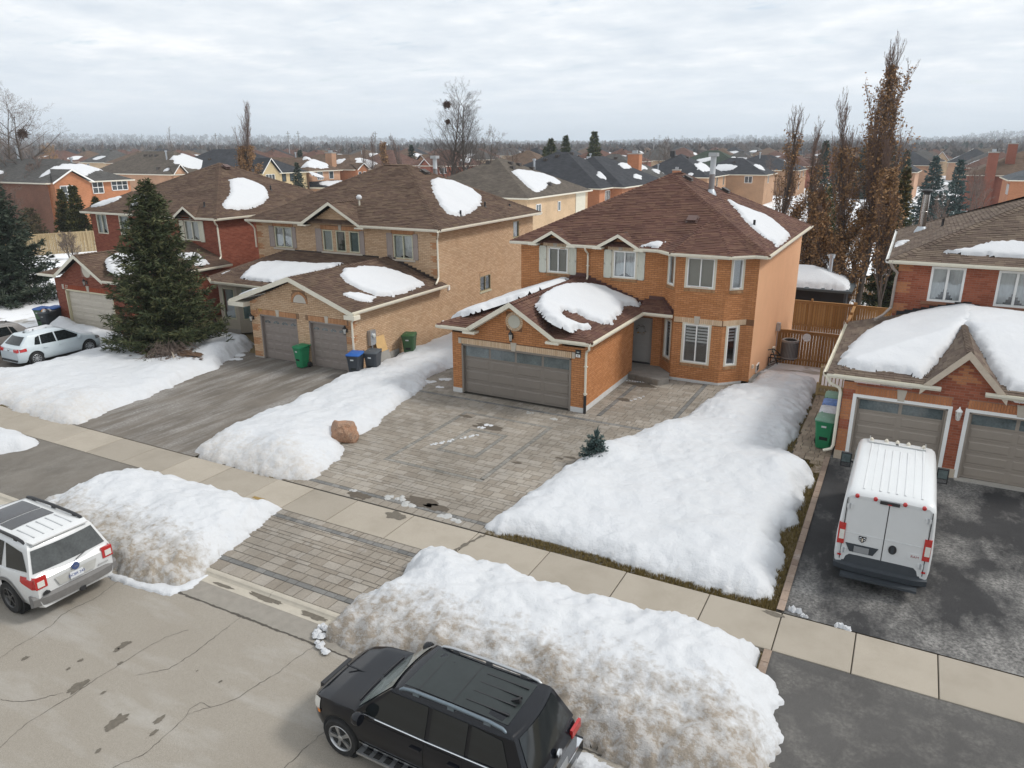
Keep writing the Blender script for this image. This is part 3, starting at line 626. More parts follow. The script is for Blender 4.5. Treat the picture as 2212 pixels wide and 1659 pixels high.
# grass along the thawed edges
GR=Mleaf('straw_grass',(.13,.095,.03),(.20,.15,.055),(.27,.21,.10))
gv=MB()
def tuft(x,y,h=.06):
    for k in range(3):
        a=rng.uniform(0,6.28);w_=.012;hx,hy=rng.uniform(-.05,.05),rng.uniform(-.05,.05)
        gv.face([(x+cos(a)*w_,y+sin(a)*w_,-.06),(x-cos(a)*w_,y-sin(a)*w_,-.06),(x+hx,y+hy,h*rng.uniform(.3,1.))],GR)
for _ in range(2600):tuft(rng.uniform(-9.0,-1.5),rng.uniform(15.34,15.72))
for _ in range(2200):tuft(rng.uniform(-2.05,-1.49),rng.uniform(15.36,24.6))
for _ in range(700):tuft(rng.uniform(-2.7,-2.5),rng.uniform(24.6,32))
for _ in range(500):tuft(rng.uniform(-32,-27),rng.uniform(15.1+.2,15.42),.04)
for _ in range(260):tuft(rng.uniform(-17.6,-16.6),rng.uniform(15.3,15.5),.04)
for _ in range(300):a=rng.random();tuft(-16.6-.2*rng.random(),18.2+rng.random()*.9,.07)
stuff(gv.build('grass'))
# ================================================================== BUILDING KIT
BL,BH=.257,.086
class Pieces:
    """bricks or shingles of one house; the ones that show largest become objects, the rest one part"""
    def __init__(s):s.l=[]
    def add(s,c,V,F,m_,ok=True):s.l.append((c,V,F,m_,ok))
    def emit(s,parent,name,rest,limit=300,fit=None):
        off=ORG[parent.name]
        cand=[e for e in s.l if e[4]];cand.sort(key=lambda e:dcam(e[0]));top=cand[:limit];ids=set(id(e) for e in top);cache={}
        for (c,V,F,m_,ok) in top:
            c=Vector(c);me=bpy.data.meshes.new(name);me.from_pydata([tuple(Vector(p)-c) for p in V],[],F);me.materials.append(m_)
            o=bpy.data.objects.new(name,me);COL.objects.link(o);o.parent=parent;o.location=c-off
        mb=MB()
        for e in s.l:
            if id(e) not in ids:mb.mesh(e[1],e[2],e[3])
        if mb.f:stuff(mb.build(rest,parent))
BF=[(4,5,6,7),(0,1,5,4),(1,2,6,5),(2,3,7,6),(3,0,4,7)]
class Wall:
    """one wall plane: O = 3-D start (z = base), u = 2-D direction; outward is to the right of u"""
    def __init__(s,x0,y0,x1,y1,z0,z1,holes=(),top=None):
        s.L=math.hypot(x1-x0,y1-y0);s.u=Vector(((x1-x0)/s.L,(y1-y0)/s.L,0));s.n=Vector((s.u.y,-s.u.x,0))
        s.O=Vector((x0,y0,0));s.z0,s.z1=z0,z1;s.holes=list(holes);s.top=top   # holes: u0, z0, u1, z1 ; top(u) -> z for gables
    def P(s,u,z,d=0.):q=s.O+s.u*u+s.n*d; return Vector((q.x,q.y,z))
    def ux(s,x,y): return (Vector((x,y,0))-s.O).dot(s.u)
    def backing(s,mb,m_,depth=.14):
        us=sorted(set([0,s.L]+[h[0] for h in s.holes]+[h[2] for h in s.holes]));zs=sorted(set([s.z0,s.z1]+[h[1] for h in s.holes]+[h[3] for h in s.holes]))
        us=[u for u in us if 0<=u<=s.L];zs=[z for z in zs if s.z0<=z<=s.z1]
        for a,b in zip(us[:-1],us[1:]):
            for c,d in zip(zs[:-1],zs[1:]):
                m1,m2=(a+b)/2,(c+d)/2
                if any(h[0]<m1<h[2] and h[1]<m2<h[3] for h in s.holes):continue
                mb.face([s.P(a,c),s.P(b,c),s.P(b,d),s.P(a,d)],m_)
        for h in s.holes:
            for (a,b) in (((h[0],h[1]),(h[2],h[1])),((h[2],h[1]),(h[2],h[3])),((h[2],h[3]),(h[0],h[3])),((h[0],h[3]),(h[0],h[1]))):
                mb.face([s.P(*a),s.P(*b),s.P(*b,-depth),s.P(*a,-depth)],m_)
        if s.top:
            pts=s.top;mb.face([s.P(a,z) for a,z in pts],m_)
    def bricks(s,pc,m_,rule=None,ok=True,zt=None,proud=.008,extra=()):
        """courses of running bond; rule(u, z) may give another material; extra = boxes kept free of bricks"""
        holes=s.holes+list(extra);k=0;z=s.z0;zmax=zt or s.z1
        gable=None
        if s.top:
            gp=s.top;apex=max(gp,key=lambda q:q[1]);lo=[q for q in gp if q is not apex];zmax=apex[1]
            l_,r_=min(lo,key=lambda q:q[0]),max(lo,key=lambda q:q[0])
            gable= lambda zz:(l_[0]+(apex[0]-l_[0])*max(0,(zz-l_[1])/(apex[1]-l_[1])),r_[0]-(r_[0]-apex[0])*max(0,(zz-r_[1])/(apex[1]-r_[1]))) if zz>l_[1] else None
        while z<zmax-.02:
            h=min(BH,zmax-z)-.014;zc=z+h/2
            iv=[(0.,s.L)]
            if zc>s.z1:
                if gable is None:break
                g_=gable(z+h)
                if g_ is None or g_[1]-g_[0]<.05:break
                iv=[(g_[0]+.01,g_[1]-.01)]
            for H in holes:
                if H[1]<zc<H[3]:
                    nv=[]
                    for a,b in iv:
                        if H[2]<=a or H[0]>=b:nv.append((a,b));continue
                        if H[0]>a:nv.append((a,H[0]))
                        if H[2]<b:nv.append((H[2],b))
                    iv=nv
            off=0. if k%2==0 else BL/2
            for a,b in iv:
                q=math.floor((a-off)/BL)*BL+off
                while q<b:
                    s0,s1=max(q+.0065,a),min(q+BL-.0065,b)
                    if s1-s0>.03:
                        d=proud+rng.uniform(-.0025,.003);mm=(rule((s0+s1)/2,zc) if rule else None) or m_
                        V=[s.P(s0,z),s.P(s1,z),s.P(s1,z+h),s.P(s0,z+h),s.P(s0,z,d),s.P(s1,z,d),s.P(s1,z+h,d),s.P(s0,z+h,d)]
                        pc.add(s.P((s0+s1)/2,zc),V,BF,mm,ok and s1-s0>.2)
                    q+=BL
            z+=BH;k+=1
    def soldier(s,pc,u0,u1,z0,z1,m_,proud=.018,w=.086):
        n=max(1,round((u1-u0)/w));w=(u1-u0)/n
        for i in range(n):
            a,b=u0+i*w+.005,u0+(i+1)*w-.005;d=proud+rng.uniform(-.003,.003)
            pc.add(s.P((a+b)/2,(z0+z1)/2),[s.P(a,z0),s.P(b,z0),s.P(b,z1),s.P(a,z1),s.P(a,z0,d),s.P(b,z0,d),s.P(b,z1,d),s.P(a,z1,d)],BF,m_,True)
    def slab(s,mb,u0,z0,u1,z1,d0,d1,m_):
        mb.obox(s.P(u0,z0,d0),s.u*(u1-u0),s.n*(d1-d0),Vector((0,0,z1-z0)),m_)
def window(W,root,u0,z0,u1,z1,cols=2,frame=WHITE,trim=None,sill=None,inset=.05,fw=.05,tw=.09,rows=1,back=None,blind=None,shut=None,arch=False,cover=.5,flat_sill=None,gap=0.):
    """frame (mesh part) > pane, blind, sill as its own meshes"""
    mb=MB();d1=.02;d0=-inset-.05
    if trim is not None:
        for a in ((u0-tw,z0-tw*.6,u0,z1+tw*.8),(u1,z0-tw*.6,u1+tw,z1+tw*.8),(u0,z1,u1,z1+tw*.8),(u0,z0-tw*.6,u1,z0)):W.slab(mb,*a,-.02,.016,trim)
    for a in ((u0,z0,u0+fw,z1),(u1-fw,z0,u1,z1),(u0+fw,z1-fw,u1-fw,z1),(u0+fw,z0,u1-fw,z0+fw)):W.slab(mb,*a,d0,d1*.4,frame)
    iw=(u1-u0-2*fw)/cols;ih=(z1-z0-2*fw)/rows
    for i in range(1,cols):W.slab(mb,u0+fw+iw*i-fw*.5,z0+fw,u0+fw+iw*i+fw*.5,z1-fw,d0,d1*.2,frame)
    for i in range(1,rows):W.slab(mb,u0+fw,z0+fw+ih*i-fw*.35,u1-fw,z0+fw+ih*i+fw*.35,d0,d1*.1,frame)
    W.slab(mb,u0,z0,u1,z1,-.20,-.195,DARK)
    f=mb.build('window',root)
    for i in range(cols):
        pb=MB();a,b=u0+fw+iw*i+(.0 if i==0 else fw*.5),u0+fw+iw*(i+1)-(0 if i==cols-1 else fw*.5)
        pb.face([W.P(a,z0+fw,-inset),W.P(b,z0+fw,-inset),W.P(b,z1-fw,-inset),W.P(a,z1-fw,-inset)],PANE);pb.build('pane',f)
    if blind is not None:
        kind,mat=blind;bb=MB();zz0=z1-fw-(z1-z0-2*fw)*cover
        if kind=='flat':W.slab(bb,u0+fw,zz0,u1-fw,z1-fw,-.13,-.125,mat)
        elif kind=='slats':
            z=z1-fw-.03
            while z>zz0:W.slab(bb,u0+fw+.01,z-.022,u1-fw-.01,z,-.125,-.12,mat);z-=.034
            W.slab(bb,u0+fw,zz0,u1-fw,z1-fw,-.15,-.148,M('blind_shade',(.22,.23,.23),.9))
        elif kind=='zebra':
            z=z1-fw
            while z>zz0+.04:W.slab(bb,u0+fw+.01,z-.085,u1-fw-.01,z,-.12,-.115,mat);z-=.135
        elif kind=='curtain':
            n=14
            for i in range(n):
                a=u0+fw+(u1-u0-2*fw)*i/n;b=u0+fw+(u1-u0-2*fw)*(i+1)/n;t=abs((i+.5)/n-.5)*2
                zz=zz0 if cover>=1 else z0+fw+(z1-z0)*max(0,(1-t*1.7))*.55*(1.1-cover)
                bb.face([W.P(a,zz,-.13-.02*(i%2)),W.P(b,zz,-.13-.02*((i+1)%2)),W.P(b,z1-fw,-.13-.02*((i+1)%2)),W.P(a,z1-fw,-.13-.02*(i%2))],mat)
        bb.build('blind',f)
    if sill is not None:
        sb=MB();W.slab(sb,u0-.05,z0-.10,u1+.05,z0,-.02,.045,sill);sb.build('sill',f)
    return f
def shutter(W,root,u0,z0,u1,z1,m_):
    mb=MB();W.slab(mb,u0,z0,u1,z1,.005,.03,m_)
    for a in ((u0,z0,u0+.045,z1),(u1-.045,z0,u1,z1),(u0,z0,u1,z0+.05),(u0,z1-.05,u1,z1),(u0,(z0+z1)/2-.03,u1,(z0+z1)/2+.03)):W.slab(mb,a[0]+.0,a[1],a[2],a[3],.03,.042,m_)
    z=z0+.08
    while z<z1-.07:W.slab(mb,u0+.05,z,u1-.05,z+.016,.03,.036,m_);z+=.038
    return mb.build('shutter',root)
def garage_door(W,root,u0,z0,u1,z1,cols,rows,m_,inset=.12,glass='rect',jamb=None):
    mb=MB();rh=(z1-z0)/rows;cw=(u1-u0)/cols
    jm=jamb or m_
    for a in ((u0-.02,z0,u0+.06,z1),(u1-.06,z0,u1+.02,z1),(u0-.02,z1-.05,u1+.02,z1+.03)):W.slab(mb,*a,-inset,.02,jm)
    fr=mb.build('door_frame',root)
    door=MB();W.slab(door,u0+.06,z0,u1-.06,z1-.05,-inset-.05,-inset-.012,m_)
    door=door.build('garage_door',root);cw=(u1-u0-.12)/cols;rh=(z1-.05-z0)/rows
    for r_ in range(rows):
        pm=MB();za,zb=z0+rh*r_+.008,z0+rh*(r_+1)-.008;top=r_==rows-1 and glass
        W.slab(pm,u0+.065,za,u1-.065,zb,-inset-.012,-inset,m_)
        for c_ in range(cols):
            a,b=u0+.06+cw*c_+.07,u0+.06+cw*(c_+1)-.07
            if top:continue
            # raised field: bevelled pillow
            q0=[(a,za+.06),(b,za+.06),(b,zb-.06),(a,zb-.06)];q1=[(a+.035,za+.095),(b-.035,za+.095),(b-.035,zb-.095),(a+.035,zb-.095)]
            pm.mesh([W.P(x,z,-inset+.001) for x,z in q0]+[W.P(x,z,-inset+.014) for x,z in q1],[(4,5,6,7)]+[(i,(i+1)%4,4+(i+1)%4,4+i) for i in range(4)],m_)
        pn=pm.build('door_panel',door)
        if top:
            for c_ in range(cols):
                a,b=u0+.06+cw*c_+.05,u0+.06+cw*(c_+1)-.05;gb=MB()
                GL=M('garage_door_glass',(.10,.125,.13),.08,.5,2.2,spec=.8)
                if glass=='rect':W.slab(gb,a,za+.05,b,zb-.04,-inset,-inset+.006,GL)
                else:
                    c0=(a+b)/2;rr=(b-a)*.42
                    gb.prism([W.P(c0+rr*cos(pi*t/10),za+.08+rr*.72*sin(pi*t/10),-inset+.001) for t in range(11)],W.n*.006,GL)
                    for t in (3,5,7):gb.tube([W.P(c0,za+.08,-inset+.010),W.P(c0+rr*cos(pi*t/10),za+.08+rr*.72*sin(pi*t/10),-inset+.010)],.01,4,m_)
                gb.build('pane',door)
    return door
def downspout(root,pts,m_,r_=.042,straps=()):
    mb=MB();mb.tube(pts,r_,8,m_)
    for p in straps:mb.box(p[0]-.07,p[1]-.05,p[2]-.015,p[0]+.07,p[1]+.03,p[2]+.015,m_)
    return mb.build('downspout',root,smooth=40)
def gutter(mb,a,b,n,m_,h=.13,d=.12):
    """eavestrough from a to b, n = outward; open U section with a bright lip"""
    a,b,n=Vector(a),Vector(b),Vector(n).normalized();up=Vector((0,0,1))
    pr=[n*0+up*.0,n*0-up*h,n*(d*.7)-up*h,n*d-up*(h*.45),n*d+up*.005,n*(d-.012)+up*.005,n*(d-.014)-up*(h*.4),n*.02-up*(h*.8)]
    vs=[a+q for q in pr]+[b+q for q in pr];k=len(pr)
    mb.mesh(vs,[(i,(i+1)%k,k+(i+1)%k,k+i) for i in range(k)]+[tuple(range(k))[::-1],tuple(range(k,2*k))],m_)
def rake(mb,a,b,out,m_,h=.2,t=.035):
    """sloping barge board"""
    a,b,out=Vector(a),Vector(b),Vector(out);mb.obox(a-Vector((0,0,h)),b-a,out*t,Vector((0,0,h)),m_)
EXPO=.145
class Roof:
    """planes of one house's roof: underlay sheet + shingle tabs + caps"""
    def __init__(s,root,m_,under):s.root=root;s.m=m_;s.u=under;s.mb=MB();s.pc=Pieces();s.cap=MB();s.planes=[]
    def plane(s,pts,ok=True,tabs=True,e=None):
        """first edge = eave; planar convex polygon, counter-clockwise seen from above"""
        P=[Vector(p) for p in pts];e=Vector(e) if e else (P[1]-P[0]).normalized();n=Vector((0,0,0))
        for i in range(1,len(P)-1):n+=(P[i]-P[0]).cross(P[i+1]-P[0])
        n.normalize()
        if n.z<0:n=-n
        w=n.cross(e).normalized()
        if w.z<0:w=-w
        s.mb.face(P if (P[1]-P[0]).cross(P[2]-P[0]).z>0 else P[::-1],s.u)
        if not tabs: return
        vmin=min((p-P[0]).dot(w) for p in P);P0_=P[0]+w*vmin;Q=[((p-P0_).dot(e),(p-P0_).dot(w)) for p in P];vmax=max(q[1] for q in Q)
        def span(v):
            xs=[]
            for i in range(len(Q)):
                (x1,y1),(x2,y2)=Q[i],Q[(i+1)%len(Q)]
                if abs(y1-y2)<1e-9:continue
                if min(y1,y2)-1e-6<=v<=max(y1,y2)+1e-6:xs.append(x1+(x2-x1)*(v-y1)/(y2-y1))
            return (min(xs),max(xs)) if xs else None
        v=0.;k=0;th=.018
        while v<vmax-.01:
            v1=min(v+EXPO,vmax-.001);A=span(max(v,.0005));B=span(v1)
            if A is None or B is None:break
            lo,hi=min(A[0],B[0]),max(A[1],B[1]);x=lo-rng.uniform(0,.3)
            while x<hi:
                l=rng.choice((.2,.28,.36,.5));x0,x1=x,x+l;x=x1
                b0,b1=max(x0,A[0]),min(x1,A[1]);t0,t1=max(x0,B[0]),min(x1,B[1])
                if b1-b0<.01 and t1-t0<.01:continue
                if b1<b0:b0=b1=min(max((b0+b1)/2,A[0]),A[1])
                if t1<t0:t0=t1=min(max((t0+t1)/2,B[0]),B[1])
                hh=th*rng.choice((.75,1.0,1.5));g_=.003;o=P0_
                if b1-b0>.02:b0+=g_;b1-=g_
                if t1-t0>.02:t0+=g_;t1-=g_
                V=[o+e*b0+w*v+n*.002,o+e*b1+w*v+n*.002,o+e*t1+w*v1+n*.002,o+e*t0+w*v1+n*.002,o+e*b0+w*v+n*hh,o+e*b1+w*v+n*hh,o+e*t1+w*v1+n*.004,o+e*t0+w*v1+n*.004]
                c=o+e*((b0+b1)/2)+w*((v+v1)/2)
                s.pc.add(c,V,[(4,5,6,7),(0,1,5,4),(1,2,6,5),(3,0,4,7)],s.m,ok and b1-b0>.25)
            v+=EXPO;k+=1
    def caps(s,a,b,wdt=.15):
        """hip or ridge: overlapping bent caps"""
        a,b=Vector(a),Vector(b);d=(b-a);L=d.length;d.normalize();side=d.cross(Vector((0,0,1))).normalized();up=side.cross(d).normalized();n=max(1,int(L/.2))
        for i in range(n):
            p=a+d*(L*i/n);q=a+d*(L*(i+1.15)/n);z0,z1=.038+rng.uniform(0,.006),.018
            V=[p-side*wdt-up*(.06-z0),p+up*z0,p+side*wdt-up*(.06-z0),q-side*wdt-up*(.06-z1),q+up*z1,q+side*wdt-up*(.06-z1),p-side*wdt-up*.07,p+side*wdt-up*.07]
            s.cap.mesh(V,[(0,1,4,3),(1,2,5,4),(0,6,7,2,1)],s.m)
    def done(s,limit=300):
        r_=s.mb.build('roof',s.root);s.roof=r_
        s.pc.emit(r_,'shingle','shingle_field',limit)
        if s.cap.f:stuff(s.cap.build('ridge_cap',r_))
        return r_
def roof_vent(root,x,y,z,slope,axis_,m_=None):
    """low box vent lying on a slope: slope up along +axis_"""
    ax=Vector(axis_);mb=MB();d=Vector((ax.x,ax.y,slope)).normalized();sd_=Vector((-ax.y,ax.x,0));up=d.cross(sd_)*(1 if d.cross(sd_).z>0 else -1)
    o=Vector((x,y,z));m2=m_ or M('roof_vent_metal',(.055,.045,.04),.5,.1)
    mb.obox(o-d*.26-sd_*.26,d*.52,sd_*.52,up*.025,m2);mb.obox(o-d*.17-sd_*.17+up*.025,d*.34,sd_*.34,up*.07,m2);mb.obox(o-d*.22-sd_*.22+up*.085,d*.42,sd_*.44,up*.05,m2)
    return mb.build('roof_vent',root)
def vent_pipe(root,x,y,z,h=.35,r_=.055):
    mb=MB();mb.lathe((x,y,z-.15),(0,0,1),[(0,r_),(h+.1,r_),(h+.15,r_),(h+.15,r_*.7),(h,r_*.7)],10,BLACKP);mb.lathe((x,y,z-.05),(0,0,1),[(0,r_*2.2),(.1,r_*1.2)],10,BLACKP)
    return mb.build('vent_pipe',root,smooth=40)
def flue(root,x,y,z,h,r_,m_,cap=(.2,.2),square=True):
    mb=MB();mb.lathe((x,y,z-.3),(0,0,1),[(0,r_),(h*.5+.3,r_),(h*.5+.31,r_*1.06),(h*.5+.34,r_*1.06),(h*.5+.35,r_),(h+.3,r_)],16,m_)
    mb.lathe((x,y,z-.12),(0,0,1),[(0,r_*2.0),(.12,r_*1.7),(.3,r_*1.05)],14,GALV)
    if square:mb.box(x-cap[0],y-cap[0],z+h,x+cap[0],y+cap[0],z+h+cap[1],m_)
    else:mb.lathe((x,y,z+h),(0,0,1),[(0,r_*.9),(.1,r_*.9),(.1,r_*1.5),(.18,r_*1.6),(.24,r_*1.1)],16,BLACKM)
    return mb.build('flue_pipe',root,smooth=40)
def coach_lamp(root_name,label,p,n,m_,group=None,tall=1.0):
    """wall lantern: plate, arm, caged glass"""
    n=Vector(n);p=Vector(p);t=thing(root_name,label,'wall lamp',p,0,group);s_=Vector((-n.y,n.x,0));up=Vector((0,0,1));c=p+n*.16
    mb=MB();mb.obox(p-s_*.05-up*.09,s_*.10,n*.02,up*.18,m_);mb.tube([p+n*.01+up*.06,p+n*.09+up*.12,c+up*.16*tall],.012,6,m_);mb.build('bracket',t)
    mb=MB();mb.lathe(c+up*.10*tall,up,[(0,.095),(.02,.10),(.09*tall,.03),(.12*tall,.02),(.15*tall,.006)],8,m_);mb.lathe(c-up*.16*tall,up,[(0,.02),(.02,.05),(.04,.055)],8,m_)
    for k in range(6):
        a=pi*k/3;mb.tube([c+Vector((cos(a)*.055,sin(a)*.055,-.12*tall)),c+Vector((cos(a)*.085,sin(a)*.085,.10*tall))],.006,4,m_)
    mb.build('lantern_cage',t)
    gb=MB();gb.lathe(c-up*.11*tall,up,[(0,.045),(.2*tall,.078)],6,M('frosted_lamp_glass',(.62,.62,.58),.25,.05));gb.build('lamp_glass',t)
    return t
def textmesh(name,c_):
    o=bpy.data.objects.new(name,c_);COL.objects.link(o);dg=bpy.context.evaluated_depsgraph_get();me=bpy.data.meshes.new_from_object(o.evaluated_get(dg));bpy.data.objects.remove(o)
    o=bpy.data.objects.new(name,me);COL.objects.link(o); return o
def text_on(name,parent,txt,W,u,z,d,size,m_,ext=.004):
    c_=bpy.data.curves.new(name,'FONT');c_.body=txt;c_.size=size;c_.extrude=ext;c_.align_x='CENTER';c_.align_y='CENTER';c_.materials.append(m_)
    o=textmesh(name,c_);n,uu=W.n,W.u;up=Vector((0,0,1));p=W.P(u,z,d)-ORG.get(parent.name,Vector())
    o.matrix_local=Matrix(((uu.x,up.x,n.x,p.x),(uu.y,up.y,n.y,p.y),(uu.z,up.z,n.z,p.z),(0,0,0,1)));o.parent=parent
    return o
def roofsnow(label,pts,plane,H=.2,w=.16,res=.07,seed=0.,group='snow patches left on the roofs',amp=.04,under=None):
    """a melting patch on a slope. pts are x, y; plane = (z0, sx, sy): z = z0 + sx x + sy y"""
    H*=.78;w*=.5;amp*=.8
    z0,sx,sy=plane;nrm=Vector((-sx,-sy,1)).normalized();xs=[p[0] for p in pts];ys=[p[1] for p in pts]
    nx=int((max(xs)-min(xs)+.4)/res)+1;ny=int((max(ys)-min(ys)+.4)/res)+1
    X,Y=np.meshgrid(min(xs)-.2+np.arange(nx)*res,min(ys)-.2+np.arange(ny)*res);D=np.full(X.shape,1e9);ins=np.zeros(X.shape,bool);n=len(pts)
    for i in range(n):
        ax,ay=pts[i];bx,by=pts[(i+1)%n];dx,dy=bx-ax,by-ay;t=np.clip(((X-ax)*dx+(Y-ay)*dy)/(dx*dx+dy*dy+1e-9),0,1)
        D=np.minimum(D,np.hypot(X-ax-t*dx,Y-ay-t*dy));ins^=((ay>Y)!=(by>Y))&(X<dx*(Y-ay)/(dy+1e-12)+ax)
    D=np.where(ins,D,-D);nf=np.array([[fbm(x,y,3.2,3,seed) for x in X[0]] for y in Y[:,0]]);nb=np.array([[fbm(x,y,.8,3,seed+3) for x in X[0]] for y in Y[:,0]])
    nr=np.array([[fbm(x,y,9.,2,seed+9) for x in X[0]] for y in Y[:,0]]);D=D+.10*nf+.05*nr;Hh=np.where(D>0,H*(1-np.exp(-np.maximum(D,0)/w))+amp*nb*np.clip(D/.3,0,1)+.012,-.06)
    kp=D>-res*1.3;idx=-np.ones(X.shape,int);vs=[]
    for j in range(ny):
        for i in range(nx):
            if kp[j,i]:
                idx[j,i]=len(vs);h=max(Hh[j,i],.02) if D[j,i]>0 else Hh[j,i];x,y=X[j,i],Y[j,i];b_=Vector((x,y,z0+sx*x+sy*y))+nrm*h;vs.append(b_)
    fs=[(idx[j,i],idx[j,i+1],idx[j+1,i+1],idx[j+1,i]) for j in range(ny-1) for i in range(nx-1) if kp[j,i] and kp[j,i+1] and kp[j+1,i+1] and kp[j+1,i]]
    if not fs: return None
    mb=MB();mb.mesh(vs,fs,ROOFSNOW); return tag(mb.build('roof_snow',smooth=70),label,'snow patch',group)
pF= lambda z,s_,y0:(z-s_*y0,0,s_)       # slope rising with +y from (y0, z)
pR= lambda z,s_,x0:(z+s_*x0,-s_,0)      # slope rising with -x
pL= lambda z,s_,x0:(z-s_*x0,s_,0)       # slope rising with +x
UNDER=M('roof_underlay',(.03,.022,.018),.95,.1);SHG_RED=Mshingle('red_brown_shingle',(.118,.062,.046));SHG_BRN=Mshingle('brown_shingle',(.112,.074,.054));SHG_TAN=Mshingle('weathered_brown_shingle',(.14,.105,.082))
# ================================================================== HOUSE 41 (orange brick)
OR=Mbrick('orange_brick',(.43,.185,.074),(.475,.212,.088),(.52,.24,.105));ORM=M('orange_mortar',(.17,.082,.04),.95,.15,20)
TANB=Mbrick('sand_brick',(.56,.40,.26),(.62,.46,.31),(.66,.50,.35));STUCCO=M('peach_stucco',(.66,.375,.21),.95,.05,1.2,.35,130)
TAUPE=M('taupe_door_paint',(.205,.178,.152),.55,.05,2);SHUT1=M('pale_green_shutter',(.60,.60,.52),.55,.05)
h1=thing('brick_house','orange brick house with a wide taupe garage door and bay window, peach stucco side wall','house',(-11,32,0))
mb=MB();pc=Pieces()
W1g=Wall(-16.26,25.35,-10.31,25.35,.2,2.62,[(.44,-1,5.41,2.15)],top=[(.71,2.62),(5.09,2.62),(2.9,4.02)])
med=(2.92,3.33)
W1g.backing(mb,ORM);W1g.bricks(pc,OR,extra=[(.30,2.15,5.56,2.40),(2.56,2.96,3.28,3.70)])
# bricks that fill round the medallion
for k in range(28):
    a0,a1=2*pi*k/28+.02,2*pi*(k+1)/28-.02;d=.02+rng.uniform(-.003,.003)
    q=[(med[0]+r_*cos(a),med[1]+r_*sin(a)) for r_,a in ((.27,a0),(.385,a0),(.385,a1),(.27,a1))]
    pc.add(W1g.P(*med),[W1g.P(x,z,.003) for x,z in q]+[W1g.P(x,z,d) for x,z in q],BF,TANB,True)
mb.prism([W1g.P(med[0]+.265*cos(2*pi*t/32),med[1]+.265*sin(2*pi*t/32),.0) for t in range(32)],W1g.n*.028,M('cream_medallion',(.50,.49,.42),.7,.05))
for (a,b) in ((2.56,2.96),(2.56,3.53),(3.1,2.96),(3.1,3.53)):pass
W1g.soldier(pc,.44,5.41,2.155,2.39,TANB)
sb=MB()
for u in (.30,5.43):W1g.slab(sb,u,2.155,u+.13,2.39,0,.02,STONE)
sb.prism([W1g.P(2.80,2.12,.0),W1g.P(2.98,2.12,.0),W1g.P(3.02,2.47,.0),W1g.P(2.76,2.47,.0)],W1g.n*.04,STONE)
W1gr=Wall(-10.31,25.35,-10.31,31.0,.2,2.66);W1gr.backing(mb,ORM);W1gr.bricks(pc,OR)
for a in ((-10.31,31.0,-11.3,31.0),(-11.3,31.0,-11.3,32.3),(-16.26,32.1,-16.26,25.35)):w_=Wall(*a,0,2.66);w_.backing(mb,ORM);w_.bricks(pc,OR,ok=False)
W1f=Wall(-16.5,32.1,-9.35,32.1,0,5.5,[(5.2,-1,6.72,2.45),(1.47,4.22,2.45,5.36),(4.75,4.22,5.78,5.40)])
W1f.backing(mb,ORM,.25);W1f.bricks(pc,OR,extra=[(1.0,5.42,2.7,5.66),(4.3,5.42,6.2,5.66)])
W1a=Wall(-9.35,32.1,-8.6,31.28,.1,5.5,[(.38,.88,.90,2.58),(.38,4.18,.90,5.44)]);W1b=Wall(-8.6,31.28,-6.48,31.28,.1,5.5,[(.50,.88,1.58,2.58),(.46,4.20,1.60,5.44)]);W1c=Wall(-6.48,31.28,-5.66,32.1,.1,5.5,[(.28,.88,.76,2.58),(.28,4.20,.76,5.44)]);W1d=Wall(-5.66,32.1,-5.34,32.1,.1,5.5)
for w_ in (W1a,W1b,W1c,W1d):
    w_.backing(mb,ORM);w_.bricks(pc,OR,extra=[(0,2.62,9,2.86)] if w_ in (W1b,W1c) else [(0,2.62,.3,2.86)] if w_ is W1d else [])
W1b.soldier(pc,.02,2.10,2.625,2.855,TANB);W1c.soldier(pc,.02,1.14,2.625,2.855,TANB)
sb.prism([W1b.P(.94,2.60,.0),W1b.P(1.12,2.60,.0),W1b.P(1.16,2.95,.0),W1b.P(.90,2.95,.0)],W1b.n*.045,STONE)
W1s=Wall(-5.34,32.1,-5.34,45.0,-1.2,5.5);st=MB();W1s.backing(st,STUCCO);st.build('stucco_wall',h1)
for a in ((-5.34,45.0,-16.5,45.0),(-16.5,45.0,-16.5,32.1)):Wall(*a,-1.2,5.5).backing(mb,OR)
# brick courses of sills under the windows
def rowlock(W,u0,u1,z,m_=TANB):
    n=int((u1-u0)/.085)
    for i in range(n):a=u0+(u1-u0)*i/n;b=u0+(u1-u0)*(i+1)/n-.01;pc.add(W.P((a+b)/2,z),[W.P(a,z-.11),W.P(b,z-.11),W.P(b,z),W.P(a,z),W.P(a,z-.11,.035),W.P(b,z-.11,.035),W.P(b,z,.02),W.P(a,z,.02)],BF,m_,True)
SILB=Mbrick('brown_sill_brick',(.27,.15,.075),(.33,.19,.095),(.38,.23,.12))
for W_,a,b,z in ((W1f,1.35,2.57,4.14),(W1f,4.63,5.9,4.14),(W1b,.36,1.7,4.12),(W1b,.40,1.68,.80),(W1c,.18,.86,4.12),(W1c,.18,.86,.80),(W1a,.28,1.0,.80),(W1a,.28,1.0,4.10)):rowlock(W_,a,b,z,SILB)
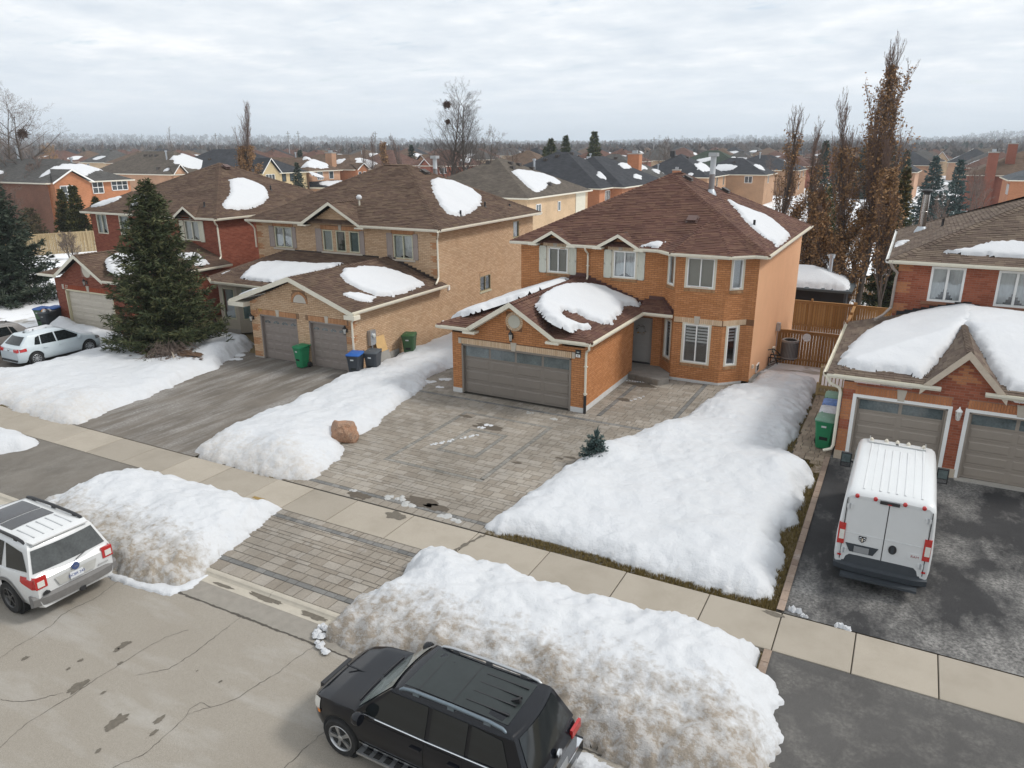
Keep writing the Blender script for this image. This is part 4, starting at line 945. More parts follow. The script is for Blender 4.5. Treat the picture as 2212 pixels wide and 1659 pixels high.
# pediments over the two small windows
for u_ in (1.81,5.06):
    mb.face([W1f.P(u_-.95,5.44,.01),W1f.P(u_+.95,5.44,.01),W1f.P(u_,6.06,.01)],ORM);W1f.soldier(pc,u_-.62,u_+.62,5.44,5.66,TANB,.026)
    for k in range(3):
        z=5.67+k*BH;hw=.95*(1-(z+.07-5.44)/.62)-.02
        if hw>.05:pc.add(W1f.P(u_,z),[W1f.P(u_-hw,z,.01),W1f.P(u_+hw,z,.01),W1f.P(u_+hw,z+.075,.01),W1f.P(u_-hw,z+.075,.01),W1f.P(u_-hw,z,.018),W1f.P(u_+hw,z,.018),W1f.P(u_+hw,z+.075,.018),W1f.P(u_-hw,z+.075,.018)],BF,OR,False)
    sb.prism([W1f.P(u_-.08,5.42,.0),W1f.P(u_+.08,5.42,.0),W1f.P(u_+.11,5.72,.0),W1f.P(u_-.11,5.72,.0)],W1f.n*.05,STONE)
mb.build('wall',h1);sb.pieces('stone_trim',h1)
pc.emit(h1,'brick','brickwork',300)
fb=MB()
for (x0,y0,x1,y1) in ((-16.28,25.325,-15.82,25.5),(-10.85,25.325,-10.285,25.5),(-10.34,25.5,-10.285,31.0)):fb.box(x0,y0,-.1,x1,y1,.195,PARGE)
fb.obox(W1b.P(-.02,-.1,0),W1b.u*2.16,W1b.n*.02,Vector((0,0,.2)),PARGE);fb.obox(W1c.P(0,-.1,0),W1c.u*1.16,W1c.n*.02,Vector((0,0,.2)),PARGE)
fb.prism([(-5.33,32.1,-1.2),(-5.33,45,-1.2),(-5.33,45,-.6),(-5.33,36.5,-.45),(-5.33,33.2,.12),(-5.33,32.1,.18)],(.03,0,0),CONC)
fb.build('foundation',h1)
# windows
window(W1f,h1,1.47,4.22,2.45,5.36,2,WHITE,BEIGE,blind=('slats',GREYBLIND),cover=1);window(W1f,h1,4.75,4.22,5.78,5.40,2,WHITE,BEIGE,blind=('curtain',CURTAIN),cover=.85)
for a,b in ((.98,1.36),(2.55,2.90),(4.28,4.65),(5.88,6.22)):shutter(W1f,h1,a,4.16,b,5.44,SHUT1)
window(W1b,h1,.46,4.20,1.60,5.44,2,WHITE,BEIGE,blind=('flat',GREYBLIND),cover=1);window(W1b,h1,.50,.88,1.58,2.58,2,WHITE,BEIGE,blind=('zebra',BLIND),cover=.5)
window(W1c,h1,.28,4.20,.76,5.44,1,WHITE,BEIGE,blind=('slats',BLIND),cover=1);window(W1c,h1,.28,.88,.76,2.58,1,WHITE,BEIGE,blind=('zebra',BLIND),cover=.42)
window(W1a,h1,.38,4.18,.90,5.44,1,WHITE,BEIGE,blind=('flat',GREYBLIND),cover=1);window(W1a,h1,.38,.88,.90,2.58,1,WHITE,BEIGE,blind=('zebra',BLIND),cover=.5)
garage_door(W1g,h1,.46,.02,5.39,2.13,4,4,TAUPE)
# entrance
GREYD=M('warm_grey_door',(.30,.285,.27),.5,.04)
db=MB();W1f.slab(db,5.24,.3,5.30,2.44,-.25,-.12,GREYD);W1f.slab(db,5.58,.3,5.66,2.44,-.25,-.12,GREYD);W1f.slab(db,6.64,.3,6.72,2.44,-.25,-.12,GREYD);W1f.slab(db,5.24,2.36,6.72,2.45,-.25,-.11,GREYD);W1f.slab(db,5.24,.24,6.72,.31,-.25,-.08,BLACKP)
df=db.build('door_frame',h1)
db=MB();W1f.slab(db,5.66,.32,6.64,2.36,-.22,-.18,GREYD)
for (a,b,c,d) in ((5.80,1.25,6.50,2.22),(5.80,.45,6.50,1.08)):
    for q in ((a,b,a+.03,d),(c-.03,b,c,d),(a,b,c,b+.03),(a,d-.03,c,d)):W1f.slab(db,*q,-.18,-.168,GREYD)
dr=db.build('front_door',h1)
hb=MB();W1f.slab(hb,5.73,1.05,5.78,1.42,-.18,-.155,BLACKM);hb.tube([W1f.P(5.755,1.10,-.15),W1f.P(5.755,1.16,-.10),W1f.P(5.755,1.32,-.10),W1f.P(5.755,1.38,-.15)],.012,6,BLACKM);W1f.slab(hb,5.72,1.5,5.79,1.6,-.18,-.15,BLACKM);hb.build('door_handle',dr)
gb=MB();W1f.slab(gb,5.31,.4,5.57,2.32,-.2,-.19,M('dark_sidelight_glass',(.02,.025,.028),.08,.1));gb.build('sidelight',h1)
pb=MB();PORCHC=M('weathered_porch_slab',(.235,.22,.20),.92,.22,3,.3,50)
pp=[(-11.28,32.3),(-11.28,31.02),(-10.26,31.02),(-10.26,30.42),(-8.75,30.05),(-8.42,30.5),(-8.62,31.26),(-9.36,32.1),(-9.8,32.3)]
pb.prism([(x,y,-.1) for x,y in pp],(0,0,.36),PORCHC);pb.build('porch_slab',h1)
pb=MB()
for i in range(4):
    t0,t1=i/4+.01,(i+1)/4-.01;a=Vector((-10.24,30.42,0));b=Vector((-8.75,30.05,0));n_=Vector((b.y-a.y,-(b.x-a.x),0)).normalized()
    pb.obox(a+(b-a)*t0+Vector((0,0,-.05)),(b-a)*(t1-t0),n_*.035,Vector((0,0,.27)),Mpaver('step_stone',(.15,.135,.115),(.19,.17,.145),(.22,.2,.17)))
pb.build('step_stone',h1)
# roofs
R1=Roof(h1,SHG_RED,UNDER);ze=5.63
R1.plane([(-16.88,31.72,ze),(-4.98,31.72,ze),(-10.93,37.67,8.605)]);R1.plane([(-4.98,31.72,ze),(-4.98,45.4,ze),(-10.93,39.45,8.605),(-10.93,37.67,8.605)])
R1.plane([(-4.98,45.4,ze),(-16.88,45.4,ze),(-10.93,39.45,8.605)],tabs=False);R1.plane([(-16.88,45.4,ze),(-16.88,31.72,ze),(-10.93,37.67,8.605),(-10.93,39.45,8.605)],tabs=False)
AP=(-7.87,34.3,6.86);B0,B1,B2,B3=(-9.55,31.70,ze),(-8.78,30.93,ze),(-6.32,30.93,ze),(-5.5,31.72,ze)
for a,b in ((B0,B1),(B1,B2),(B2,B3)):R1.plane([a,b,AP])
R1.plane([B3,(-4.98,31.74,ze+.02),AP])
for u_ in (-14.69,-11.44):
    R1.plane([(u_-1.0,31.66,5.60),(u_,31.66,6.19),(u_,32.85,6.20)],e=(0,1,0));R1.plane([(u_+1.0,31.66,5.60),(u_,32.85,6.20),(u_,31.66,6.19)],e=(0,1,0))
for a,b in (((-16.88,31.72,ze),(-10.93,37.67,8.605)),((-4.98,31.72,ze),(-10.93,37.67,8.605)),((-10.93,37.67,8.605),(-10.93,39.45,8.605)),((-4.98,45.4,ze),(-10.93,39.45,8.605)),(B1,AP),(B2,AP),(B0,AP),(B3,AP)):R1.caps(a,b)
g_=2.93;RX=-13.36;RZ=4.13
R1.plane([(-9.95,25,g_),(-9.95,32.08,g_),(RX,32.08,RZ),(RX,28.4,RZ)]);R1.plane([(-16.78,32.08,g_),(-16.78,25,g_),(RX,28.4,RZ),(RX,32.08,RZ)])
R1.plane([(-11.5,25,g_),(-9.95,25,g_),(RX,28.4,RZ)]);R1.plane([(-16.78,25,g_),(-15.22,25,g_),(RX,28.4,RZ)])
R1.plane([(-11.42,24.98,g_-.02),(RX,28.4,RZ+.01),(RX,24.98,RZ+.01)],e=(0,1,0));R1.plane([(-15.30,24.98,g_-.02),(RX,24.98,RZ+.01),(RX,28.4,RZ+.01)],e=(0,1,0))
R1.plane([(-10.2,31.12,g_),(-8.60,31.12,g_),(-8.9,31.6,3.13),(-9.36,32.08,3.35),(-10.2,32.08,3.35)])
R1.caps((RX,25,RZ),(RX,32,RZ));R1.caps((-9.95,25,g_),(RX,28.4,RZ));R1.caps((-16.78,25,g_),(RX,28.4,RZ))
rf=R1.done(300)
roof_vent(rf,-8.75,33.9,ze+.5*2.18+.02,.5,(0,1,0),M('brown_roof_vent',(.10,.055,.045),.5,.1));roof_vent(rf,-10.35,38.6,8.33,.5,(-1,0,0));roof_vent(rf,-8.96,41.0,7.64,.5,(-1,0,0))
vent_pipe(rf,-6.38,35.82,ze+.5*1.4);flue(rf,-9.09,38.47,ze+.5*4.1,1.75,.14,M('grey_flue',(.42,.43,.44),.4,.1,5,0,40,.5),(.21,.17))
# stepped flashing where the low roofs meet the wall
fl=MB();FLS=M('red_brown_flashing',(.085,.035,.028),.5,.1)
for i in range(13):
    x=RX+.26*i;z=RZ-.352*.26*(i+1)
    fl.box(x,32.07,z-.02,x+.26,32.092,z+.24,FLS);x=RX-.26*(i+1)
    if i<12:fl.box(x,32.07,z-.02,x+.26,32.092,z+.24,FLS)
fl.box(-10.0,32.07,3.30,-9.36,32.09,3.50,FLS)
for k in range(5):d=W1a.P(.0+.22*k,3.36-.085*(k+1),.0);fl.obox(d,W1a.u*.22,W1a.n*.02,Vector((0,0,.22)),FLS)
fl.build('flashing',h1)
# eavestrough, fascia, soffit
ev=MB();s_=Vector((0,-1,0))
for a,b in ((-16.88,-15.67),(-13.71,-12.42),(-10.46,-9.55)):gutter(ev,(a,31.72,ze),(b,31.72,ze),s_,CREAM)
for a,b in ((B0,B1),(B1,B2),(B2,B3)):d=Vector(b)-Vector(a);gutter(ev,a,b,(d.y,-d.x,0),CREAM)
gutter(ev,B3,(-4.98,31.72,ze),s_,CREAM);gutter(ev,(-4.98,31.72,ze),(-4.98,45.4,ze),(1,0,0),CREAM)
gutter(ev,(-16.78,25,g_),(-15.2,25,g_),s_,CREAM);gutter(ev,(-11.52,25,g_),(-9.95,25,g_),s_,CREAM);gutter(ev,(-9.95,25,g_),(-9.95,31.1,g_),(1,0,0),CREAM);gutter(ev,(-9.95,31.12,g_),(-8.6,31.12,g_),s_,CREAM)
ev.build('eavestrough',h1)
sf=MB()
[sf.face([(a,y0_,ze-.13),(b,y0_,ze-.13),(b,y1_,ze-.13),(a,y1_,ze-.13)],CREAM) for a,b,y0_,y1_ in ((-16.88,-15.67,31.72,32.1),(-13.71,-12.42,31.72,32.1),(-10.46,-4.98,31.72,32.1),(-16.88,-4.98,32.1,45.4))];sf.face([(B0[0],B0[1],ze-.128),(B1[0],B1[1],ze-.128),(B2[0],B2[1],ze-.128),(B3[0],B3[1],ze-.128)],CREAM);[sf.face([(a,y0_,g_-.13),(b,y0_,g_-.13),(b,y1_,g_-.13),(a,y1_,g_-.13)],CREAM) for a,b,y0_,y1_ in ((-16.78,-15.2,25,25.35),(-11.52,-9.95,25,25.35),(-10.31,-9.95,25.35,32))];sf.face([(-10.2,31.12,g_-.128),(-8.6,31.12,g_-.128),(-9.36,32.08,g_-.128),(-10.2,32.08,g_-.128)],CREAM)
sf.build('soffit',h1)
rk=MB()
for u_ in (-14.69,-11.44):
    rake(rk,(u_-1.04,31.62,5.62),(u_,31.62,6.20),(0,.035,0),CREAM,.15);rake(rk,(u_+1.04,31.62,5.62),(u_,31.62,6.20),(0,.035,0),CREAM,.15)
    for s2 in (-1,1):rk.box(u_+s2*.98-.22,31.60,5.49,u_+s2*.98+.22,32.0,5.57,CREAM)
rake(rk,(-15.34,24.93,g_+.02),(RX,24.93,RZ+.04),(0,.035,0),CREAM,.2);rake(rk,(-11.38,24.93,g_+.02),(RX,24.93,RZ+.04),(0,.035,0),CREAM,.2)
for s2 in (-1,1):rk.prism([(RX+s2*1.95,24.97,g_-.2),(RX,24.97,RZ-.17),(RX,25.34,RZ-.17),(RX+s2*1.95,25.34,g_-.2)],(0,0,.02),CREAM);
for s2 in (-1,1):rk.box(RX+s2*1.86-.28,24.9,g_-.22,RX+s2*1.86+.28,25.3,g_-.131,CREAM)
rk.pieces('barge_board',h1)
downspout(h1,[(-13.0,31.62,5.52),(-13.0,31.7,5.40),(-13.0,32.0,5.22),(-13.0,32.03,5.1),(-13.0,32.03,4.12),(-12.98,31.9,4.03)],CREAM,.045,[(-13.0,32.04,4.65)])
downspout(h1,[(-9.98,24.94,2.85),(-9.98,24.96,2.70),(-10.05,25.1,2.62),(-10.20,25.28,2.5),(-10.235,25.31,2.38),(-10.235,25.31,.72)],CREAM,.047,[(-10.235,25.33,1.9),(-10.235,25.33,.8)])
mbk=MB();mbk.tube([(-10.235,25.31,.74),(-10.235,25.31,.0)],.058,10,BLACKP);mbk.build('drain_pipe',h1,smooth=40)
coach_lamp('wall_lantern','black lantern over the wide taupe garage door under the round medallion',(-13.42,25.34,2.72),(0,-1,0),BLACKM,tall=1.25)
pq=MB();W1g.slab(pq,5.58,2.22,5.80,2.52,.0,.04,BLACKP);W1g.slab(pq,5.60,2.235,5.78,2.345,.04,.045,WHITE);pq=pq.build('number_plaque',h1)
text_on('lettering',pq,'41',W1g,5.69,2.29,.046,.10,BLACKP);lg=MB();W1g.slab(lg,5.64,2.41,5.74,2.45,.04,.046,M('pale_emblem',(.4,.45,.45),.5));lg.build('emblem',pq)
# things on the stucco side
bx=MB();bx.box(-5.33,33.6,.10,-5.28,34.2,.45,WHITE);bx.box(-5.33,33.65,.14,-5.275,34.15,.41,DARK);bx.build('basement_window',h1)
bx=MB();bx.box(-5.33,38.7,.95,-5.16,39.0,1.35,GALV);bx.tube([(-5.27,38.85,.95),(-5.27,38.85,.1)],.025,6,GALV);bx.build('electric_box',h1)
bx=MB();bx.box(-5.33,38.0,-.05,-5.2,38.25,.25,CREAM);bx.box(-5.33,40.0,.3,-5.2,40.2,.6,CREAM);bx.tube([(-5.28,37.9,.1),(-5.0,37.4,-.2),(-4.9,37.3,-.4)],.03,6,BLACKP);bx.build('vent_hood',h1)
bx=MB();bx.box(-5.33,32.5,.6,-5.25,32.62,.75,CREAM);bx.build('outlet_box',h1)
# snow on its roofs
roofsnow('horseshoe shaped snow patch on the right slope of the wide garage roof',[(-12.67,25.97),(-13.03,27.03),(-13.22,28.41),(-13.18,29.61),(-12.79,31.1),(-12.1,31.76),(-11.31,31.9),(-10.73,32.0),(-10.35,31.95),(-10.28,31.51),(-10.73,30.78),(-10.46,29.75),(-10.34,28.31),(-10.17,27.87),(-10.41,27.46),(-10.95,27.18),(-11.46,27.21),(-11.93,26.89),(-11.82,26.37),(-11.43,26.0),(-10.96,26.04),(-10.68,26.54),(-10.49,26.31),(-10.6,25.76),(-10.82,25.71),(-10.87,25.3),(-11.3,25.15),(-11.81,25.2),(-12.2,25.5)],pR(g_+.02,.352,-9.95),.24,.16,.07,1.)
roofsnow('white sheet of snow on the left slope of the wide garage roof',[(-16.6,25.9),(-16.7,28),(-16.7,31.9),(-13.9,31.9),(-13.55,30.5),(-13.5,28.6),(-13.9,27.4),(-14.6,26.7),(-15.4,25.75),(-16.0,25.7)],pL(g_+.02,.352,-16.78),.27,.18,.09,2.)
roofsnow('long snow streak down the right slope of the orange brick house roof',[(-8.42,39.09),(-7.82,38.9),(-7.34,39.5),(-6.8,40.3),(-6.2,40.1),(-5.6,39.3),(-5.15,38.6),(-5.05,36.5),(-5.05,34.0),(-5.35,35.0),(-5.74,34.9),(-6.3,35.4),(-6.79,36.0),(-7.3,37.1),(-7.8,37.9)],pR(ze+.02,.5,-4.98),.13,.12,.09,3.)
roofsnow('small snow wedge in the eave beside the bay roof',[(-10.45,31.8),(-10.3,32.0),(-9.81,32.24),(-9.4,32.28),(-9.55,31.9),(-9.6,31.78)],pF(ze+.02,.5,31.72),.1,.1,.06,4.)

# ================================================================== HOUSE 39 (buff brick)
BF_=Mbrick('buff_brick',(.48,.325,.20),(.535,.37,.238),(.58,.415,.275));BFM=M('buff_mortar',(.22,.135,.08),.95,.15,20);OCH=Mbrick('ochre_accent_brick',(.40,.20,.10),(.45,.235,.12),(.50,.27,.145))
OLIVE=M('pale_olive_frame',(.50,.49,.36),.55,.05);MAUVE=M('mauve_shutter',(.33,.275,.25),.6,.05)
h2=thing('brick_house','buff brick house with two taupe garage doors and mauve shutters','house',(-28,32,0))
mb=MB();pc=Pieces();sb=MB()
quoin= lambda L_,e0=True,e1=True,w_=.40:(lambda u,z:OCH if (((e0 and u<w_) or (e1 and u>L_-w_)) and int(z/(BH*4))%2==0) else None)
W2g=Wall(-28.0,25.5,-21.78,25.5,.06,2.72,[(.60,-1,2.97,2.2),(3.72,-1,5.92,2.2)],top=[(-.2,2.72),(6.5,2.72),(3.0,4.07)])
qg=quoin(6.22,True,True,.42);W2g.backing(mb,BFM);W2g.bricks(pc,BF_,qg,extra=[(.40,2.2,3.15,2.46),(3.52,2.2,6.1,2.46),(2.75,2.96,3.75,3.40),(2.85,3.4,3.65,3.55),(3.0,3.5,3.5,3.62)])
W2g.soldier(pc,.45,2.95,2.21,2.45,OCH);W2g.soldier(pc,3.70,6.0,2.21,2.45,OCH)
for c_ in (1.78,4.82):sb.prism([W2g.P(c_-.08,2.19,0),W2g.P(c_+.08,2.19,0),W2g.P(c_+.11,2.52,0),W2g.P(c_-.11,2.52,0)],W2g.n*.04,STONE)
ac=(3.25,3.0)
for k in range(15):
    a0,a1=pi*k/15+.02,pi*(k+1)/15-.02;q=[(ac[0]+r_*cos(a),ac[1]+r_*sin(a)) for r_,a in ((.40,a0),(.52,a0),(.52,a1),(.40,a1))]
    pc.add(W2g.P(*ac),[W2g.P(x,z,.003) for x,z in q]+[W2g.P(x,z,.025) for x,z in q],BF,OCH,True)
LV=M('louvre_cream',(.50,.46,.40),.7,.05);sb.prism([W2g.P(ac[0]+.39*cos(pi*t/14),ac[1]+.39*sin(pi*t/14),0) for t in range(15)],W2g.n*.012,LV)
W2r=Wall(-21.78,25.5,-21.78,44.0,.0,5.74,[(11.6,1.75,12.85,2.68),(15.7,4.5,16.6,5.55)])
W2r0=Wall(-21.78,25.5,-21.78,32.7,0,2.72);W2r0.backing(mb,BFM);W2r0.bricks(pc,BF_, lambda u,z:OCH if u<.3 and int(z/(BH*4))%2==0 else None)
W2r1=Wall(-21.78,32.7,-21.78,44.0,-1.1,5.74,[(4.4,1.80,5.65,2.70),(8.55,4.50,9.35,5.52)]);W2r1.backing(mb,BFM);W2r1.bricks(pc,BF_,extra=[(4.35,2.70,5.7,2.92)])
W2r1.soldier(pc,4.4,5.65,2.705,2.91,BF_)
W2f=Wall(-34.65,32.7,-21.78,32.7,2.4,5.74,[(1.45,4.30,2.80,5.50),(5.15,4.30,5.85,5.47),(6.10,4.30,6.80,5.47),(7.05,4.30,7.75,5.47),(10.08,4.17,11.35,5.46)],top=[(4.0,5.74),(8.2,5.74),(6.1,6.85)])
W2f.backing(mb,BFM,.2);W2f.bricks(pc,BF_,quoin(12.87),extra=[(1.3,5.5,2.95,5.72),(5.0,5.50,7.95,5.73),(9.95,5.48,11.5,5.72)])
W2f.soldier(pc,1.35,2.9,5.515,5.72,OCH);W2f.soldier(pc,5.0,7.95,5.505,5.72,OCH);W2f.soldier(pc,9.98,11.45,5.49,5.71,OCH)
sb.prism([W2f.P(6.37,5.49,0),W2f.P(6.53,5.49,0),W2f.P(6.56,5.80,0),W2f.P(6.34,5.80,0)],W2f.n*.045,STONE)
for a,b,z in ((1.3,2.95,4.3),(5.0,7.95,4.3),(9.95,11.5,4.17)):W2f.slab(sb,a,z-.13,b,z-.03,0,.05,STONE)
# front room under the low roof
bays=[(-34.4,32.7,-34.4,29.3),(-34.4,29.3,-33.75,28.62),(-33.75,28.62,-32.35,28.62),(-32.35,28.62,-31.75,29.3),(-31.75,29.3,-31.75,31.0),(-31.75,31.0,-28.0,31.0)]
W2b=[Wall(*b,0.0,2.78,[(.22,.75,1.18,2.5)] if i==2 else [(.2,.75,.7,2.5)] if i in (1,3) else []) for i,b in enumerate(bays)]
PANEL=M('taupe_panel',(.43,.385,.315),.7,.05)
for i,w_ in enumerate(W2b):
    w_.backing(mb,PANEL if i in (2,3) else BFM)
    if i not in (2,3):w_.bricks(pc,BF_,quoin(w_.L,False,i==0) if i<2 else None,ok=i!=5)
W2l=Wall(-28.0,31.0,-28.0,25.5,0,2.72);W2l.backing(mb,BFM);W2l.bricks(pc,BF_,ok=False)
for a in ((-21.78,44.0,-34.65,44.0),(-34.65,44.0,-34.65,32.7)):Wall(*a,-1.2,5.74).backing(mb,BF_)
mb.build('wall',h2);sb.pieces('stone_trim',h2);pc.emit(h2,'brick','brickwork',300)
fb=MB();fb.box(-28.02,25.48,-.1,-27.4,25.6,.06,CONC);fb.box(-22.1,25.48,-.1,-21.76,25.6,.06,CONC);fb.prism([(-21.76,25.5,-.3),(-21.76,44,-1.3),(-21.76,44,-.75),(-21.76,34,.0),(-21.76,25.5,.05)],(-.03,0,0),CONC)
fb.obox(W2b[2].P(0,-.1,0),W2b[2].u*1.4,W2b[2].n*.02,Vector((0,0,.3)),CONC);fb.build('foundation',h2)
TEAL=M('teal_roller_shade',(.16,.30,.29),.8,.06)
window(W2f,h2,1.45,4.30,2.80,5.50,2,OLIVE,None,blind=('curtain',CURTAIN),cover=.6,fw=.06);window(W2f,h2,10.08,4.17,11.35,5.46,2,OLIVE,None,blind=('curtain',CURTAIN),cover=.9,fw=.06)
for i,a in enumerate((5.15,6.10,7.05)):window(W2f,h2,a,4.30,a+.70,5.47,1,OLIVE,None,blind=('slats',M('pale_teal_blind',(.36,.45,.42),.7)) if i!=1 else None,cover=1,fw=.06)
for a,b,z in ((1.02,1.42,4.3),(2.83,3.13,4.3),(4.62,5.08,4.22),(7.80,8.12,4.22),(9.65,10.04,4.1),(11.38,11.70,4.15)):shutter(W2f,h2,a,z,b,5.52,MAUVE)
window(W2r1,h2,4.4,1.80,5.65,2.70,2,M('olive_brown_frame',(.30,.26,.16),.6),None,sill=OLIVE,blind=('slats',GREYBLIND),cover=.5);window(W2r1,h2,8.55,4.50,9.35,5.52,1,M('olive_brown_frame',(.30,.26,.16),.6),None,sill=OLIVE,blind=('curtain',CURTAIN),cover=.6)
window(W2b[2],h2,.22,.75,1.18,2.5,1,OLIVE,None,blind=('flat',TEAL),cover=1,fw=.07);window(W2b[3],h2,.2,.75,.7,2.5,1,OLIVE,None,blind=('flat',TEAL),cover=1);window(W2b[1],h2,.2,.75,.7,2.5,1,OLIVE,None,blind=('flat',TEAL),cover=1)
MV=M('mauve_taupe_door',(.235,.20,.178),.55,.04)
garage_door(W2g,h2,.62,.0,2.95,2.18,4,5,MV,glass='arch');garage_door(W2g,h2,3.74,.0,5.90,2.18,4,5,MV,glass='arch')
R2=Roof(h2,SHG_BRN,UNDER);ze=5.87;sl=.505
X0,X1,Y0,Y1=-35.05,-21.35,32.33,44.3;hy=(Y1-Y0)/2;zr=ze+sl*hy
R2.plane([(X0,Y0,ze),(X1,Y0,ze),(X1-hy,Y0+hy,zr),(X0+hy,Y0+hy,zr)]);R2.plane([(X1,Y0,ze),(X1,Y1,ze),(X1-hy,Y0+hy,zr)]);R2.plane([(X1,Y1,ze),(X0,Y1,ze),(X0+hy,Y0+hy,zr),(X1-hy,Y0+hy,zr)],tabs=False);R2.plane([(X0,Y1,ze),(X0,Y0,ze),(X0+hy,Y0+hy,zr)],tabs=False)
for a,b in (((X0,Y0,ze),(X0+hy,Y0+hy,zr)),((X1,Y0,ze),(X1-hy,Y0+hy,zr)),((X0+hy,Y0+hy,zr),(X1-hy,Y0+hy,zr)),((X1,Y1,ze),(X1-hy,Y0+hy,zr))):R2.caps(a,b,.17)
gc=-28.55;gz_=7.02;yb=Y0+(gz_-ze)/sl
R2.plane([(gc-2.12,Y0-.06,ze-.03),(gc,Y0-.06,gz_),(gc,yb,gz_)],e=(0,1,0));R2.plane([(gc+2.12,Y0-.06,ze-.03),(gc,yb,gz_),(gc,Y0-.06,gz_)],e=(0,1,0));R2.caps((gc,Y0,gz_),(gc,yb,gz_))
g2=2.93;rx,rz=-25.0,4.22
R2.plane([(-21.38,25.15,g2),(-21.38,33.0,g2),(rx,33.0,rz),(rx,25.15,rz)]);R2.plane([(-28.9,33.0,g2-.05),(-28.9,25.15,g2-.05),(rx,25.15,rz),(rx,33.0,rz)]);R2.caps((rx,25.15,rz),(rx,32.7,rz))
s3=(4.15-2.93)/(32.68-28.1)
R2.plane([(-33.6,28.1,2.93),(-27.3,28.1,2.93),(-25.6,32.68,4.15),(-32.4,32.68,4.15)]);R2.plane([(-35.0,29.1,2.93),(-33.6,28.1,2.93),(-32.6,32.0,4.0)]);R2.plane([(-35.0,32.68,2.93),(-35.0,29.1,2.93),(-32.4,32.68,4.13)]);R2.caps((-33.6,28.1,2.93),(-32.45,32.6,4.13));R2.caps((-35.0,29.1,2.93),(-32.45,32.4,4.1))
rf=R2.done(300)
roof_vent(rf,-26.4,38.6,ze+sl*5.05+.03,sl,(-1,0,0));vent_pipe(rf,-22.14,35.72,ze+sl*.8,.3);vent_pipe(rf,-22.62,39.26,ze+sl*1.27,.3);vent_pipe(rf,-22.37,41.91,ze+sl*1.0,.15);flue(rf,-26.3,39.6,ze+sl*4.2,1.25,.13,M('grey_flue',(.42,.43,.44),.4,.1,5,0,40,.5),(.2,.16))
mbx=MB();mbx.lathe((-27.87,34.11,ze+sl*1.78),(0,0,1),[(-.05,.05),(.32,.05)],8,BEIGE);mbx.build('vent_pipe',rf)
fl=MB();FLB=M('black_brown_flashing',(.035,.024,.02),.5,.1)
for i in range(12):
    x=rx+.27*i;z=rz-.356*.27*(i+1);fl.box(x,32.67,z-.03,x+.27,32.69,z+.2,FLB)
fl.box(-32.4,32.66,4.10,-25.6,32.69,4.22,FLB);fl.build('flashing',h2)
ev=MB();gutter(ev,(X0,Y0,ze),(gc-2.0,Y0,ze),s_,CREAM);gutter(ev,(gc+2.0,Y0,ze),(X1,Y0,ze),s_,CREAM);gutter(ev,(X1,Y0,ze),(X1,Y1,ze),(1,0,0),CREAM);gutter(ev,(-21.38,25.15,g2),(-21.38,33.0,g2),(1,0,0),CREAM)
gutter(ev,(-33.6,28.1,2.93),(-28.95,28.1,2.93),s_,CREAM);gutter(ev,(-35.0,29.1,2.93),(-33.6,28.1,2.93),(-1,-1.4,0),CREAM);ev.build('eavestrough',h2)
sf=MB();[sf.face([(a,y0_,ze-.13),(b,y0_,ze-.13),(b,y1_,ze-.13),(a,y1_,ze-.13)],CREAM) for a,b,y0_,y1_ in ((X0,gc-2.0,Y0,32.7),(gc+2.0,X1,Y0,32.7),(X0,X1,32.71,Y1))];sf.face([(-35,29.1,2.8),(-33.6,28.1,2.8),(-27.9,28.1,2.8),(-27.9,32.6,2.8),(-35,32.6,2.8)],CREAM);[sf.face([(a,25.15,g2-.14),(b,25.15,g2-.14),(b,33,g2-.14),(a,33,g2-.14)],CREAM) for a,b in ((-28.9,-28.0),(-21.78,-21.38))];sf.build('soffit',h2)
rk=MB()
for s2 in (-1,1):rake(rk,(gc+s2*2.16,Y0-.1,ze-.02),(gc,Y0-.1,gz_+.03),(0,.035,0),CREAM,.18);rk.box(gc+s2*2.05-.3,Y0-.12,ze-.20,gc+s2*2.05+.3,Y0+.3,ze-.131,CREAM)
rake(rk,(-29.0,25.11,g2-.06),(rx,25.11,rz+.04),(0,.035,0),CREAM,.23);rake(rk,(-21.28,25.11,g2-.02),(rx,25.11,rz+.04),(0,.035,0),CREAM,.23)
rk.box(-29.05,25.08,g2-.36,-28.0,25.5,g2-.145,CREAM);rk.box(-21.8,25.08,g2-.34,-21.2,25.5,g2-.145,CREAM);rk.pieces('barge_board',h2)
downspout(h2,[(-21.35,32.2,ze-.1),(-21.4,32.3,ze-.25),(-21.62,32.58,5.45),(-21.68,32.62,5.3),(-21.68,32.62,3.35),(-21.6,32.4,3.2),(-21.5,32.1,3.1)],CREAM,.047,[(-21.68,32.64,4.3)])
downspout(h2,[(-21.3,25.2,2.85),(-21.3,25.2,2.7),(-21.55,25.38,2.5),(-21.66,25.44,2.4),(-21.66,25.44,.05)],CREAM,.047,[(-21.66,25.46,1.7)])
downspout(h2,[(-34.9,32.25,ze-.1),(-34.75,32.5,5.5),(-34.7,32.6,5.3),(-34.7,32.6,4.2)],CREAM,.047)
GOLD=M('brass_digit',(.62,.42,.10),.35,.1,5,0,40,.6)
nm=MB();W2g.slab(nm,.52,2.30,.55,2.33,.018,.02,BF_);nm=nm.build('house_number',h2);text_on('lettering',nm,'39',W2g,.66,2.40,.03,.24,GOLD)
coach_lamp('wall_lantern','black lantern on the brick pier left of the two taupe garage doors',(-27.86,25.49,1.98),(0,-1,0),BLACKM,tall=1.1);coach_lamp('wall_lantern','black lantern right of the two taupe garage doors by the cream downspout',(-22.02,25.49,1.98),(0,-1,0),BLACKM,tall=1.1)
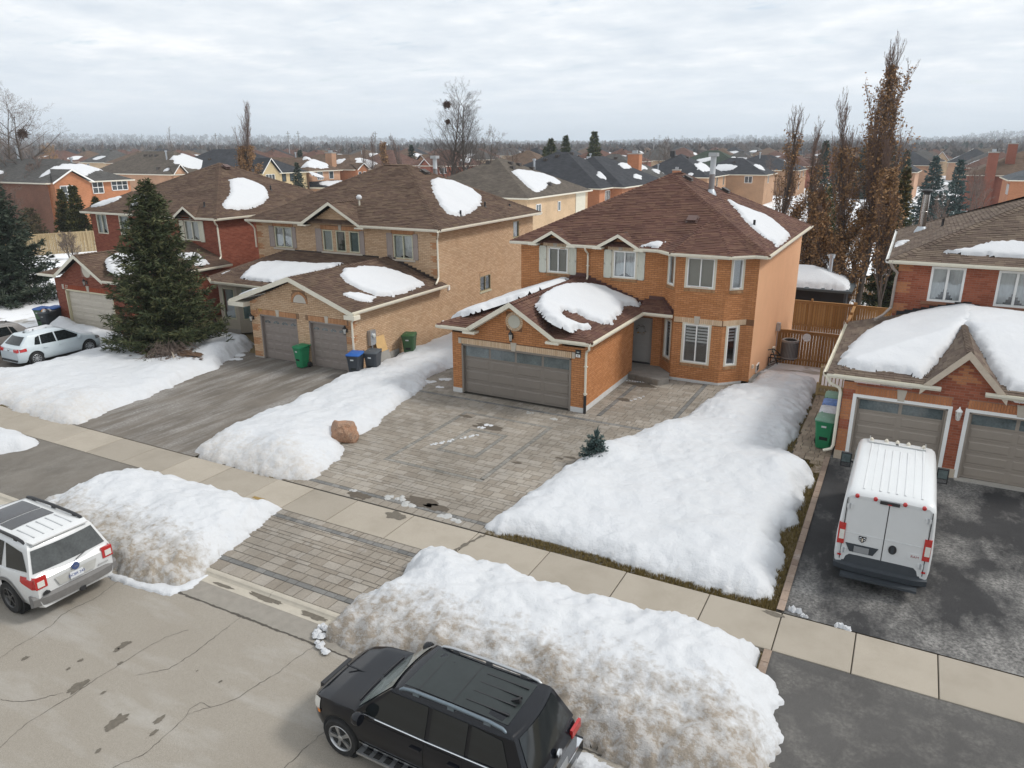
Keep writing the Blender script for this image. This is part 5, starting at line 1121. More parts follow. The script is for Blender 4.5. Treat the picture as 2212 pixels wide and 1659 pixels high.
bx=MB();bx.box(-21.77,26.6,1.05,-21.58,27.0,1.75,GALV);bx.tube([(-21.68,26.8,1.05),(-21.68,26.8,.2)],.04,8,GALV);bx.lathe((-21.58,26.8,1.5),(1,0,0),[(0,.11),(.06,.11),(.09,.08)],14,M('meter_dial',(.5,.52,.5),.2));bx.build('electric_meter',h2)
bx=MB();bx.box(-21.77,33.6,2.5,-21.70,33.75,2.75,WHITE);bx.box(-21.77,32.9,.75,-21.70,33.05,.95,WHITE);bx.build('outlet_box',h2)
roofsnow('rounded snow patch on the right slope of the buff brick house roof',[(-25.52,37.93),(-25.77,38.75),(-25.35,40.04),(-24.39,40.7),(-23.53,40.38),(-22.82,39.04),(-22.19,36.8),(-22.11,35.48),(-22.4,34.8),(-23.27,35.37),(-24.45,36.54)],pR(ze+.02,sl,-21.35),.15,.14,.1,5.)
roofsnow('big snow oval on the roof of the double garage of the buff house',[(-24.27,27.91),(-24.65,28.61),(-24.53,30.01),(-24.01,30.97),(-23.27,31.45),(-22.4,31.62),(-21.88,31.58),(-21.74,30.2),(-21.62,28.59),(-22.04,27.71),(-22.76,27.55),(-23.66,27.51)],pR(g2+.02,.356,-21.38),.2,.15,.09,6.)
roofsnow('small snow sliver below the big oval on the double garage roof',[(-22.87,26.34),(-22.62,27.08),(-21.95,27.59),(-21.75,26.84),(-21.98,26.46),(-22.49,26.24)],pR(g2+.02,.356,-21.38),.12,.12,.07,7.)
roofsnow('wide snow sheet on the low porch roof left of the double garage',[(-31.99,28.7),(-32.64,30.0),(-32.48,30.76),(-31.46,31.08),(-29.14,31.13),(-27.1,31.5),(-27.9,30.35),(-28.9,29.4),(-29.6,28.6),(-30.85,28.6)],(2.95-s3*28.1,0,s3),.17,.14,.09,8.)
roofsnow('thin snow strip on the hip of the low porch roof',[(-34.3,29.3),(-33.9,30.2),(-33.7,29.7),(-33.9,29.1)],(2.95+.16*34.4+.21*-29.0,.16,.21),.1,.1,.07,9.)
roofsnow('snow strip along the left eave of the double garage gable',[(-28.75,25.4),(-28.75,27.9),(-28.1,27.9),(-27.6,26.6),(-27.5,25.4)],(g2-.03+.34*28.9,.34,0),.14,.12,.08,9.5)
mbx=MB();mbx.lathe((-27.87,34.11,ze+sl*1.78+.30),(0,0,1),[(0,.06),(.05,.15),(.18,.17),(.28,.08)],10,ROOFSNOW);tag(mbx.build('roof_snow',smooth=0),'snow cap on the slim vent pipe of the buff house roof','snow patch','snow patches left on the roofs')
# ================================================================== HOUSE 37 (dark red brick, left)
DR=Mbrick('dark_red_brick',(.19,.054,.034),(.235,.07,.043),(.27,.09,.056));DRM=M('red_mortar',(.27,.15,.115),.95,.15,20);RED2=Mbrick('bright_red_accent',(.27,.065,.03),(.30,.075,.036),(.33,.085,.042))
IVORY=M('ivory_frame',(.62,.60,.49),.5,.05);CRDOOR=M('cream_garage_door',(.55,.50,.42),.55,.04)
h3=thing('brick_house','dark red brick house with a cream double garage door behind the big spruce','house',(-43,32,0))
mb=MB();pc=Pieces();sb=MB()
W3g=Wall(-43.35,25.3,-37.2,25.3,.05,2.8,[(.85,-1,5.1,2.22)],top=[(.4,2.8),(4.8,2.8),(2.6,4.05)]);W3g.backing(mb,DRM);W3g.bricks(pc,DR,extra=[(.6,2.22,5.4,2.48),(2.62,3.05,3.64,3.85)])
W3g.soldier(pc,.8,5.1,2.23,2.47,RED2);sb.prism([W3g.P(2.9,2.2,0),W3g.P(3.08,2.2,0),W3g.P(3.12,2.55,0),W3g.P(2.86,2.55,0)],W3g.n*.04,STONE);W3g.slab(sb,.62,2.2,.8,2.48,0,.03,STONE)
sb.prism([W3g.P(3.13+.36*cos(2*pi*t/28),3.45+.42*sin(2*pi*t/28),0) for t in range(28)],W3g.n*.03,M('ivory_medallion',(.56,.52,.43),.7,.05))
W3r=Wall(-37.2,25.3,-37.2,32.6,.05,2.8);W3r.backing(mb,DRM);W3r.bricks(pc,DR,ok=False)
W3l=Wall(-43.35,32.6,-43.35,25.3,.05,2.8);W3l.backing(mb,DRM)
W3f=Wall(-50.2,32.6,-37.85,32.6,0,5.68,[(.55,4.3,1.65,5.62),(2.95,4.3,4.0,5.62),(9.35,4.3,10.7,5.55)]);W3f.backing(mb,DRM,.2);W3f.bricks(pc,DR)
W3s=Wall(-37.85,32.6,-37.85,45,-1.1,5.68);W3s.backing(mb,DRM);W3s.bricks(pc,DR)
for a in ((-37.85,45,-50.2,45),(-50.2,45,-50.2,32.6)):Wall(*a,-1,5.68).backing(mb,DR)
mb.face([W3f.P(9.1,5.6,.012),W3f.P(10.95,5.6,.012),W3f.P(10.02,6.3,.012)],RED2);sb.prism([W3f.P(9.94,5.57,.01),W3f.P(10.1,5.57,.01),W3f.P(10.13,5.95,.01),W3f.P(9.91,5.95,.01)],W3f.n*.04,STONE)
mb.build('wall',h3);sb.pieces('stone_trim',h3);pc.emit(h3,'brick','brickwork',300)
for a,b,z1 in ((.55,1.65,5.62),(2.95,4.0,5.62),(9.35,10.7,5.55)):window(W3f,h3,a,4.3,b,z1,2 if a!=2.95 else 1,IVORY,None,blind=('curtain',CURTAIN),cover=.75,fw=.07)
for a,b in ((8.92,9.32),(10.74,11.12)):shutter(W3f,h3,a,4.25,b,5.55,IVORY)
garage_door(W3g,h3,.87,.0,5.08,2.2,4,5,CRDOOR,glass=None,jamb=M('ivory_jamb',(.60,.55,.38),.5,.05))
R3=Roof(h3,SHG_BRN,UNDER);ze=5.8;sl=.47;X0,X1,Y0,Y1=-50.6,-37.45,32.2,45.4;hx=(X1-X0)/2;zr=ze+sl*hx;A1=(X0+hx,Y0+hx,zr)
R3.plane([(X0,Y0,ze),(X1,Y0,ze),A1]);R3.plane([(X1,Y0,ze),(X1,Y1,ze),A1]);R3.plane([(X1,Y1,ze),(X0,Y1,ze),A1],tabs=False);R3.plane([(X0,Y1,ze),(X0,Y0,ze),A1],tabs=False)
for a in ((X0,Y0,ze),(X1,Y0,ze),(X1,Y1,ze)):R3.caps(a,A1,.18)
R3.plane([(-50.7,32.15,ze+.02),(-45.7,32.15,ze+.02),(-48.2,34.6,7.05)]);R3.plane([(-45.7,32.15,ze+.02),(-45.0,34.3,6.9),(-48.2,35.0,7.08),(-48.2,34.6,7.05)],e=(0,1,0));R3.caps((-45.7,32.15,ze+.02),(-48.2,34.6,7.05))
u_=-40.18
R3.plane([(u_-1.0,32.14,ze-.03),(u_,32.14,6.42),(u_,33.4,6.42)],e=(0,1,0));R3.plane([(u_+1.0,32.14,ze-.03),(u_,33.4,6.42),(u_,32.14,6.42)],e=(0,1,0))
g3=3.06;RX3=-40.55;RZ3=4.3;q=(RZ3-g3)/3.65
R3.plane([(-36.9,24.95,g3),(-36.9,32.55,g3),(RX3,32.55,RZ3),(RX3,28.6,RZ3)]);R3.plane([(-44.2,32.55,g3),(-44.2,24.95,g3),(RX3,28.6,RZ3),(RX3,32.55,RZ3)]);R3.plane([(-38.5,24.95,g3),(-36.9,24.95,g3),(RX3,28.6,RZ3)]);R3.plane([(-44.2,24.95,g3),(-42.6,24.95,g3),(RX3,28.6,RZ3)])
R3.plane([(-38.45,24.93,g3-.02),(RX3,28.6,RZ3+.01),(RX3,24.93,RZ3+.01)],e=(0,1,0));R3.plane([(-42.65,24.93,g3-.02),(RX3,24.93,RZ3+.01),(RX3,28.6,RZ3+.01)],e=(0,1,0));R3.caps((RX3,24.95,RZ3),(RX3,32.5,RZ3));R3.caps((-36.9,24.95,g3),(RX3,28.6,RZ3))
rf=R3.done(200)
vent_pipe(rf,-39.72,33.4,ze+sl*1.2,.3);vent_pipe(rf,-40.17,39.6,ze+sl*2.7,.3);roof_vent(rf,-43.2,38.6,8.6,sl,(-1,0,0),M('brown_roof_vent',(.10,.055,.045),.5,.1))
ev=MB();gutter(ev,(X0,Y0,ze),(u_-.95,Y0,ze),s_,CREAM);gutter(ev,(u_+.95,Y0,ze),(X1,Y0,ze),s_,CREAM);gutter(ev,(X1,Y0,ze),(X1,Y1,ze),(1,0,0),CREAM);gutter(ev,(-36.9,24.95,g3),(-36.9,32.5,g3),(1,0,0),CREAM);gutter(ev,(-38.5,24.95,g3),(-36.9,24.95,g3),s_,CREAM);gutter(ev,(-44.2,24.95,g3),(-42.6,24.95,g3),s_,CREAM);ev.build('eavestrough',h3)
sf=MB();sf.face([(X0,Y0,ze-.13),(X1,Y0,ze-.13),(X1,Y1,ze-.13),(X0,Y1,ze-.13)],CREAM);[sf.face([(a,y0_,g3-.13),(b,y0_,g3-.13),(b,32.5,g3-.13),(a,32.5,g3-.13)],CREAM) for a,b,y0_ in ((-44.2,-43.35,24.95),(-37.2,-36.9,24.95))];sf.build('soffit',h3)
rk=MB()
for s2 in (-1,1):rake(rk,(RX3+s2*2.15,24.88,g3+.0),(RX3,24.88,RZ3+.04),(0,.035,0),CREAM,.22);rake(rk,(u_+s2*1.04,32.1,ze),(u_,32.1,6.45),(0,.035,0),CREAM,.16)
rk.pieces('barge_board',h3)
downspout(h3,[(-37.5,32.1,5.7),(-37.55,32.2,5.5),(-37.75,32.5,5.35),(-37.78,32.53,5.2),(-37.78,32.53,3.45),(-37.65,32.3,3.3)],CREAM,.05,[(-37.78,32.55,4.4)])
nm=MB();W3g.slab(nm,.9,2.56,.93,2.58,.0,.004,DR);nm=nm.build('house_number',h3);text_on('lettering',nm,'37',W3g,1.05,2.36,.03,.26,IVORY)
coach_lamp('wall_lantern','black lantern over the cream double garage door of the dark red house',(-40.35,25.29,2.75),(0,-1,0),BLACKM)
R3p=pR(ze+.02,sl,X1)
roofsnow('big snow patch on the right slope of the dark red house roof',[(-41.72,37.44),(-41.81,38.64),(-41.06,39.34),(-40.29,39.27),(-39.35,38.52),(-38.52,37.11),(-38.13,35.73),(-38.15,34.43),(-38.47,33.78),(-38.82,34.02),(-39.55,35.15),(-40.25,36.12)],R3p,.16,.14,.11,11.)
roofsnow('flat snow oval on the left front hip of the dark red house',[(-50.1,32.6),(-49.6,33.3),(-48.5,33.9),(-48.3,33.5),(-49.2,32.7)],pF(ze+.04,.51,32.15),.14,.12,.09,12.);roofsnow('round snow patch just left of the spruce tip on the dark red house roof',[(-46.6,33.2),(-46.9,34.2),(-46.0,34.4),(-45.6,33.6),(-45.9,32.9)],pF(ze+.10,sl,32.2),.14,.12,.09,13.)
roofsnow('snow patch behind the spruce boughs on the garage roof of the dark red house',[(-39.54,26.1),(-39.98,27.0),(-40.02,28.12),(-39.0,28.4),(-38.0,27.4),(-37.5,25.9),(-37.7,25.4),(-38.54,25.5)],pR(g3+.02,q,-36.9),.18,.14,.09,14.)
roofsnow('snow strip at the back of the garage roof of the dark red house',[(-39.0,30.3),(-38.8,31.6),(-37.3,31.2),(-37.3,30.2)],pR(g3+.02,q,-36.9),.16,.14,.09,15.);roofsnow('snow wedge on the left slope of the garage roof of the dark red house',[(-43.8,26.2),(-43.9,29),(-42.2,29),(-41.9,27.3),(-42.6,26.0)],pL(g3+.02,q,-44.2),.18,.14,.09,16.)

# ================================================================== HOUSE 43 (right, red brick with orange quoins)
RB=Mbrick('red_brick',(.25,.074,.042),(.31,.095,.052),(.36,.12,.07));RBM=M('pink_mortar',(.30,.18,.13),.95,.15,20);TER=Mbrick('terracotta_accent',(.42,.175,.08),(.45,.19,.09),(.48,.21,.10))
h4=thing('brick_house','red brick house with orange quoins and white trimmed garage doors beside the white van','house',(3,33,0))
mb=MB();pc=Pieces();sb=MB()
W4g=Wall(-1.2,25.2,6.2,25.2,.28,2.66,[(.36,-1,3.06,2.27),(3.5,-1,6.2,2.27)],top=[(1.9,2.66),(4.65,2.66),(3.27,3.94)])
q4= lambda u,z:TER if (u<.36 and (z%1.05)>.30) else (TER if (2.9<u<3.64 and 3.0<z<3.6 and (abs(u-3.27)<.12 or abs(z-3.2)<.1)) else None)
W4g.backing(mb,RBM);W4g.bricks(pc,RB,q4,extra=[(.36,2.27,3.06,2.57),(3.5,2.27,6.2,2.57)])
W4g.soldier(pc,.36,3.06,2.285,2.565,TER,.02,.075);W4g.soldier(pc,3.5,6.2,2.285,2.565,TER,.02,.075)
for c_ in (1.68,4.85):sb.prism([W4g.P(c_-.09,2.25,0),W4g.P(c_+.09,2.25,0),W4g.P(c_+.14,2.62,0),W4g.P(c_-.14,2.62,0)],W4g.n*.045,STONE)
W4s=Wall(-1.2,33.2,-1.2,25.2,.28,2.7);W4s.backing(mb,RBM);W4s.bricks(pc,RB,ok=False)
W4f=Wall(-.2,33.2,9.5,33.2,2.6,5.5,[(1.15,4.06,2.32,5.42),(3.38,4.06,4.62,5.42),(6,4.06,7.2,5.42)]);W4f.backing(mb,RBM,.2);W4f.bricks(pc,RB, lambda u,z:TER if (u<.42 and int(z/(BH*5))%2==0) else None)
for a in ((-.2,45,-.2,33.2),):Wall(*a,-1.2,5.5).backing(mb,RB)
W4f.slab(sb,.95,3.93,2.5,4.04,0,.05,M('brown_sill',(.25,.12,.07),.8));W4f.slab(sb,3.2,3.93,4.8,4.04,0,.05,M('brown_sill',(.25,.12,.07),.8))
mb.build('wall',h4);sb.pieces('stone_trim',h4);pc.emit(h4,'brick','brickwork',300)
fb=MB();fb.box(-1.22,25.17,-.1,-.82,25.4,.28,M('buff_foundation',(.48,.40,.31),.9));fb.box(1.88,25.17,-.1,2.28,25.4,.28,M('buff_foundation',(.48,.40,.31),.9));fb.box(-.82,25.0,-.1,1.88,25.3,.02,CONC);fb.box(2.28,25.0,-.1,6.2,25.3,.02,CONC);fb.build('foundation',h4)
for a,b in ((1.15,2.32),(3.38,4.62),(6,7.2)):window(W4f,h4,a,4.06,b,5.42,2,WHITE,None,blind=('curtain',M('white_tieback_curtain',(.72,.73,.72),.9,.1)),cover=.5,fw=.085)
TP4=M('sand_taupe_door',(.285,.245,.205),.55,.04)
for a,b in ((.36,3.06),(3.5,6.2)):
    garage_door(W4g,h4,a+.06,.02,b-.06,2.2,2,5,TP4,glass='rect',jamb=TP4);fm=MB()
    for q_ in ((a-.05,.0,a+.06,2.3),(b-.06,.0,b+.05,2.3),(a+.06,2.2,b-.06,2.3)):W4g.slab(fm,*q_,-.02,.03,WHITE)
    fm.build('door_surround',h4)
R4=Roof(h4,SHG_TAN,UNDER);ze=5.62;sl=.42;X0,X1,Y0,Y1=-.58,11.5,32.85,45.3;hy=(Y1-Y0)/2;zr=ze+sl*hy
R4.plane([(X0,Y0,ze),(X1,Y0,ze),(X1-hy,Y0+hy,zr),(X0+hy,Y0+hy,zr)]);R4.plane([(X0,Y1,ze),(X0,Y0,ze),(X0+hy,Y0+hy,zr)]);R4.plane([(X1,Y0,ze),(X1,Y1,ze),(X1-hy,Y0+hy,zr)],tabs=False);R4.plane([(X1,Y1,ze),(X0,Y1,ze),(X0+hy,Y0+hy,zr),(X1-hy,Y0+hy,zr)],tabs=False)
R4.caps((X0,Y0,ze),(X0+hy,Y0+hy,zr),.2);R4.caps((X0,Y1,ze),(X0+hy,Y0+hy,zr),.2);R4.caps((X0+hy,Y0+hy,zr),(X1-hy,Y0+hy,zr),.2)
g4=2.93;q=.27;RX4,RZ4=2.2,2.93+.27*3.93;ya=25+3.93
R4.plane([(-1.73,33.18,g4),(-1.73,25,g4),(RX4,ya,RZ4),(RX4,33.18,RZ4)]);R4.plane([(-1.73,25,g4),(1.1,25,g4),(RX4,ya,RZ4)]);R4.plane([(3.1,25,g4),(6.5,25,g4),(6.5,ya,RZ4),(RX4,ya,RZ4)]);R4.plane([(6.5,ya,RZ4),(6.5,33.18,RZ4-.8),(RX4,33.18,RZ4),(RX4,ya,RZ4)],tabs=False)
R4.plane([(1.0,24.97,g4-.03),(2.08,24.97,4.10),(2.08,ya+.1,4.10)],e=(0,1,0));R4.plane([(3.16,24.97,g4-.03),(2.08,ya+.1,4.10),(2.08,24.97,4.10)],e=(0,1,0));R4.caps((-1.73,25,g4),(RX4,ya,RZ4));R4.caps((2.08,25,4.1),(2.08,ya,4.1),.1)
rf=R4.done(300)
fl=MB()
for i in range(14):
    x=RX4+.28*i;z=RZ4-.076*i;fl.box(x,33.14,z-.06,x+.28,33.18,z+.16,BLACKP);x=RX4-.28*(i+1)
    if x>-.3:fl.box(x,33.14,z-.08,x+.28,33.18,z+.12,BLACKP)
fl.build('flashing',h4)
flue(rf,.45,40.9,ze+sl*1.03,1.65,.16,M('bright_steel_flue',(.42,.40,.385),.22,.1,5,0,40,.95),square=False);vent_pipe(rf,1.26,39.6,ze+sl*1.8,.35)
ev=MB();gutter(ev,(X0,Y0,ze),(X1,Y0,ze),s_,CREAM);gutter(ev,(X0,Y1,ze),(X0,Y0,ze),(-1,0,0),WHITE);gutter(ev,(-1.73,25,g4),(1.5,25,g4),s_,CREAM);gutter(ev,(2.65,25,g4),(6.5,25,g4),s_,CREAM);gutter(ev,(-1.73,33.1,g4),(-1.73,25,g4),(-1,0,0),CREAM);ev.build('eavestrough',h4)
sf=MB();sf.face([(X0,Y0,ze-.13),(X1,Y0,ze-.13),(X1,Y1,ze-.13),(X0,Y1,ze-.13)],CREAM);[sf.face([(a,25,g4-.14),(b,25,g4-.14),(b,y1_,g4-.14),(a,y1_,g4-.14)],CREAM) for a,b,y1_ in ((-1.73,-1.2,33.1),(-1.2,1.35,25.2),(2.8,6.5,25.2))];sf.build('soffit',h4)
rk=MB();TNB=M('tan_barge_board',(.52,.44,.35),.6)
for s2 in (-1,1):rake(rk,(2.08+s2*1.14,24.92,g4-.05),(2.08,24.92,4.14),(0,.035,0),TNB,.26)
rk.pieces('barge_board',h4)
downspout(h4,[(-.5,32.75,5.5),(-.4,32.9,5.3),(-.22,33.1,5.1),(-.24,33.12,4.9),(-.26,33.1,3.7),(-.5,32.6,3.45),(-.75,32.1,3.35)],M('grey_brown_spout',(.33,.29,.26),.45),.055)
downspout(h4,[(-1.72,24.93,2.82),(-1.6,25.0,2.6),(-1.32,25.12,2.45),(-1.27,25.13,2.3),(-1.27,25.13,.45),(-1.32,25.1,.32),(-1.55,25.1,.22)],CREAM,.05)
coach_lamp('wall_lantern','white lantern on the red brick pier between the two right-hand garage doors',(2.08,25.19,2.1),(0,-1,0),WHITE,tall=1.1)
def h4snow(x,y): return min(g4+q*(x+1.73),g4+q*(y-25),RZ4+.0)
def hipsnow(label,pts,zf,H,w,res,seed):
    """patch draped over a hip: plane height given by a function"""
    o=roofsnow(label,pts,(0,0,0),H,w,res,seed)
    for v in o.data.vertices:v.co.z+=zf(v.co.x,v.co.y)+.02
    return o
hipsnow('deep snow blanket left of the small gable on the right-hand garage roof',[(-1.51,25.8),(-1.45,26.65),(-1.35,28.0),(-1.1,29.8),(-.5,31.4),(.4,32.3),(1.3,32.75),(2.6,32.75),(2.6,30.4),(2.08,29.2),(1.75,27.61),(1.5,26.72),(1.2,25.97),(.95,25.30),(.72,25.42),(.2,25.5),(-.41,25.4),(-1.1,25.4)],h4snow,.27,.2,.08,17.)
hipsnow('deep snow blanket right of the small gable on the right-hand garage roof',[(2.1,29.2),(2.0,30.4),(2.0,32.7),(4,32.0),(6.4,31.0),(6.4,25.3),(5,25.25),(3.62,25.3),(3.2,25.2),(2.9,26.0),(2.62,27.0),(2.4,28.0)], lambda x,y:min(g4+q*(y-25),RZ4),.27,.2,.08,18.)
roofsnow('wind blown snow band across the right-hand house roof',[(1.15,33.55),(2.19,33.99),(2.88,34.47),(3.92,34.6),(6,34.4),(6,33.5),(3.9,33.44),(2.66,33.44),(1.72,33.5)],pF(ze+.02,sl,Y0),.17,.16,.09,19.)
roofsnow('little snow remnant near the left eave of the right-hand house roof',[(-.5,36.6),(-.5,38.2),(-.1,38.0),(.0,37.6),(-.25,36.8)],pL(ze+.02,sl,X0),.1,.1,.07,20.)

# ================================================================== HOUSES BEYOND
def bt(n,a,b,c): return Mbricktex(n,a,b,c)
BK_OR=bt('far_orange_brick',(.40,.155,.07),(.46,.19,.09),(.40,.22,.13));BK_BR_SHADED=bt('far_brown_shaded_brick',(.19,.085,.055),(.23,.105,.07),(.22,.14,.10));BK_BUFF=bt('far_buff_brick',(.50,.35,.21),(.56,.40,.25),(.46,.34,.23));BK_YEL=bt('far_yellow_brick',(.52,.40,.22),(.57,.45,.26),(.48,.38,.24));BK_PINK=bt('far_pink_brick',(.46,.26,.16),(.50,.29,.18),(.45,.3,.2));BK_TAN=bt('far_tan_brick',(.40,.235,.135),(.44,.265,.155),(.38,.24,.15));BK_RED=bt('far_red_brick',(.24,.075,.045),(.28,.09,.055),(.28,.14,.1))
RT_BR=Mshingletex('far_brown_roof',(.125,.085,.06));RT_DK=Mshingletex('far_charcoal_roof',(.042,.044,.050));RT_GR=Mshingletex('far_grey_roof',(.085,.082,.078));RT_GB=Mshingletex('far_grey_brown_roof',(.105,.088,.072));RT_GN=Mshingletex('far_green_roof',(.045,.060,.045));RT_RB=Mshingletex('far_red_brown_roof',(.12,.065,.05));RT_BL=Mshingletex('far_blue_grey_roof',(.085,.095,.105))
def hipz(b,x,y): return min(b['ze']+b['s']*min(x-b['x0'],b['x1']-x,y-b['y0'],b['y1']-y),b['zr'])
def bhouse(name,label,x0,y0,x1,y1,ze,s,wm_,rm,wins=(),snow=(),gables=(),vents=(),flues=(),zg=None,sidemat=None,ov=.4,group=None,frame=WHITE,base=None,extra=None):
    """two-storey house: walls x0..x1, y0..y1, hip roof; wins = (face, u, z above eave (negative), w, h, cols, rows)"""
    zg=gz((x0+x1)/2,y0) if zg is None else zg;zg-=.4
    t=thing(name,label,'house',((x0+x1)/2,(y0+y1)/2,zg),0,group);mb=MB()
    F=Wall(x0,y0,x1,y0,zg,ze-.1);Rr=Wall(x1,y0,x1,y1,zg,ze-.1);B_=Wall(x1,y1,x0,y1,zg,ze-.1);L_=Wall(x0,y1,x0,y0,zg,ze-.1);FA={'F':F,'R':Rr,'L':L_,'B':B_}
    for w_,m_ in ((F,sidemat or wm_),(Rr,wm_),(B_,wm_),(L_,wm_)):w_.backing(mb,m_)
    X0,X1,Y0,Y1=x0-ov,x1+ov,y0-ov,y1+ov;h=min(X1-X0,Y1-Y0)/2;zr=ze+s*h
    b=dict(ze=ze,s=s,x0=X0,x1=X1,y0=Y0,y1=Y1,zr=zr)
    rb=MB()
    if X1-X0>=Y1-Y0:A_,C_=(X0+h,Y0+h,zr),(X1-h,Y0+h,zr);q=[[(X0,Y0,ze),(X1,Y0,ze),C_,A_],[(X1,Y0,ze),(X1,Y1,ze),C_],[(X1,Y1,ze),(X0,Y1,ze),A_,C_],[(X0,Y1,ze),(X0,Y0,ze),A_]]
    else:A_,C_=(X0+h,Y0+h,zr),(X0+h,Y1-h,zr);q=[[(X0,Y0,ze),(X1,Y0,ze),A_],[(X1,Y0,ze),(X1,Y1,ze),C_,A_],[(X1,Y1,ze),(X0,Y1,ze),C_],[(X0,Y1,ze),(X0,Y0,ze),A_,C_]]
    for p in q:rb.face(p,rm)
    rb.face([(X0,Y0,ze-.16),(X0,Y1,ze-.16),(X1,Y1,ze-.16),(X1,Y0,ze-.16)],CREAM)
    tr=MB()
    for (a,c,n_) in (((X0,Y0,ze),(X1,Y0,ze),(0,-1,0)),((X1,Y0,ze),(X1,Y1,ze),(1,0,0)),((X1,Y1,ze),(X0,Y1,ze),(0,1,0)),((X0,Y1,ze),(X0,Y0,ze),(-1,0,0))):gutter(tr,a,c,n_,CREAM,.16,.12)
    for (f,u,w_,hgt,proud) in gables:     # small pediment gable on a face: centre u, half width, height above eave
        W_=FA[f];n_=W_.n;e0,e1,ap=W_.P(u-w_,ze,ov+proud),W_.P(u+w_,ze,ov+proud),W_.P(u,ze+hgt,ov+proud);back=W_.P(u,ze+hgt,ov-hgt/s)
        rb.face([e0,ap,back],rm);rb.face([e1,back,ap],rm);k=.93
        mb.face([W_.P(u-w_*.9,ze-.15,proud+.02),W_.P(u+w_*.9,ze-.15,proud+.02),W_.P(u,ze+hgt*.86,proud+.02)],wm_)
        rake(tr,e0+n_*.02+Vector((0,0,.05)),ap+n_*.02+Vector((0,0,.05)),n_*.05,WHITE if frame==WHITE else CREAM,.2);rake(tr,e1+n_*.02+Vector((0,0,.05)),ap+n_*.02+Vector((0,0,.05)),n_*.05,WHITE if frame==WHITE else CREAM,.2)
        if proud>.1:P_=Wall(*W_.P(u-w_*.85,0,proud).xy,*W_.P(u+w_*.85,0,proud).xy,zg,ze);P_.backing(mb,wm_);FA[f+'P']=P_;mb.face([W_.P(u+w_*.85,zg,proud),W_.P(u+w_*.85,zg,0),W_.P(u+w_*.85,ze,0),W_.P(u+w_*.85,ze,proud)],wm_);mb.face([W_.P(u-w_*.85,zg,proud),W_.P(u-w_*.85,zg,0),W_.P(u-w_*.85,ze,0),W_.P(u-w_*.85,ze,proud)],wm_)
    mb.build('wall',t);r_=rb.build('roof',t);tr.build('eavestrough',t)
    for wi in wins:
        f,u,dz,w_,hgt,cols,rows=wi[:7];W_=FA[f];wb=MB();z0=ze+dz;f_=wi[7] if len(wi)>7 else frame
        fw=.08
        for a in ((u,z0,u+fw,z0+hgt),(u+w_-fw,z0,u+w_,z0+hgt),(u,z0+hgt-fw,u+w_,z0+hgt),(u,z0,u+w_,z0+fw)):W_.slab(wb,*a,.0,.05,f_)
        for i in range(1,cols):W_.slab(wb,u+w_*i/cols-.04,z0,u+w_*i/cols+.04,z0+hgt,.0,.045,f_)
        for i in range(1,rows):W_.slab(wb,u,z0+hgt*i/rows-.035,u+w_,z0+hgt*i/rows+.035,.0,.044,f_)
        wb=wb.build('window',t);pb=MB();W_.slab(pb,u+fw,z0+fw,u+w_-fw,z0+hgt-fw,.005,.015,M('far_pane',(.07,.085,.095),.08,.6,1.3,spec=.8));pb.build('pane',wb)
    for (vx,vy) in vents:
        vb=MB();z=hipz(b,vx,vy);vb.box(vx-.25,vy-.25,z-.2,vx+.25,vy+.25,z+.28,M('roof_vent_metal',(.055,.045,.04),.5,.1));vb.build('roof_vent',r_)
    for (vx,vy,hh) in flues:
        z=hipz(b,vx,vy);fb_=MB();fb_.lathe((vx,vy,z-.5),(0,0,1),[(0,.13),(hh+.5,.13),(hh+.5,.22),(hh+.72,.22)],10,GALV);fb_.build('flue_pipe',r_)
    for i,(lab,pts) in enumerate(snow):
        if pts:hipsnow(lab,pts, lambda x,y:hipz(b,x,y),.22,.25,.22,x0*.1+i)
    return t,b,FA
def ell(cx_,cy_,rx_,ry_,rot=0.,n=26,seed=0,k=.5):
    return [(cx_+cos(rot)*rx_*cos(a)*f-sin(rot)*ry_*sin(a)*f,cy_+sin(rot)*rx_*cos(a)*f+cos(rot)*ry_*sin(a)*f) for a,f in ((2*pi*i/n,1+k*noise.fractal(Vector((cos(2*pi*i/n)*1.2,sin(2*pi*i/n)*1.2,seed*7.3+1)),.8,2,3)) for i in range(n))]
def chimney(root,x,y,z0,z1,w,m_):
    mb=MB();mb.box(x-w,y-w*.8,z0,x+w,y+w*.8,z1,m_);mb.box(x-w-.08,y-w*.8-.08,z1,x+w+.08,y+w*.8+.08,z1+.18,CONC);mb.box(x-w*.4,y-w*.3,z1+.18,x+w*.4,y+w*.3,z1+.6,GALV); return mb.build('chimney',root)
# left, across the side street
bhouse('brick_house','orange brick house at the left with white muntin windows and a snow covered charcoal roof',-113,54.4,-91,65.2,6.0,.45,BK_OR,RT_GR,
       [('RP',.6,-2.1,1.7,1.75,2,2),('R',5.5,-1.55,1.5,1.5,2,2),('R',8.1,-1.3,2.3,1.3,3,2),('RP',.75,-4.9,1.7,1.7,2,2),('R',7.9,-4.6,2.0,1.5,3,2)],[('broad snow oval on the charcoal roof of the orange house at the left',ell(-93.6,60.0,1.5,3.6,.05,26,1)),('snow patch on the shaded left slope of the orange house',ell(-106,56.0,3,.9,.05,26,2)),('snow patch on the far left slope of the orange house',ell(-111,56.2,1.2,.9,0,26,3))],[('R',2.4,2.6,1.5,1.0)],[(-100,58)],[(-106,60.2,1.6),(-96,61,.5)],zg=.5,sidemat=BK_BR_SHADED)  # side wall: brown brick with its shade put into the colour
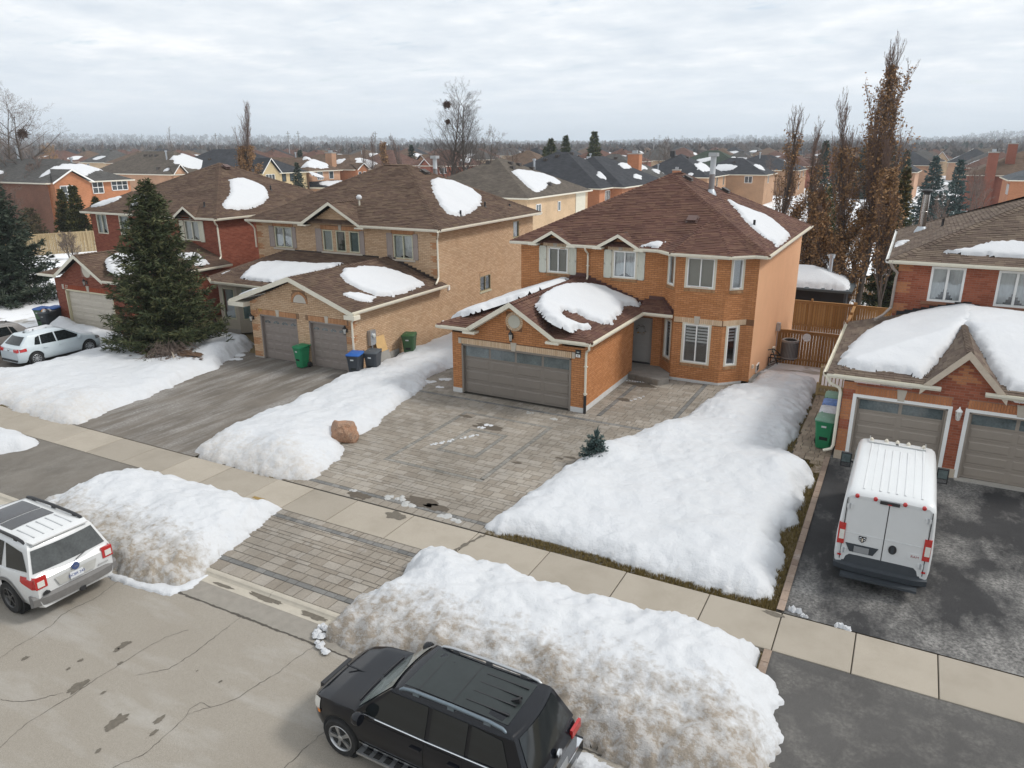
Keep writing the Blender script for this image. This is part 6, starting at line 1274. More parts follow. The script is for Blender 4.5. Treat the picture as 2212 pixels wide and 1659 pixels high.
bhouse('brick_house','brown roofed house with a small gable behind the dark red house',-136,90,-114.4,103,5.5,.55,BK_PINK,RT_GB,[('R',3,-1.6,1.4,1.3,2,1)],[('snow sheet on the right slope of the brown roof with a small gable',ell(-117.4,96.8,2.4,3.6,.1,26,4)),('snow dot beside the small gable of the brown roof',ell(-116.5,91.0,.5,.4,0,26,5))],[('R',1.6,1.6,1.7,.3)],[(-127,95),(-125.5,95),(-124,95),(-119,91.2)],[(-120,94,1.3)],zg=0)
bhouse('brick_house','charcoal roofed yellow brick house with an arched gable window',-126,96,-103,111,5.5,.52,BK_YEL,RT_DK,[('RP',.7,-2.5,2.2,2.4,3,1),('R',8.6,-1.6,1.0,1.4,1,1,DARK),('R',10.6,-1.6,1.0,1.4,1,1,DARK),('R',12.6,-1.6,1.0,1.4,1,1,DARK)],[('snow drift on the low charcoal roof of the yellow brick house',ell(-101.8,112.5,1.2,1.4,0,26,6))],[('R',4.6,2.4,2.6,1.4)],[(-116,100)],zg=0)
t5,b5,_=bhouse('brick_house','pale pink brick house with white casement windows and a snowy brown roof',-124,112.3,-103.5,121.2,5.55,.5,BK_PINK,RT_BR,[('R',2.2,-1.75,1.6,1.55,3,1),('R',5.6,-1.65,1.3,1.5,1,1)],[('curled snow sheet on the brown roof of the pink brick house',ell(-105.4,116.6,1.5,3.4,.1,26,7)),('second snow strip near the ridge of the pink brick house',ell(-108,117.5,.8,1.6,0,26,8))],flues=[(-111,117,.9)],zg=0)
mb=MB();mb.box(-103.4,112,2.3,-98.9,120.6,2.6,CREAM);mb.prism([(-103.4,112,2.6),(-98.9,112,2.6),(-103.4,112,3.6)],(0,8.6,0),RT_DK);mb.box(-103.4,112.1,-.3,-99.2,120.4,2.3,BK_PINK);mb.build('porch_roof',t5)
hipsnow('white snow covering the low roof in front of the pink brick house',ell(-101.2,116.4,1.9,3.7,0,26,9), lambda x,y:2.6+(-98.9-x)*.222,.25,.2,.2,3.)
t6,b6,_=bhouse('brick_house','orange brown house with a brick chimney and a white gable over two narrow windows',-122,123,-101.5,135,5.55,.45,BK_OR,RT_BR,[('RP',.3,-2.6,.95,2.2,1,1),('RP',1.75,-2.6,.95,2.2,1,1),('R',7,-1.6,1.3,1.2,2,1)],[('snow sheet on the right hip of the house with the white gable',ell(-104,130.5,1.6,3.4,.2,26,10)),('slim snow patch above the white gable',ell(-107.5,126,1.2,1.0,.4,26,11)),('snow spot by the ridge of the house with the white gable',ell(-110,129.5,.8,.5,0,26,12))],[('R',1.9,2.1,1.3,.9)],[(-112,129),(-113.5,129)],zg=0)
chimney(t6,-107.5,123.4,5.4,8.7,.85,BK_PINK)
bhouse('brick_house','far brown roof with an s-shaped snow sheet behind the bare poplars',-180,205,-161,222,4.7,.45,BK_PINK,RT_BR,[('R',4,-1.6,1.5,1.3,2,1)],[('s-shaped snow sheet on a far brown roof',ell(-165,213,2.2,5.2,.35,26,13))],flues=[(-170,211,1.)])
bhouse('brick_house','brown hipped house with cream windows beyond the buff house ridge',-155,197,-137,213,4.7,.5,BK_TAN,RT_BR,[('R',3,-1.8,1.5,1.5,3,1),('F',12,-1.8,1.5,1.4,2,1),('R',9,-1.6,1.2,1.3,2,1)],[('oval snow patch on the brown hipped roof beyond the buff house',ell(-141,204.5,2.0,3.6,.1,26,14))],vents=[(-146,201),(-147.5,201)])
bhouse('brick_house','brown brick gabled house behind the tall twin bare trees',-129,178,-112,192,4.7,.5,BK_TAN,RT_BR,[('F',5,-1.9,1.3,1.4,2,1),('F',10,-1.9,1.3,1.4,2,1),('R',5,-1.7,1.3,1.3,2,1)],[('snow along the low eave of the brown gabled house',ell(-120,178.6,3,.5,0,26,15))],[('F',6.5,3.6,3.2,.4)])
# behind the two middle houses
bhouse('brick_house','buff brick house with a taupe hip roof and a large ragged snow patch',-53,73.3,-37,90.5,4.62,.47,BK_BUFF,RT_GB,[('R',2.2,-2.0,1.3,1.2,2,1),('R',8.0,-1.95,.8,1.1,1,1),('R',13.6,-2.3,1.0,1.5,1,1),('R',15.0,-2.3,1.0,1.5,1,1)],[('large ragged snow patch on the taupe hip roof',[(-41.9,79.2),(-42.3,81.0),(-41.8,83.5),(-41.0,85.6),(-39.8,86.6),(-38.8,86.2),(-38.6,84.4),(-39.4,83.6),(-38.9,82.6),(-38.2,80.4),(-37.6,77.6),(-37.6,76.4),(-38.6,76.8),(-40.2,78)])],vents=[(-45.6,80.2),(-43.6,82.0),(-43.2,83.4),(-42.6,80.6),(-38.6,82.4),(-42.2,85)],flues=[(-42.6,86.4,1.5)])
PAN=MB();PAN.box(-36.99,86.6,1.2,-36.93,89.6,4.4,M('cream_panel',(.60,.57,.47),.6));PAN.build('cladding_panel',bpy.data.objects['brick_house.%03d'%(len([o for o in bpy.data.objects if o.name.startswith('brick_house')])-1)])
t10,b10,_=bhouse('brick_house','orange brick house with a steep charcoal hip roof and oblong snow patch',-56,94.6,-37,112,4.6,.5,BK_OR,RT_DK,[('R',2.0,-1.9,1.8,1.5,3,1)],[('oblong snow patch down the charcoal hip roof',ell(-39.6,103.5,1.3,4.4,.22,26,16))],vents=[(-48,101),(-46.6,102),(-45,103.6),(-44.6,105)])
mb=MB();mb.box(-50.3,98.9,-1.5,-35.4,118,4.5,BK_OR);mb.build('wall',t10);mb=MB();x0,y0,x1,y1=-50.6,98.6,-35.0,118.4;hh=(x1-x0)/2
for p in ([(x0,y0,4.6),(x1,y0,4.6),(x0+hh,y0+hh,8.5)],[(x1,y0,4.6),(x1,y1,4.6),(x0+hh,y1-hh,8.5),(x0+hh,y0+hh,8.5)]):mb.face(p,RT_DK)
gutter(mb,(x0,y0,4.6),(x1,y0,4.6),(0,-1,0),CREAM,.16);gutter(mb,(x1,y0,4.6),(x1,y1,4.6),(1,0,0),CREAM,.16);mb.build('roof',t10)
hipsnow('short snow strip on the second charcoal hip',ell(-36.9,109.5,.5,1.8,.15,26,17), lambda x,y:4.6+.5*(-35.0-x),.2,.2,.15,4.);hipsnow('slim snow strip high on the second charcoal hip',ell(-40.0,112.5,.7,2.2,.2,26,18), lambda x,y:4.6+.5*(-35.0-x),.2,.2,.15,5.)
t12,b12,_=bhouse('brick_house','charcoal roofed house with a tall orange brick chimney',-57,124,-40.4,139,4.6,.5,BK_OR,RT_GR,[('R',3,-1.8,1.2,1.2,2,1)],[('white snow panel beside the tall orange chimney',ell(-44.4,130.5,1.4,3.2,.1,26,19)),('small snow strip right of the tall orange chimney',ell(-42,135,.6,1.6,.1,26,20))],vents=[(-48,130)],flues=[(-52,128,1.7),(-42.5,137.5,1.0)])
chimney(t12,-42.6,124.6,4.2,8.6,1.0,BK_OR);chimney(t12,-51.5,126,5.5,7.6,.8,BK_OR)
t13,b13,_=bhouse('brick_house','charcoal hip roof house with orange walls behind the grey flue',-47,136,-33,151,4.6,.52,BK_TAN,RT_DK,[('R',1.8,-1.9,1.1,1.6,1,1,BEIGE),('R',6.8,-1.9,1.3,1.7,1,1,BEIGE),('R',12.4,-1.9,1.0,1.7,1,1,BEIGE)],[('leaf shaped snow patch on the charcoal roof behind the grey flue',ell(-35.6,142.4,1.2,4.2,.18,26,21)),('snow spot left of the little chimney',ell(-41.6,136.5,.5,.4,0,26,22)),('snow spot right of the little chimney',ell(-36.2,136.4,.5,.4,0,26,23))],vents=[(-41.2,142),(-38.6,143)])
chimney(t13,-38.6,136.2,3.8,5.7,.65,BK_OR);mb=MB();mb.box(-41.6,141.6,8.0,-40.8,142.4,9.0,BLACKM);mb.build('chimney_cap',t13)
bhouse('brick_house','tan brick house with one small white window and a charcoal hip roof',-40,153.6,-26.2,165,4.55,.50,BK_TAN,RT_DK,[('F',10.0,-1.6,1.5,1.3,2,1),('R',3.2,-1.7,1.2,1.5,1,1)],[('left snow patch on the charcoal roof of the tan house',ell(-34.6,155.5,2.6,1.1,.15,26,24)),('right snow patch on the charcoal roof of the tan house',ell(-28.2,158.4,1.0,3.4,.15,26,25))],vents=[(-33,157.4)])
bhouse('brick_house','dull green hip roof house behind the charcoal roofs',-58,196,-39,212,4.55,.5,BK_RED,RT_GN,[('F',8,-1.6,1.4,1.3,2,1)],[('slanted snow streak on the green roof',ell(-49.5,199.5,3.0,.9,.5,26,26)),('white snow on the right hip of the green roof',ell(-42.5,204,1.0,3.6,.2,26,27)),('small snow spot on the green roof',ell(-43.8,198.2,1.0,.5,0,26,28))])
bhouse('brick_house','orange walled house with a charcoal roof left of the tall brown leaved oaks',-42,184.5,-24.4,199,4.55,.42,BK_TAN,RT_DK,[('R',3,-1.7,1.3,1.6,1,1),('R',3,-4.4,1.3,1.6,1,1),('R',9,-1.7,1.2,1.5,1,1)],[('long snow strip on the charcoal roof left of the oaks',ell(-27.4,190.5,1.0,5.0,.2,26,29))],flues=[(-34,190,1.2)])
# right edge
t17,b17,_=bhouse('brick_house','dark red brick house with a brick chimney at the right edge',7.5,155,24,171,4.95,.46,BK_RED,RT_BR,[],[('snow corner on the dark roof at the right edge',ell(22,158,1.2,.8,0,26,30))],vents=[(14,160),(16,161)])
chimney(t17,10.7,154.7,-1,8.6,.75,BK_RED);chimney(t17,13.6,159,5,10.0,.7,BK_RED)
bhouse('brick_house','bright orange brick wing with a slate grey roof at the right edge',12.2,136,26,149,4.9,.42,BK_OR,RT_BL,[('L',9,-2.2,.8,1.5,1,1),('L',10.2,-2.2,.8,1.5,1,1),('L',11.4,-2.2,.8,1.5,1,1)],[('snow strip on the slate grey roof at the right edge',ell(17,139.5,2.6,.7,.35,26,31)),('snow spot on the slate grey roof at the right edge',ell(20,138.6,.9,.5,0,26,32))])
bhouse('brick_house','distant red brick house with a large white edged gable',10.5,335,30,350,4.6,.5,BK_RED,RT_GB,[('F',3.0,-2.4,2.2,2.2,2,2),('F',8.0,-2.2,1.6,1.8,1,1)],[('white snow edging the large distant gable',ell(15,336,1.5,.8,.6,26,33)),('curved snow cap on the porch of the distant gabled house',ell(16,334.7,3.6,.5,0,26,34))],[('F',5.8,5.2,4.0,.6)])
bhouse('brick_house','distant buff house with a row of white windows between two spruces',-3,330,9,344,4.6,.5,BK_BUFF,RT_GB,[('F',2.0,-2.0,2.8,1.5,3,1),('F',8.6,-2.0,2.0,1.8,2,2)],[('snow strips on the distant buff house roof',ell(0,332.4,1.2,.8,.5,26,35)),('snow on the low roof of the distant buff house',ell(3,329.8,4.6,.5,0,26,36))],[('F',9.5,2.4,3.0,.5)])
bhouse('brick_house','distant taupe house with a snow striped roof right of the tallest oak',-18,330,-6.5,343,4.6,.5,BK_TAN,RT_GB,[('F',6,-2.1,1.6,2.0,1,1)],[('narrow snow stripe on the distant taupe roof',ell(-9,333.2,.8,2.6,.5,26,37)),('second snow stripe on the distant taupe roof',ell(-12.6,331.6,.7,1.4,.5,26,38))])
# streets of hip roofs further out: copies of a few kinds
protos=[]
kinds=[(BK_TAN,RT_BR,'far off tan brick house with a brown hip roof'),(BK_RED,RT_RB,'far off red brick house with a red brown hip roof'),(BK_BUFF,RT_GR,'far off buff brick house with a grey hip roof'),(BK_PINK,RT_DK,'far off pink brick house with a charcoal hip roof')]
for i,(wm_,rm,lab) in enumerate(kinds):
    t,b,_=bhouse('brick_house',lab,-7,-6.5,7,6.5,5.55,.5+.03*i,wm_,rm,[('F',2,-1.8,1.6,1.4,2,1),('F',9,-1.8,2.0,1.4,3,1),('R',3,-1.7,1.3,1.3,2,1)],[],[('F',3+i*2,1.8,1.6,.3)] if i%2 else [],[(1,.8)],zg=0.4,group='far off hip roofed houses')
    sb=MB();z= lambda x,y:5.55+(.5+.03*i)*min(7.4-x,y+6.9)+.1
    sb.face([(x,y,z(x,y)) for x,y in ell(5.2,.4,1.0,2.6,.2,12,i)],ROOFSNOW);sb.build('snow_patch',t)
    t.location=(0,0,0);protos.append(t)
spots=[]
fr=random.Random(11)
for row,yy in enumerate((168,186,226,246,290,312,372,395,455,480)):
    x=-1.95*yy+10
    while x<.16*yy+6:
        jx,jy=x+fr.uniform(-2,2),yy+fr.uniform(-3,3)+(x*.04)
        ok=True
        for (a,b_,c,d) in ((-185,200,-105,216),(-135,174,-108,196),(-62,120,-22,216),(4,130,32,175),(-22,325,34,355),(-60,190,-20,215)):
            if a-8<jx<c+8 and b_-7<jy<d+7:ok=False
        if jx<-70 and jy<150:ok=False
        if fr.random()<.22:ok=False
        if ok:spots.append((jx,jy))
        x+=fr.uniform(19,25)
used_p=set()
for i,(x,y) in enumerate(spots):
    k=fr.randrange(4);p=protos[k];o=p if k not in used_p else copy_tree(p);used_p.add(k)
    o.location=(x,y,gz(x,y)-.0);o.rotation_euler=(0,0,fr.choice((0,pi/2,pi,-pi/2))+fr.uniform(-.06,.06))
# ================================================================== VEHICLES
def lerp(a,b,t): return a+(b-a)*t
def interp(tab,x):
    """piecewise linear with soft ends; tab = [(x, v), ...] ascending x"""
    if x<=tab[0][0]: return tab[0][1]
    for (a,va),(b,vb) in zip(tab[:-1],tab[1:]):
        if x<=b: return va+(vb-va)*(x-a)/(b-a)
    return tab[-1][1]
def smooth_tab(tab,k=.0):
    return tab
SIDE=[(0,.90),(.10,.945),(.30,.985),(.55,1.0),(.78,.985),(.92,.955),(1.0,.925)]
def car_body(plan,top,sill,arches,halfw,n_x=56,crown=.03,xs_extra=(),bottom=None):
    """lofted lower body. plan: x -> relative half width; top: x -> shoulder height; arches: (x, z, r). returns verts, faces, and the side function"""
    x0,x1=plan[0][0],plan[-1][0];xs=set(np.linspace(x0,x1,n_x).tolist())|set(xs_extra)
    for (ax,az,ar) in arches:
        for k in range(-6,7):xs.add(ax+ar*.999*sin(pi/2*k/6))
    xs=sorted(x for x in xs if x0<=x<=x1)
    def zb(x):
        z=interp(bottom,x) if bottom else sill
        for (ax,az,ar) in arches:
            if abs(x-ax)<ar:z=max(z,az+sqrt(max(0,ar*ar-(x-ax)**2)))
        return z
    def side(x,z):
        b,t=(interp(bottom,x) if bottom else sill),interp(top,x)
        return halfw*interp(plan,x)*interp(SIDE,min(1,max(0,(z-b)/(t-b))))
    NT=9;vs=[];fs=[];ring=None
    for x in xs:
        b,t=zb(x),interp(top,x);b=min(b,t-.05);r_=[]
        for k in range(NT):z=b+(t-b)*k/(NT-1);r_.append((x,side(x,z),z))
        w=r_[-1][1]
        for f,dz in ((.93,.45),(.8,.75),(.5,.95),(0,1.)):r_.append((x,w*f,t+crown*dz))
        full=r_+[(a,-y,z) for a,y,z in reversed(r_[:-1])]
        full=full+[(x,-r_[0][1]*.6,b),(x,r_[0][1]*.6,b)]
        vs.extend(full);ring=len(full)
    n=len(xs)
    for i in range(n-1):
        for k in range(ring):fs.append((i*ring+k,i*ring+(k+1)%ring,(i+1)*ring+(k+1)%ring,(i+1)*ring+k))
    fs.append(tuple(range(ring)));fs.append(tuple(range((n-1)*ring+ring-1,(n-1)*ring-1,-1)))
    return vs,fs,side
def side_patch(mb,side,poly_x,z0f,z1f,off,m_,nx=8,nz=4,sgn=1):
    """panel laid over the body side, off = proud distance"""
    vs=[];fs=[]
    for i in range(nx+1):
        x=lerp(poly_x[0],poly_x[1],i/nx);a,b=(z0f(x) if callable(z0f) else z0f),(z1f(x) if callable(z1f) else z1f)
        for k in range(nz+1):z=lerp(a,b,k/nz);vs.append((x,sgn*(side(x,z)+off),z))
    for i in range(nx):
        for k in range(nz):
            q=(i*(nz+1)+k,(i+1)*(nz+1)+k,(i+1)*(nz+1)+k+1,i*(nz+1)+k+1);fs.append(q if sgn<0 else q[::-1])
    mb.mesh(vs,fs,m_)
class Cabin:
    """greenhouse: base ring at the belt, roof ring above; corners rounded in plan"""
    def __init__(s,base,roof,zb,zr,wb,wr,crown=.05,rr=.16,belt=None):
        s.b,s.r,s.zb,s.zr,s.wb,s.wr=base,roof,zb,zr,wb,wr;s.crown=crown;s.rr=rr
    def P(s,fx,fy,t):
        """fx -1 rear .. 1 front, fy -1..1, t height 0..1"""
        xf,xr=lerp(s.b[1],s.r[1],t),lerp(s.b[0],s.r[0],t);w=lerp(s.wb,s.wr,t);z=lerp(s.zb,s.zr,t)
        return Vector((lerp(xr,xf,(fx+1)/2),fy*w,z))
    def shell(s,mb,m_):
        ring=[]
        for k in range(8):ring.append((-1+2*k/8,-1))
        for k in range(6):ring.append((1,-1+2*k/6))
        for k in range(8):ring.append((1-2*k/8,1))
        for k in range(6):ring.append((-1,1-2*k/6))
        def bulge(fx,fy,p,t):      # front and rear glass bow outward
            if abs(fx)>.99:p=p+Vector((fx*.07*(1-fy*fy),0,0))
            return p
        levels=[(0,0),(.45,0),(.86,0),(.955,.015),(1.0,.05)];vs=[];n=len(ring)
        for t,ins in levels:
            for fx,fy in ring:
                p=bulge(fx,fy,s.P(fx,fy,t),t);c=Vector(((s.r[0]+s.r[1])/2,0,p.z));p=p+(c-p)*ins;vs.append(p)
        fs=[(i*n+k,i*n+(k+1)%n,(i+1)*n+(k+1)%n,(i+1)*n+k) for i in range(len(levels)-1) for k in range(n)]
        # roof skin with a crown
        last=(len(levels)-1)*n
        for q,(ins,dz) in enumerate(((.22,.55),(.55,.88),(.85,1.0))):
            for k in range(n):
                p=Vector(vs[last+k]);c=Vector(((s.r[0]+s.r[1])/2,0,p.z));pp=p+(c-p)*ins;pp.z=s.zr+s.crown*dz;vs.append(pp)
        for q in range(3):
            a=last+q*n
            for k in range(n):fs.append((a+k,a+(k+1)%n,a+n+(k+1)%n,a+n+k))
        fs.append(tuple(range(last+3*n,last+4*n)))
        mb.mesh(vs,fs,m_)
    def roofz(s,x,y):
        fx=abs((x-(s.r[0]+s.r[1])/2)/((s.r[1]-s.r[0])/2));fy=abs(y)/s.wr;d=1-max(min(fx,1),min(fy,1)); return s.zr+s.crown*min(1,(d*.55/.22 if d<.22 else .55+(d-.22)*1.0))
    def sidewin(s,mb,quad,m_,sgn,off=.006):
        """quad = [(x, t), ...] in the side plane (t = height fraction)"""
        pts=[Vector((x,sgn*(lerp(s.wb,s.wr,t)+off),lerp(s.zb,s.zr,t))) for x,t in quad]
        n=(pts[1]-pts[0]).cross(pts[2]-pts[0]);pts=pts if n.y*sgn>0 else pts[::-1];mb.prism(pts,(0,sgn*.004,0),m_)
    def endglass(s,mb,front,t0,t1,wf,m_,off=.008,n=6):
        sg=1 if front else -1;vs=[]
        for t in (t0,(t0+t1)/2,t1):
            for k in range(n+1):
                fy=-wf+2*wf*k/n;p=s.P(sg,fy,t)+Vector((sg*.07*(1-fy*fy),0,0));vs.append(p+Vector((sg*off,0,off*.6)))
        fs=[(i*(n+1)+k,i*(n+1)+k+1,(i+1)*(n+1)+k+1,(i+1)*(n+1)+k) for i in range(2) for k in range(n)]
        mb.mesh(vs,fs if front else [f[::-1] for f in fs],m_)
def wheel(root,x,y,r_,w,sgn,rimm,spokes=10,double=False,rim_r=.66,dark=None):
    t=MB();ax=(0,sgn,0);o=(x,y-sgn*w*.5,r_)
    t.lathe(o,ax,[(0,r_*.6),(0,r_*.93),(w*.12,r_*.985),(w*.3,r_),(w*.7,r_),(w*.88,r_*.985),(w,r_*.93),(w*1.02,r_*.80),(w*.98,r_*rim_r),(w*.8,r_*rim_r)],32,RUBBER)
    t=t.build('wheel',root,smooth=35,local=True)
    m=MB();m.lathe(o,ax,[(w*.35,r_*rim_r*.98),(w*.97,r_*rim_r),(w*1.0,r_*(rim_r-.04)),(w*.9,r_*(rim_r-.08)),(w*.4,r_*(rim_r-.10))],32,rimm,False)
    m.lathe(o,ax,[(w*.38,r_*rim_r),(w*.42,r_*.05)],24,dark or BLACKP,False)
    c=Vector(o)+Vector(ax)*w*.9
    for k in range(spokes):
        for dd in ((-.10,.10) if double else (0,)):
            a=2*pi*k/spokes+dd;d=Vector((cos(a),0,sin(a)));s_=Vector((-sin(a),0,cos(a)));hw=r_*(.045 if double else .05)
            p0,p1=c+d*r_*.08,c+d*r_*(rim_r-.03);m.obox(p0-s_*hw-Vector(ax)*.05,p1-p0,s_*hw*2,Vector(ax)*(.05+w*.03),rimm)
    m.lathe(c-Vector(ax)*.03,ax,[(0,r_*.16),(.04,r_*.16),(.05,r_*.10)],16,rimm);m.build('rim',t,smooth=35,local=True)
    return t
def mirror(root,x,y,z,sgn,m_):
    mb=MB();vs=[];c=Vector((x,y+sgn*.12,z+.03))
    mb.lathe(c-Vector((.08,0,0)),(1,0,0),[(0,.05),(.0,.10),(.05,.115),(.12,.10),(.17,.05),(.18,.01)],12,m_);mb.obox((x-.04,y-sgn*.03,z-.05),Vector((.07,0,0)),Vector((0,sgn*.12,.04)),Vector((0,0,.03)),BLACKP)
    o=mb.build('wing_mirror',root,smooth=40,local=True); return o
def plate(root,p,n,u,txt,w=.30,h=.155,bgm=None,fm=None):
    n,u,p=Vector(n).normalized(),Vector(u).normalized(),Vector(p);up=n.cross(u).normalized();up=up if up.z>0 else -up
    mb=MB();mb.obox(p-u*w/2-up*h/2,u*w,up*h,n*.012,bgm or M('plate_white',(.62,.64,.66),.4));o=mb.build('licence_plate',root,local=True)
    if txt:
        c_=bpy.data.curves.new('lettering','FONT');c_.body=txt;c_.size=h*.55;c_.extrude=.002;c_.align_x='CENTER';c_.align_y='CENTER';c_.materials.append(fm or M('plate_blue',(.05,.08,.25),.5))
        t=textmesh('lettering',c_);q=p+n*.014;t.matrix_local=Matrix(((u.x,up.x,n.x,q.x),(u.y,up.y,n.y,q.y),(u.z,up.z,n.z,q.z),(0,0,0,1)));t.parent=o
    return o
def rail(root,C,x0,x1,y,z,m_,r_=.028,sgn=1):
    mb=MB();mb.tube([(x1+.06,y,z-.05),(x1-.04,y,z+.02),(x1-.25,y,z+.05),((x0+x1)/2,y,z+.065),(x0+.25,y,z+.05),(x0+.04,y,z+.02),(x0-.06,y,z-.05)],[.02,r_,r_,r_,r_,r_,.02],8,m_)
    for q in (x1-.3,(x0+x1)/2,x0+.3):mb.box(q-.06,y-.02,z-.06,q+.06,y+.02,z+.04,m_)
    return mb.build('roof_rail',root,smooth=50,local=True)
def doors(root,side,xs,z0,z1,m_,handle_m,hz=.9):
    for sgn in (1,-1):
        for (a,b) in xs:
            mb=MB();side_patch(mb,side,(a+.008,b-.008),z0,z1,.006,m_,8,6,sgn);d=mb.build('door',root,smooth=0,local=True)
            hb=MB();x=a+.14;hzv=hz(x) if callable(hz) else hz;y=sgn*(side(x,hzv)+.012);hb.obox((x-.09,y,hzv-.015),Vector((.2,0,0)),Vector((0,sgn*.035,0)),Vector((0,0,.03)),handle_m);hb.build('handle',d,local=True)
# ------------------------------------------------------------------ black compact SUV (kerb side, nose to the left)
CARBLK=M('black_car_paint',(.006,.007,.010),.13,.25,2,spec=.35,coat=.12);CARWHT=M('white_car_paint',(.60,.61,.61),.28,.05,2,spec=.5,coat=.7);CARSIL=M('pale_blue_silver_paint',(.50,.56,.59),.3,.06,2,coat=.6);GREYCLAD=M('grey_dirty_cladding',(.16,.155,.15),.75,.2,8);CARGREY=M('grey_brown_car_paint',(.17,.155,.145),.3,.15,3,coat=.6);ROOFBLK=M('greenish_black_roof',(.024,.030,.030),.38,.2,1.6,spec=.35)
def blk_suv():
    t=thing('parked_suv','black boxy SUV with chrome window strips parked along the kerb, nose to the left','SUV',(-5.95,8.52,ROADZ),pi-.012)
    L,HW=4.53,.915;x0,x1=-2.24,2.28;wr=.36;fx,rx=1.44,-1.315
    plan=[(x0,.80),(x0+.06,.88),(x0+.25,.955),(-1.2,1.),(.9,1.),(1.6,.97),(1.95,.90),(2.15,.78),(x1,.58)]
    top=[(x0,.86),(x0+.05,.98),(-1.9,1.04),(0,1.02),(1.0,1.01),(1.15,1.03),(1.7,.985),(2.05,.90),(2.2,.80),(x1,.68)]
    vs,fs,side=car_body(plan,top,.30,[(fx,wr,.43),(rx,wr,.43)],HW);mb=MB();mb.mesh(vs,fs,CARBLK);mb.build('body',t,smooth=32,local=True)
    C=Cabin((-2.12,1.14),(-1.78,.42),1.0,1.62,.835,.63,.045);mb=MB();C.shell(mb,CARBLK);mb.build('cabin',t,smooth=28,local=True)
    rs=MB();rs.mesh([(x,y,C.roofz(x,y)+.006) for x in (-1.62,-1.1,-.5,0,.3) for y in (-.5,-.25,0,.25,.5)],[(i*5+k,(i+1)*5+k,(i+1)*5+k+1,i*5+k+1) for i in range(4) for k in range(4)],ROOFBLK);rs.build('roof_panel',t,smooth=30,local=True)  # roof skin slightly lighter and greener than the body paint
    for xx in (-.62,.02):
        gm=MB();gm.mesh([(xx+d,y,C.roofz(xx,y)+.009) for d in (-.008,.008) for y in (-.5,-.2,.2,.5)],[(k,k+4,k+5,k+1) for k in range(3)],BLACKP);gm.build('roof_seam',t,local=True)
    for yy in (-.33,-.11,.11,.33):
        gm=MB();gm.box(-1.55,yy-.012,C.roofz(-1.3,yy)-.01,-.78,yy+.012,C.roofz(-1.2,yy)+.014,BLACKP);gm.build('roof_rib',t,local=True)
    gm=MB();gm.prism([(-1.58,-.03,C.zr+.03),(-1.40,-.03,C.zr+.03),(-1.56,-.03,C.zr+.12)],(0,.06,0),BLACKP);gm.build('antenna_fin',t,local=True)
    g=MB();C.endglass(g,True,.06,.93,.9,M('windscreen_glass',(.16,.19,.18),.06,.25,2,spec=.8));g.build('windscreen',t,smooth=0,local=True)
    g=MB();C.endglass(g,False,.12,.88,.86,CARGLASS);g.build('rear_window',t,smooth=0,local=True)
    for sgn in (1,-1):
        for q in ([(.98,.08),(.46,.86),(-.28,.88),(-.28,.06)],[(-.36,.06),(-.36,.88),(-1.02,.87),(-1.02,.08)],[(-1.09,.10),(-1.09,.86),(-1.62,.80),(-1.80,.16)]):
            g=MB();C.sidewin(g,q,CARGLASS,sgn);g.build('side_window',t,local=True)
        g=MB();g.tube([(1.02,sgn*.845,1.035),(-.3,sgn*.846,1.035),(-1.85,sgn*.842,1.06)],.014,6,CHROME);g.build('chrome_strip',t,local=True)
        rail(t,C,-1.62,.30,sgn*.60,C.zr+.0,ALU if sgn<0 else M('blue_grey_rail',(.16,.2,.23),.3,.1,5,0,40,.5),.03)
        g=MB();g.box(-.98,sgn*.80-.09,.30,1.02,sgn*.80+.20*(sgn>0)+.0,.345,ALU) if False else None;g.obox((-.98,sgn*.82,.30),Vector((2.0,0,0)),Vector((0,sgn*.17,0)),Vector((0,0,.045)),ALU)
        for k in range(9):g.obox((-.9+.21*k,sgn*.86,.345),Vector((.12,0,0)),Vector((0,sgn*.1,0)),Vector((0,0,.006)),RUBBER)
        g.build('running_board',t,local=True);mirror(t,.92,sgn*.90,1.07,sgn,CARBLK)
        g=MB();side_patch(g,side,(-1.0,1.02),.46,.50,.014,M('bright_trim',(.3,.31,.31),.3,.05,5,0,40,.7),8,1,sgn);g.build('rub_strip',t,local=True)
        hl=MB();side_patch(hl,side,(1.93,2.2), lambda x:lerp(.68,.66,(x-1.93)/.27), lambda x:interp(top,x)-.02,.012,CLEARL,6,3,sgn);hl.build('headlight',t,smooth=0,local=True);al=MB();side_patch(al,side,(1.91,2.0),.66,.72,.018,AMBER,2,1,sgn);al.build('turn_signal',t,local=True)
        tl=MB();side_patch(tl,side,(-2.23,-1.98),.84, lambda x:min(1.03,interp(top,x)-.01),.012,REDL,4,3,sgn);tl.obox((-2.26,sgn*.5,.84),Vector((.05,0,0)),Vector((0,sgn*.33,0)),Vector((0,0,.15)),REDL);tl.build('tail_light',t,local=True)
        for (a,b) in ((fx,1),(rx,1)):
            wheel(t,a,sgn*(HW-.115),wr,.235,sgn,ALU,5,True,.70)
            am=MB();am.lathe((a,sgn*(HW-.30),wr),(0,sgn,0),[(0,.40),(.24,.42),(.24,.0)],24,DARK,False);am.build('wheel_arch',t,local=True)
    doors(t,side,[(-.30,.98),(-1.02,-.31)],.36, lambda x:interp(top,x)-.035,CARBLK,CARBLK,.88)
    b=MB();b.box(-2.30,-.86,.34,-2.14,.86,.60,CARBLK);b.box(-2.315,-.80,.58,-2.16,.80,.615,CHROME);b.box(-2.305,-.6,.30,-2.18,.6,.40,ALU);b.build('rear_bumper',t,local=True)
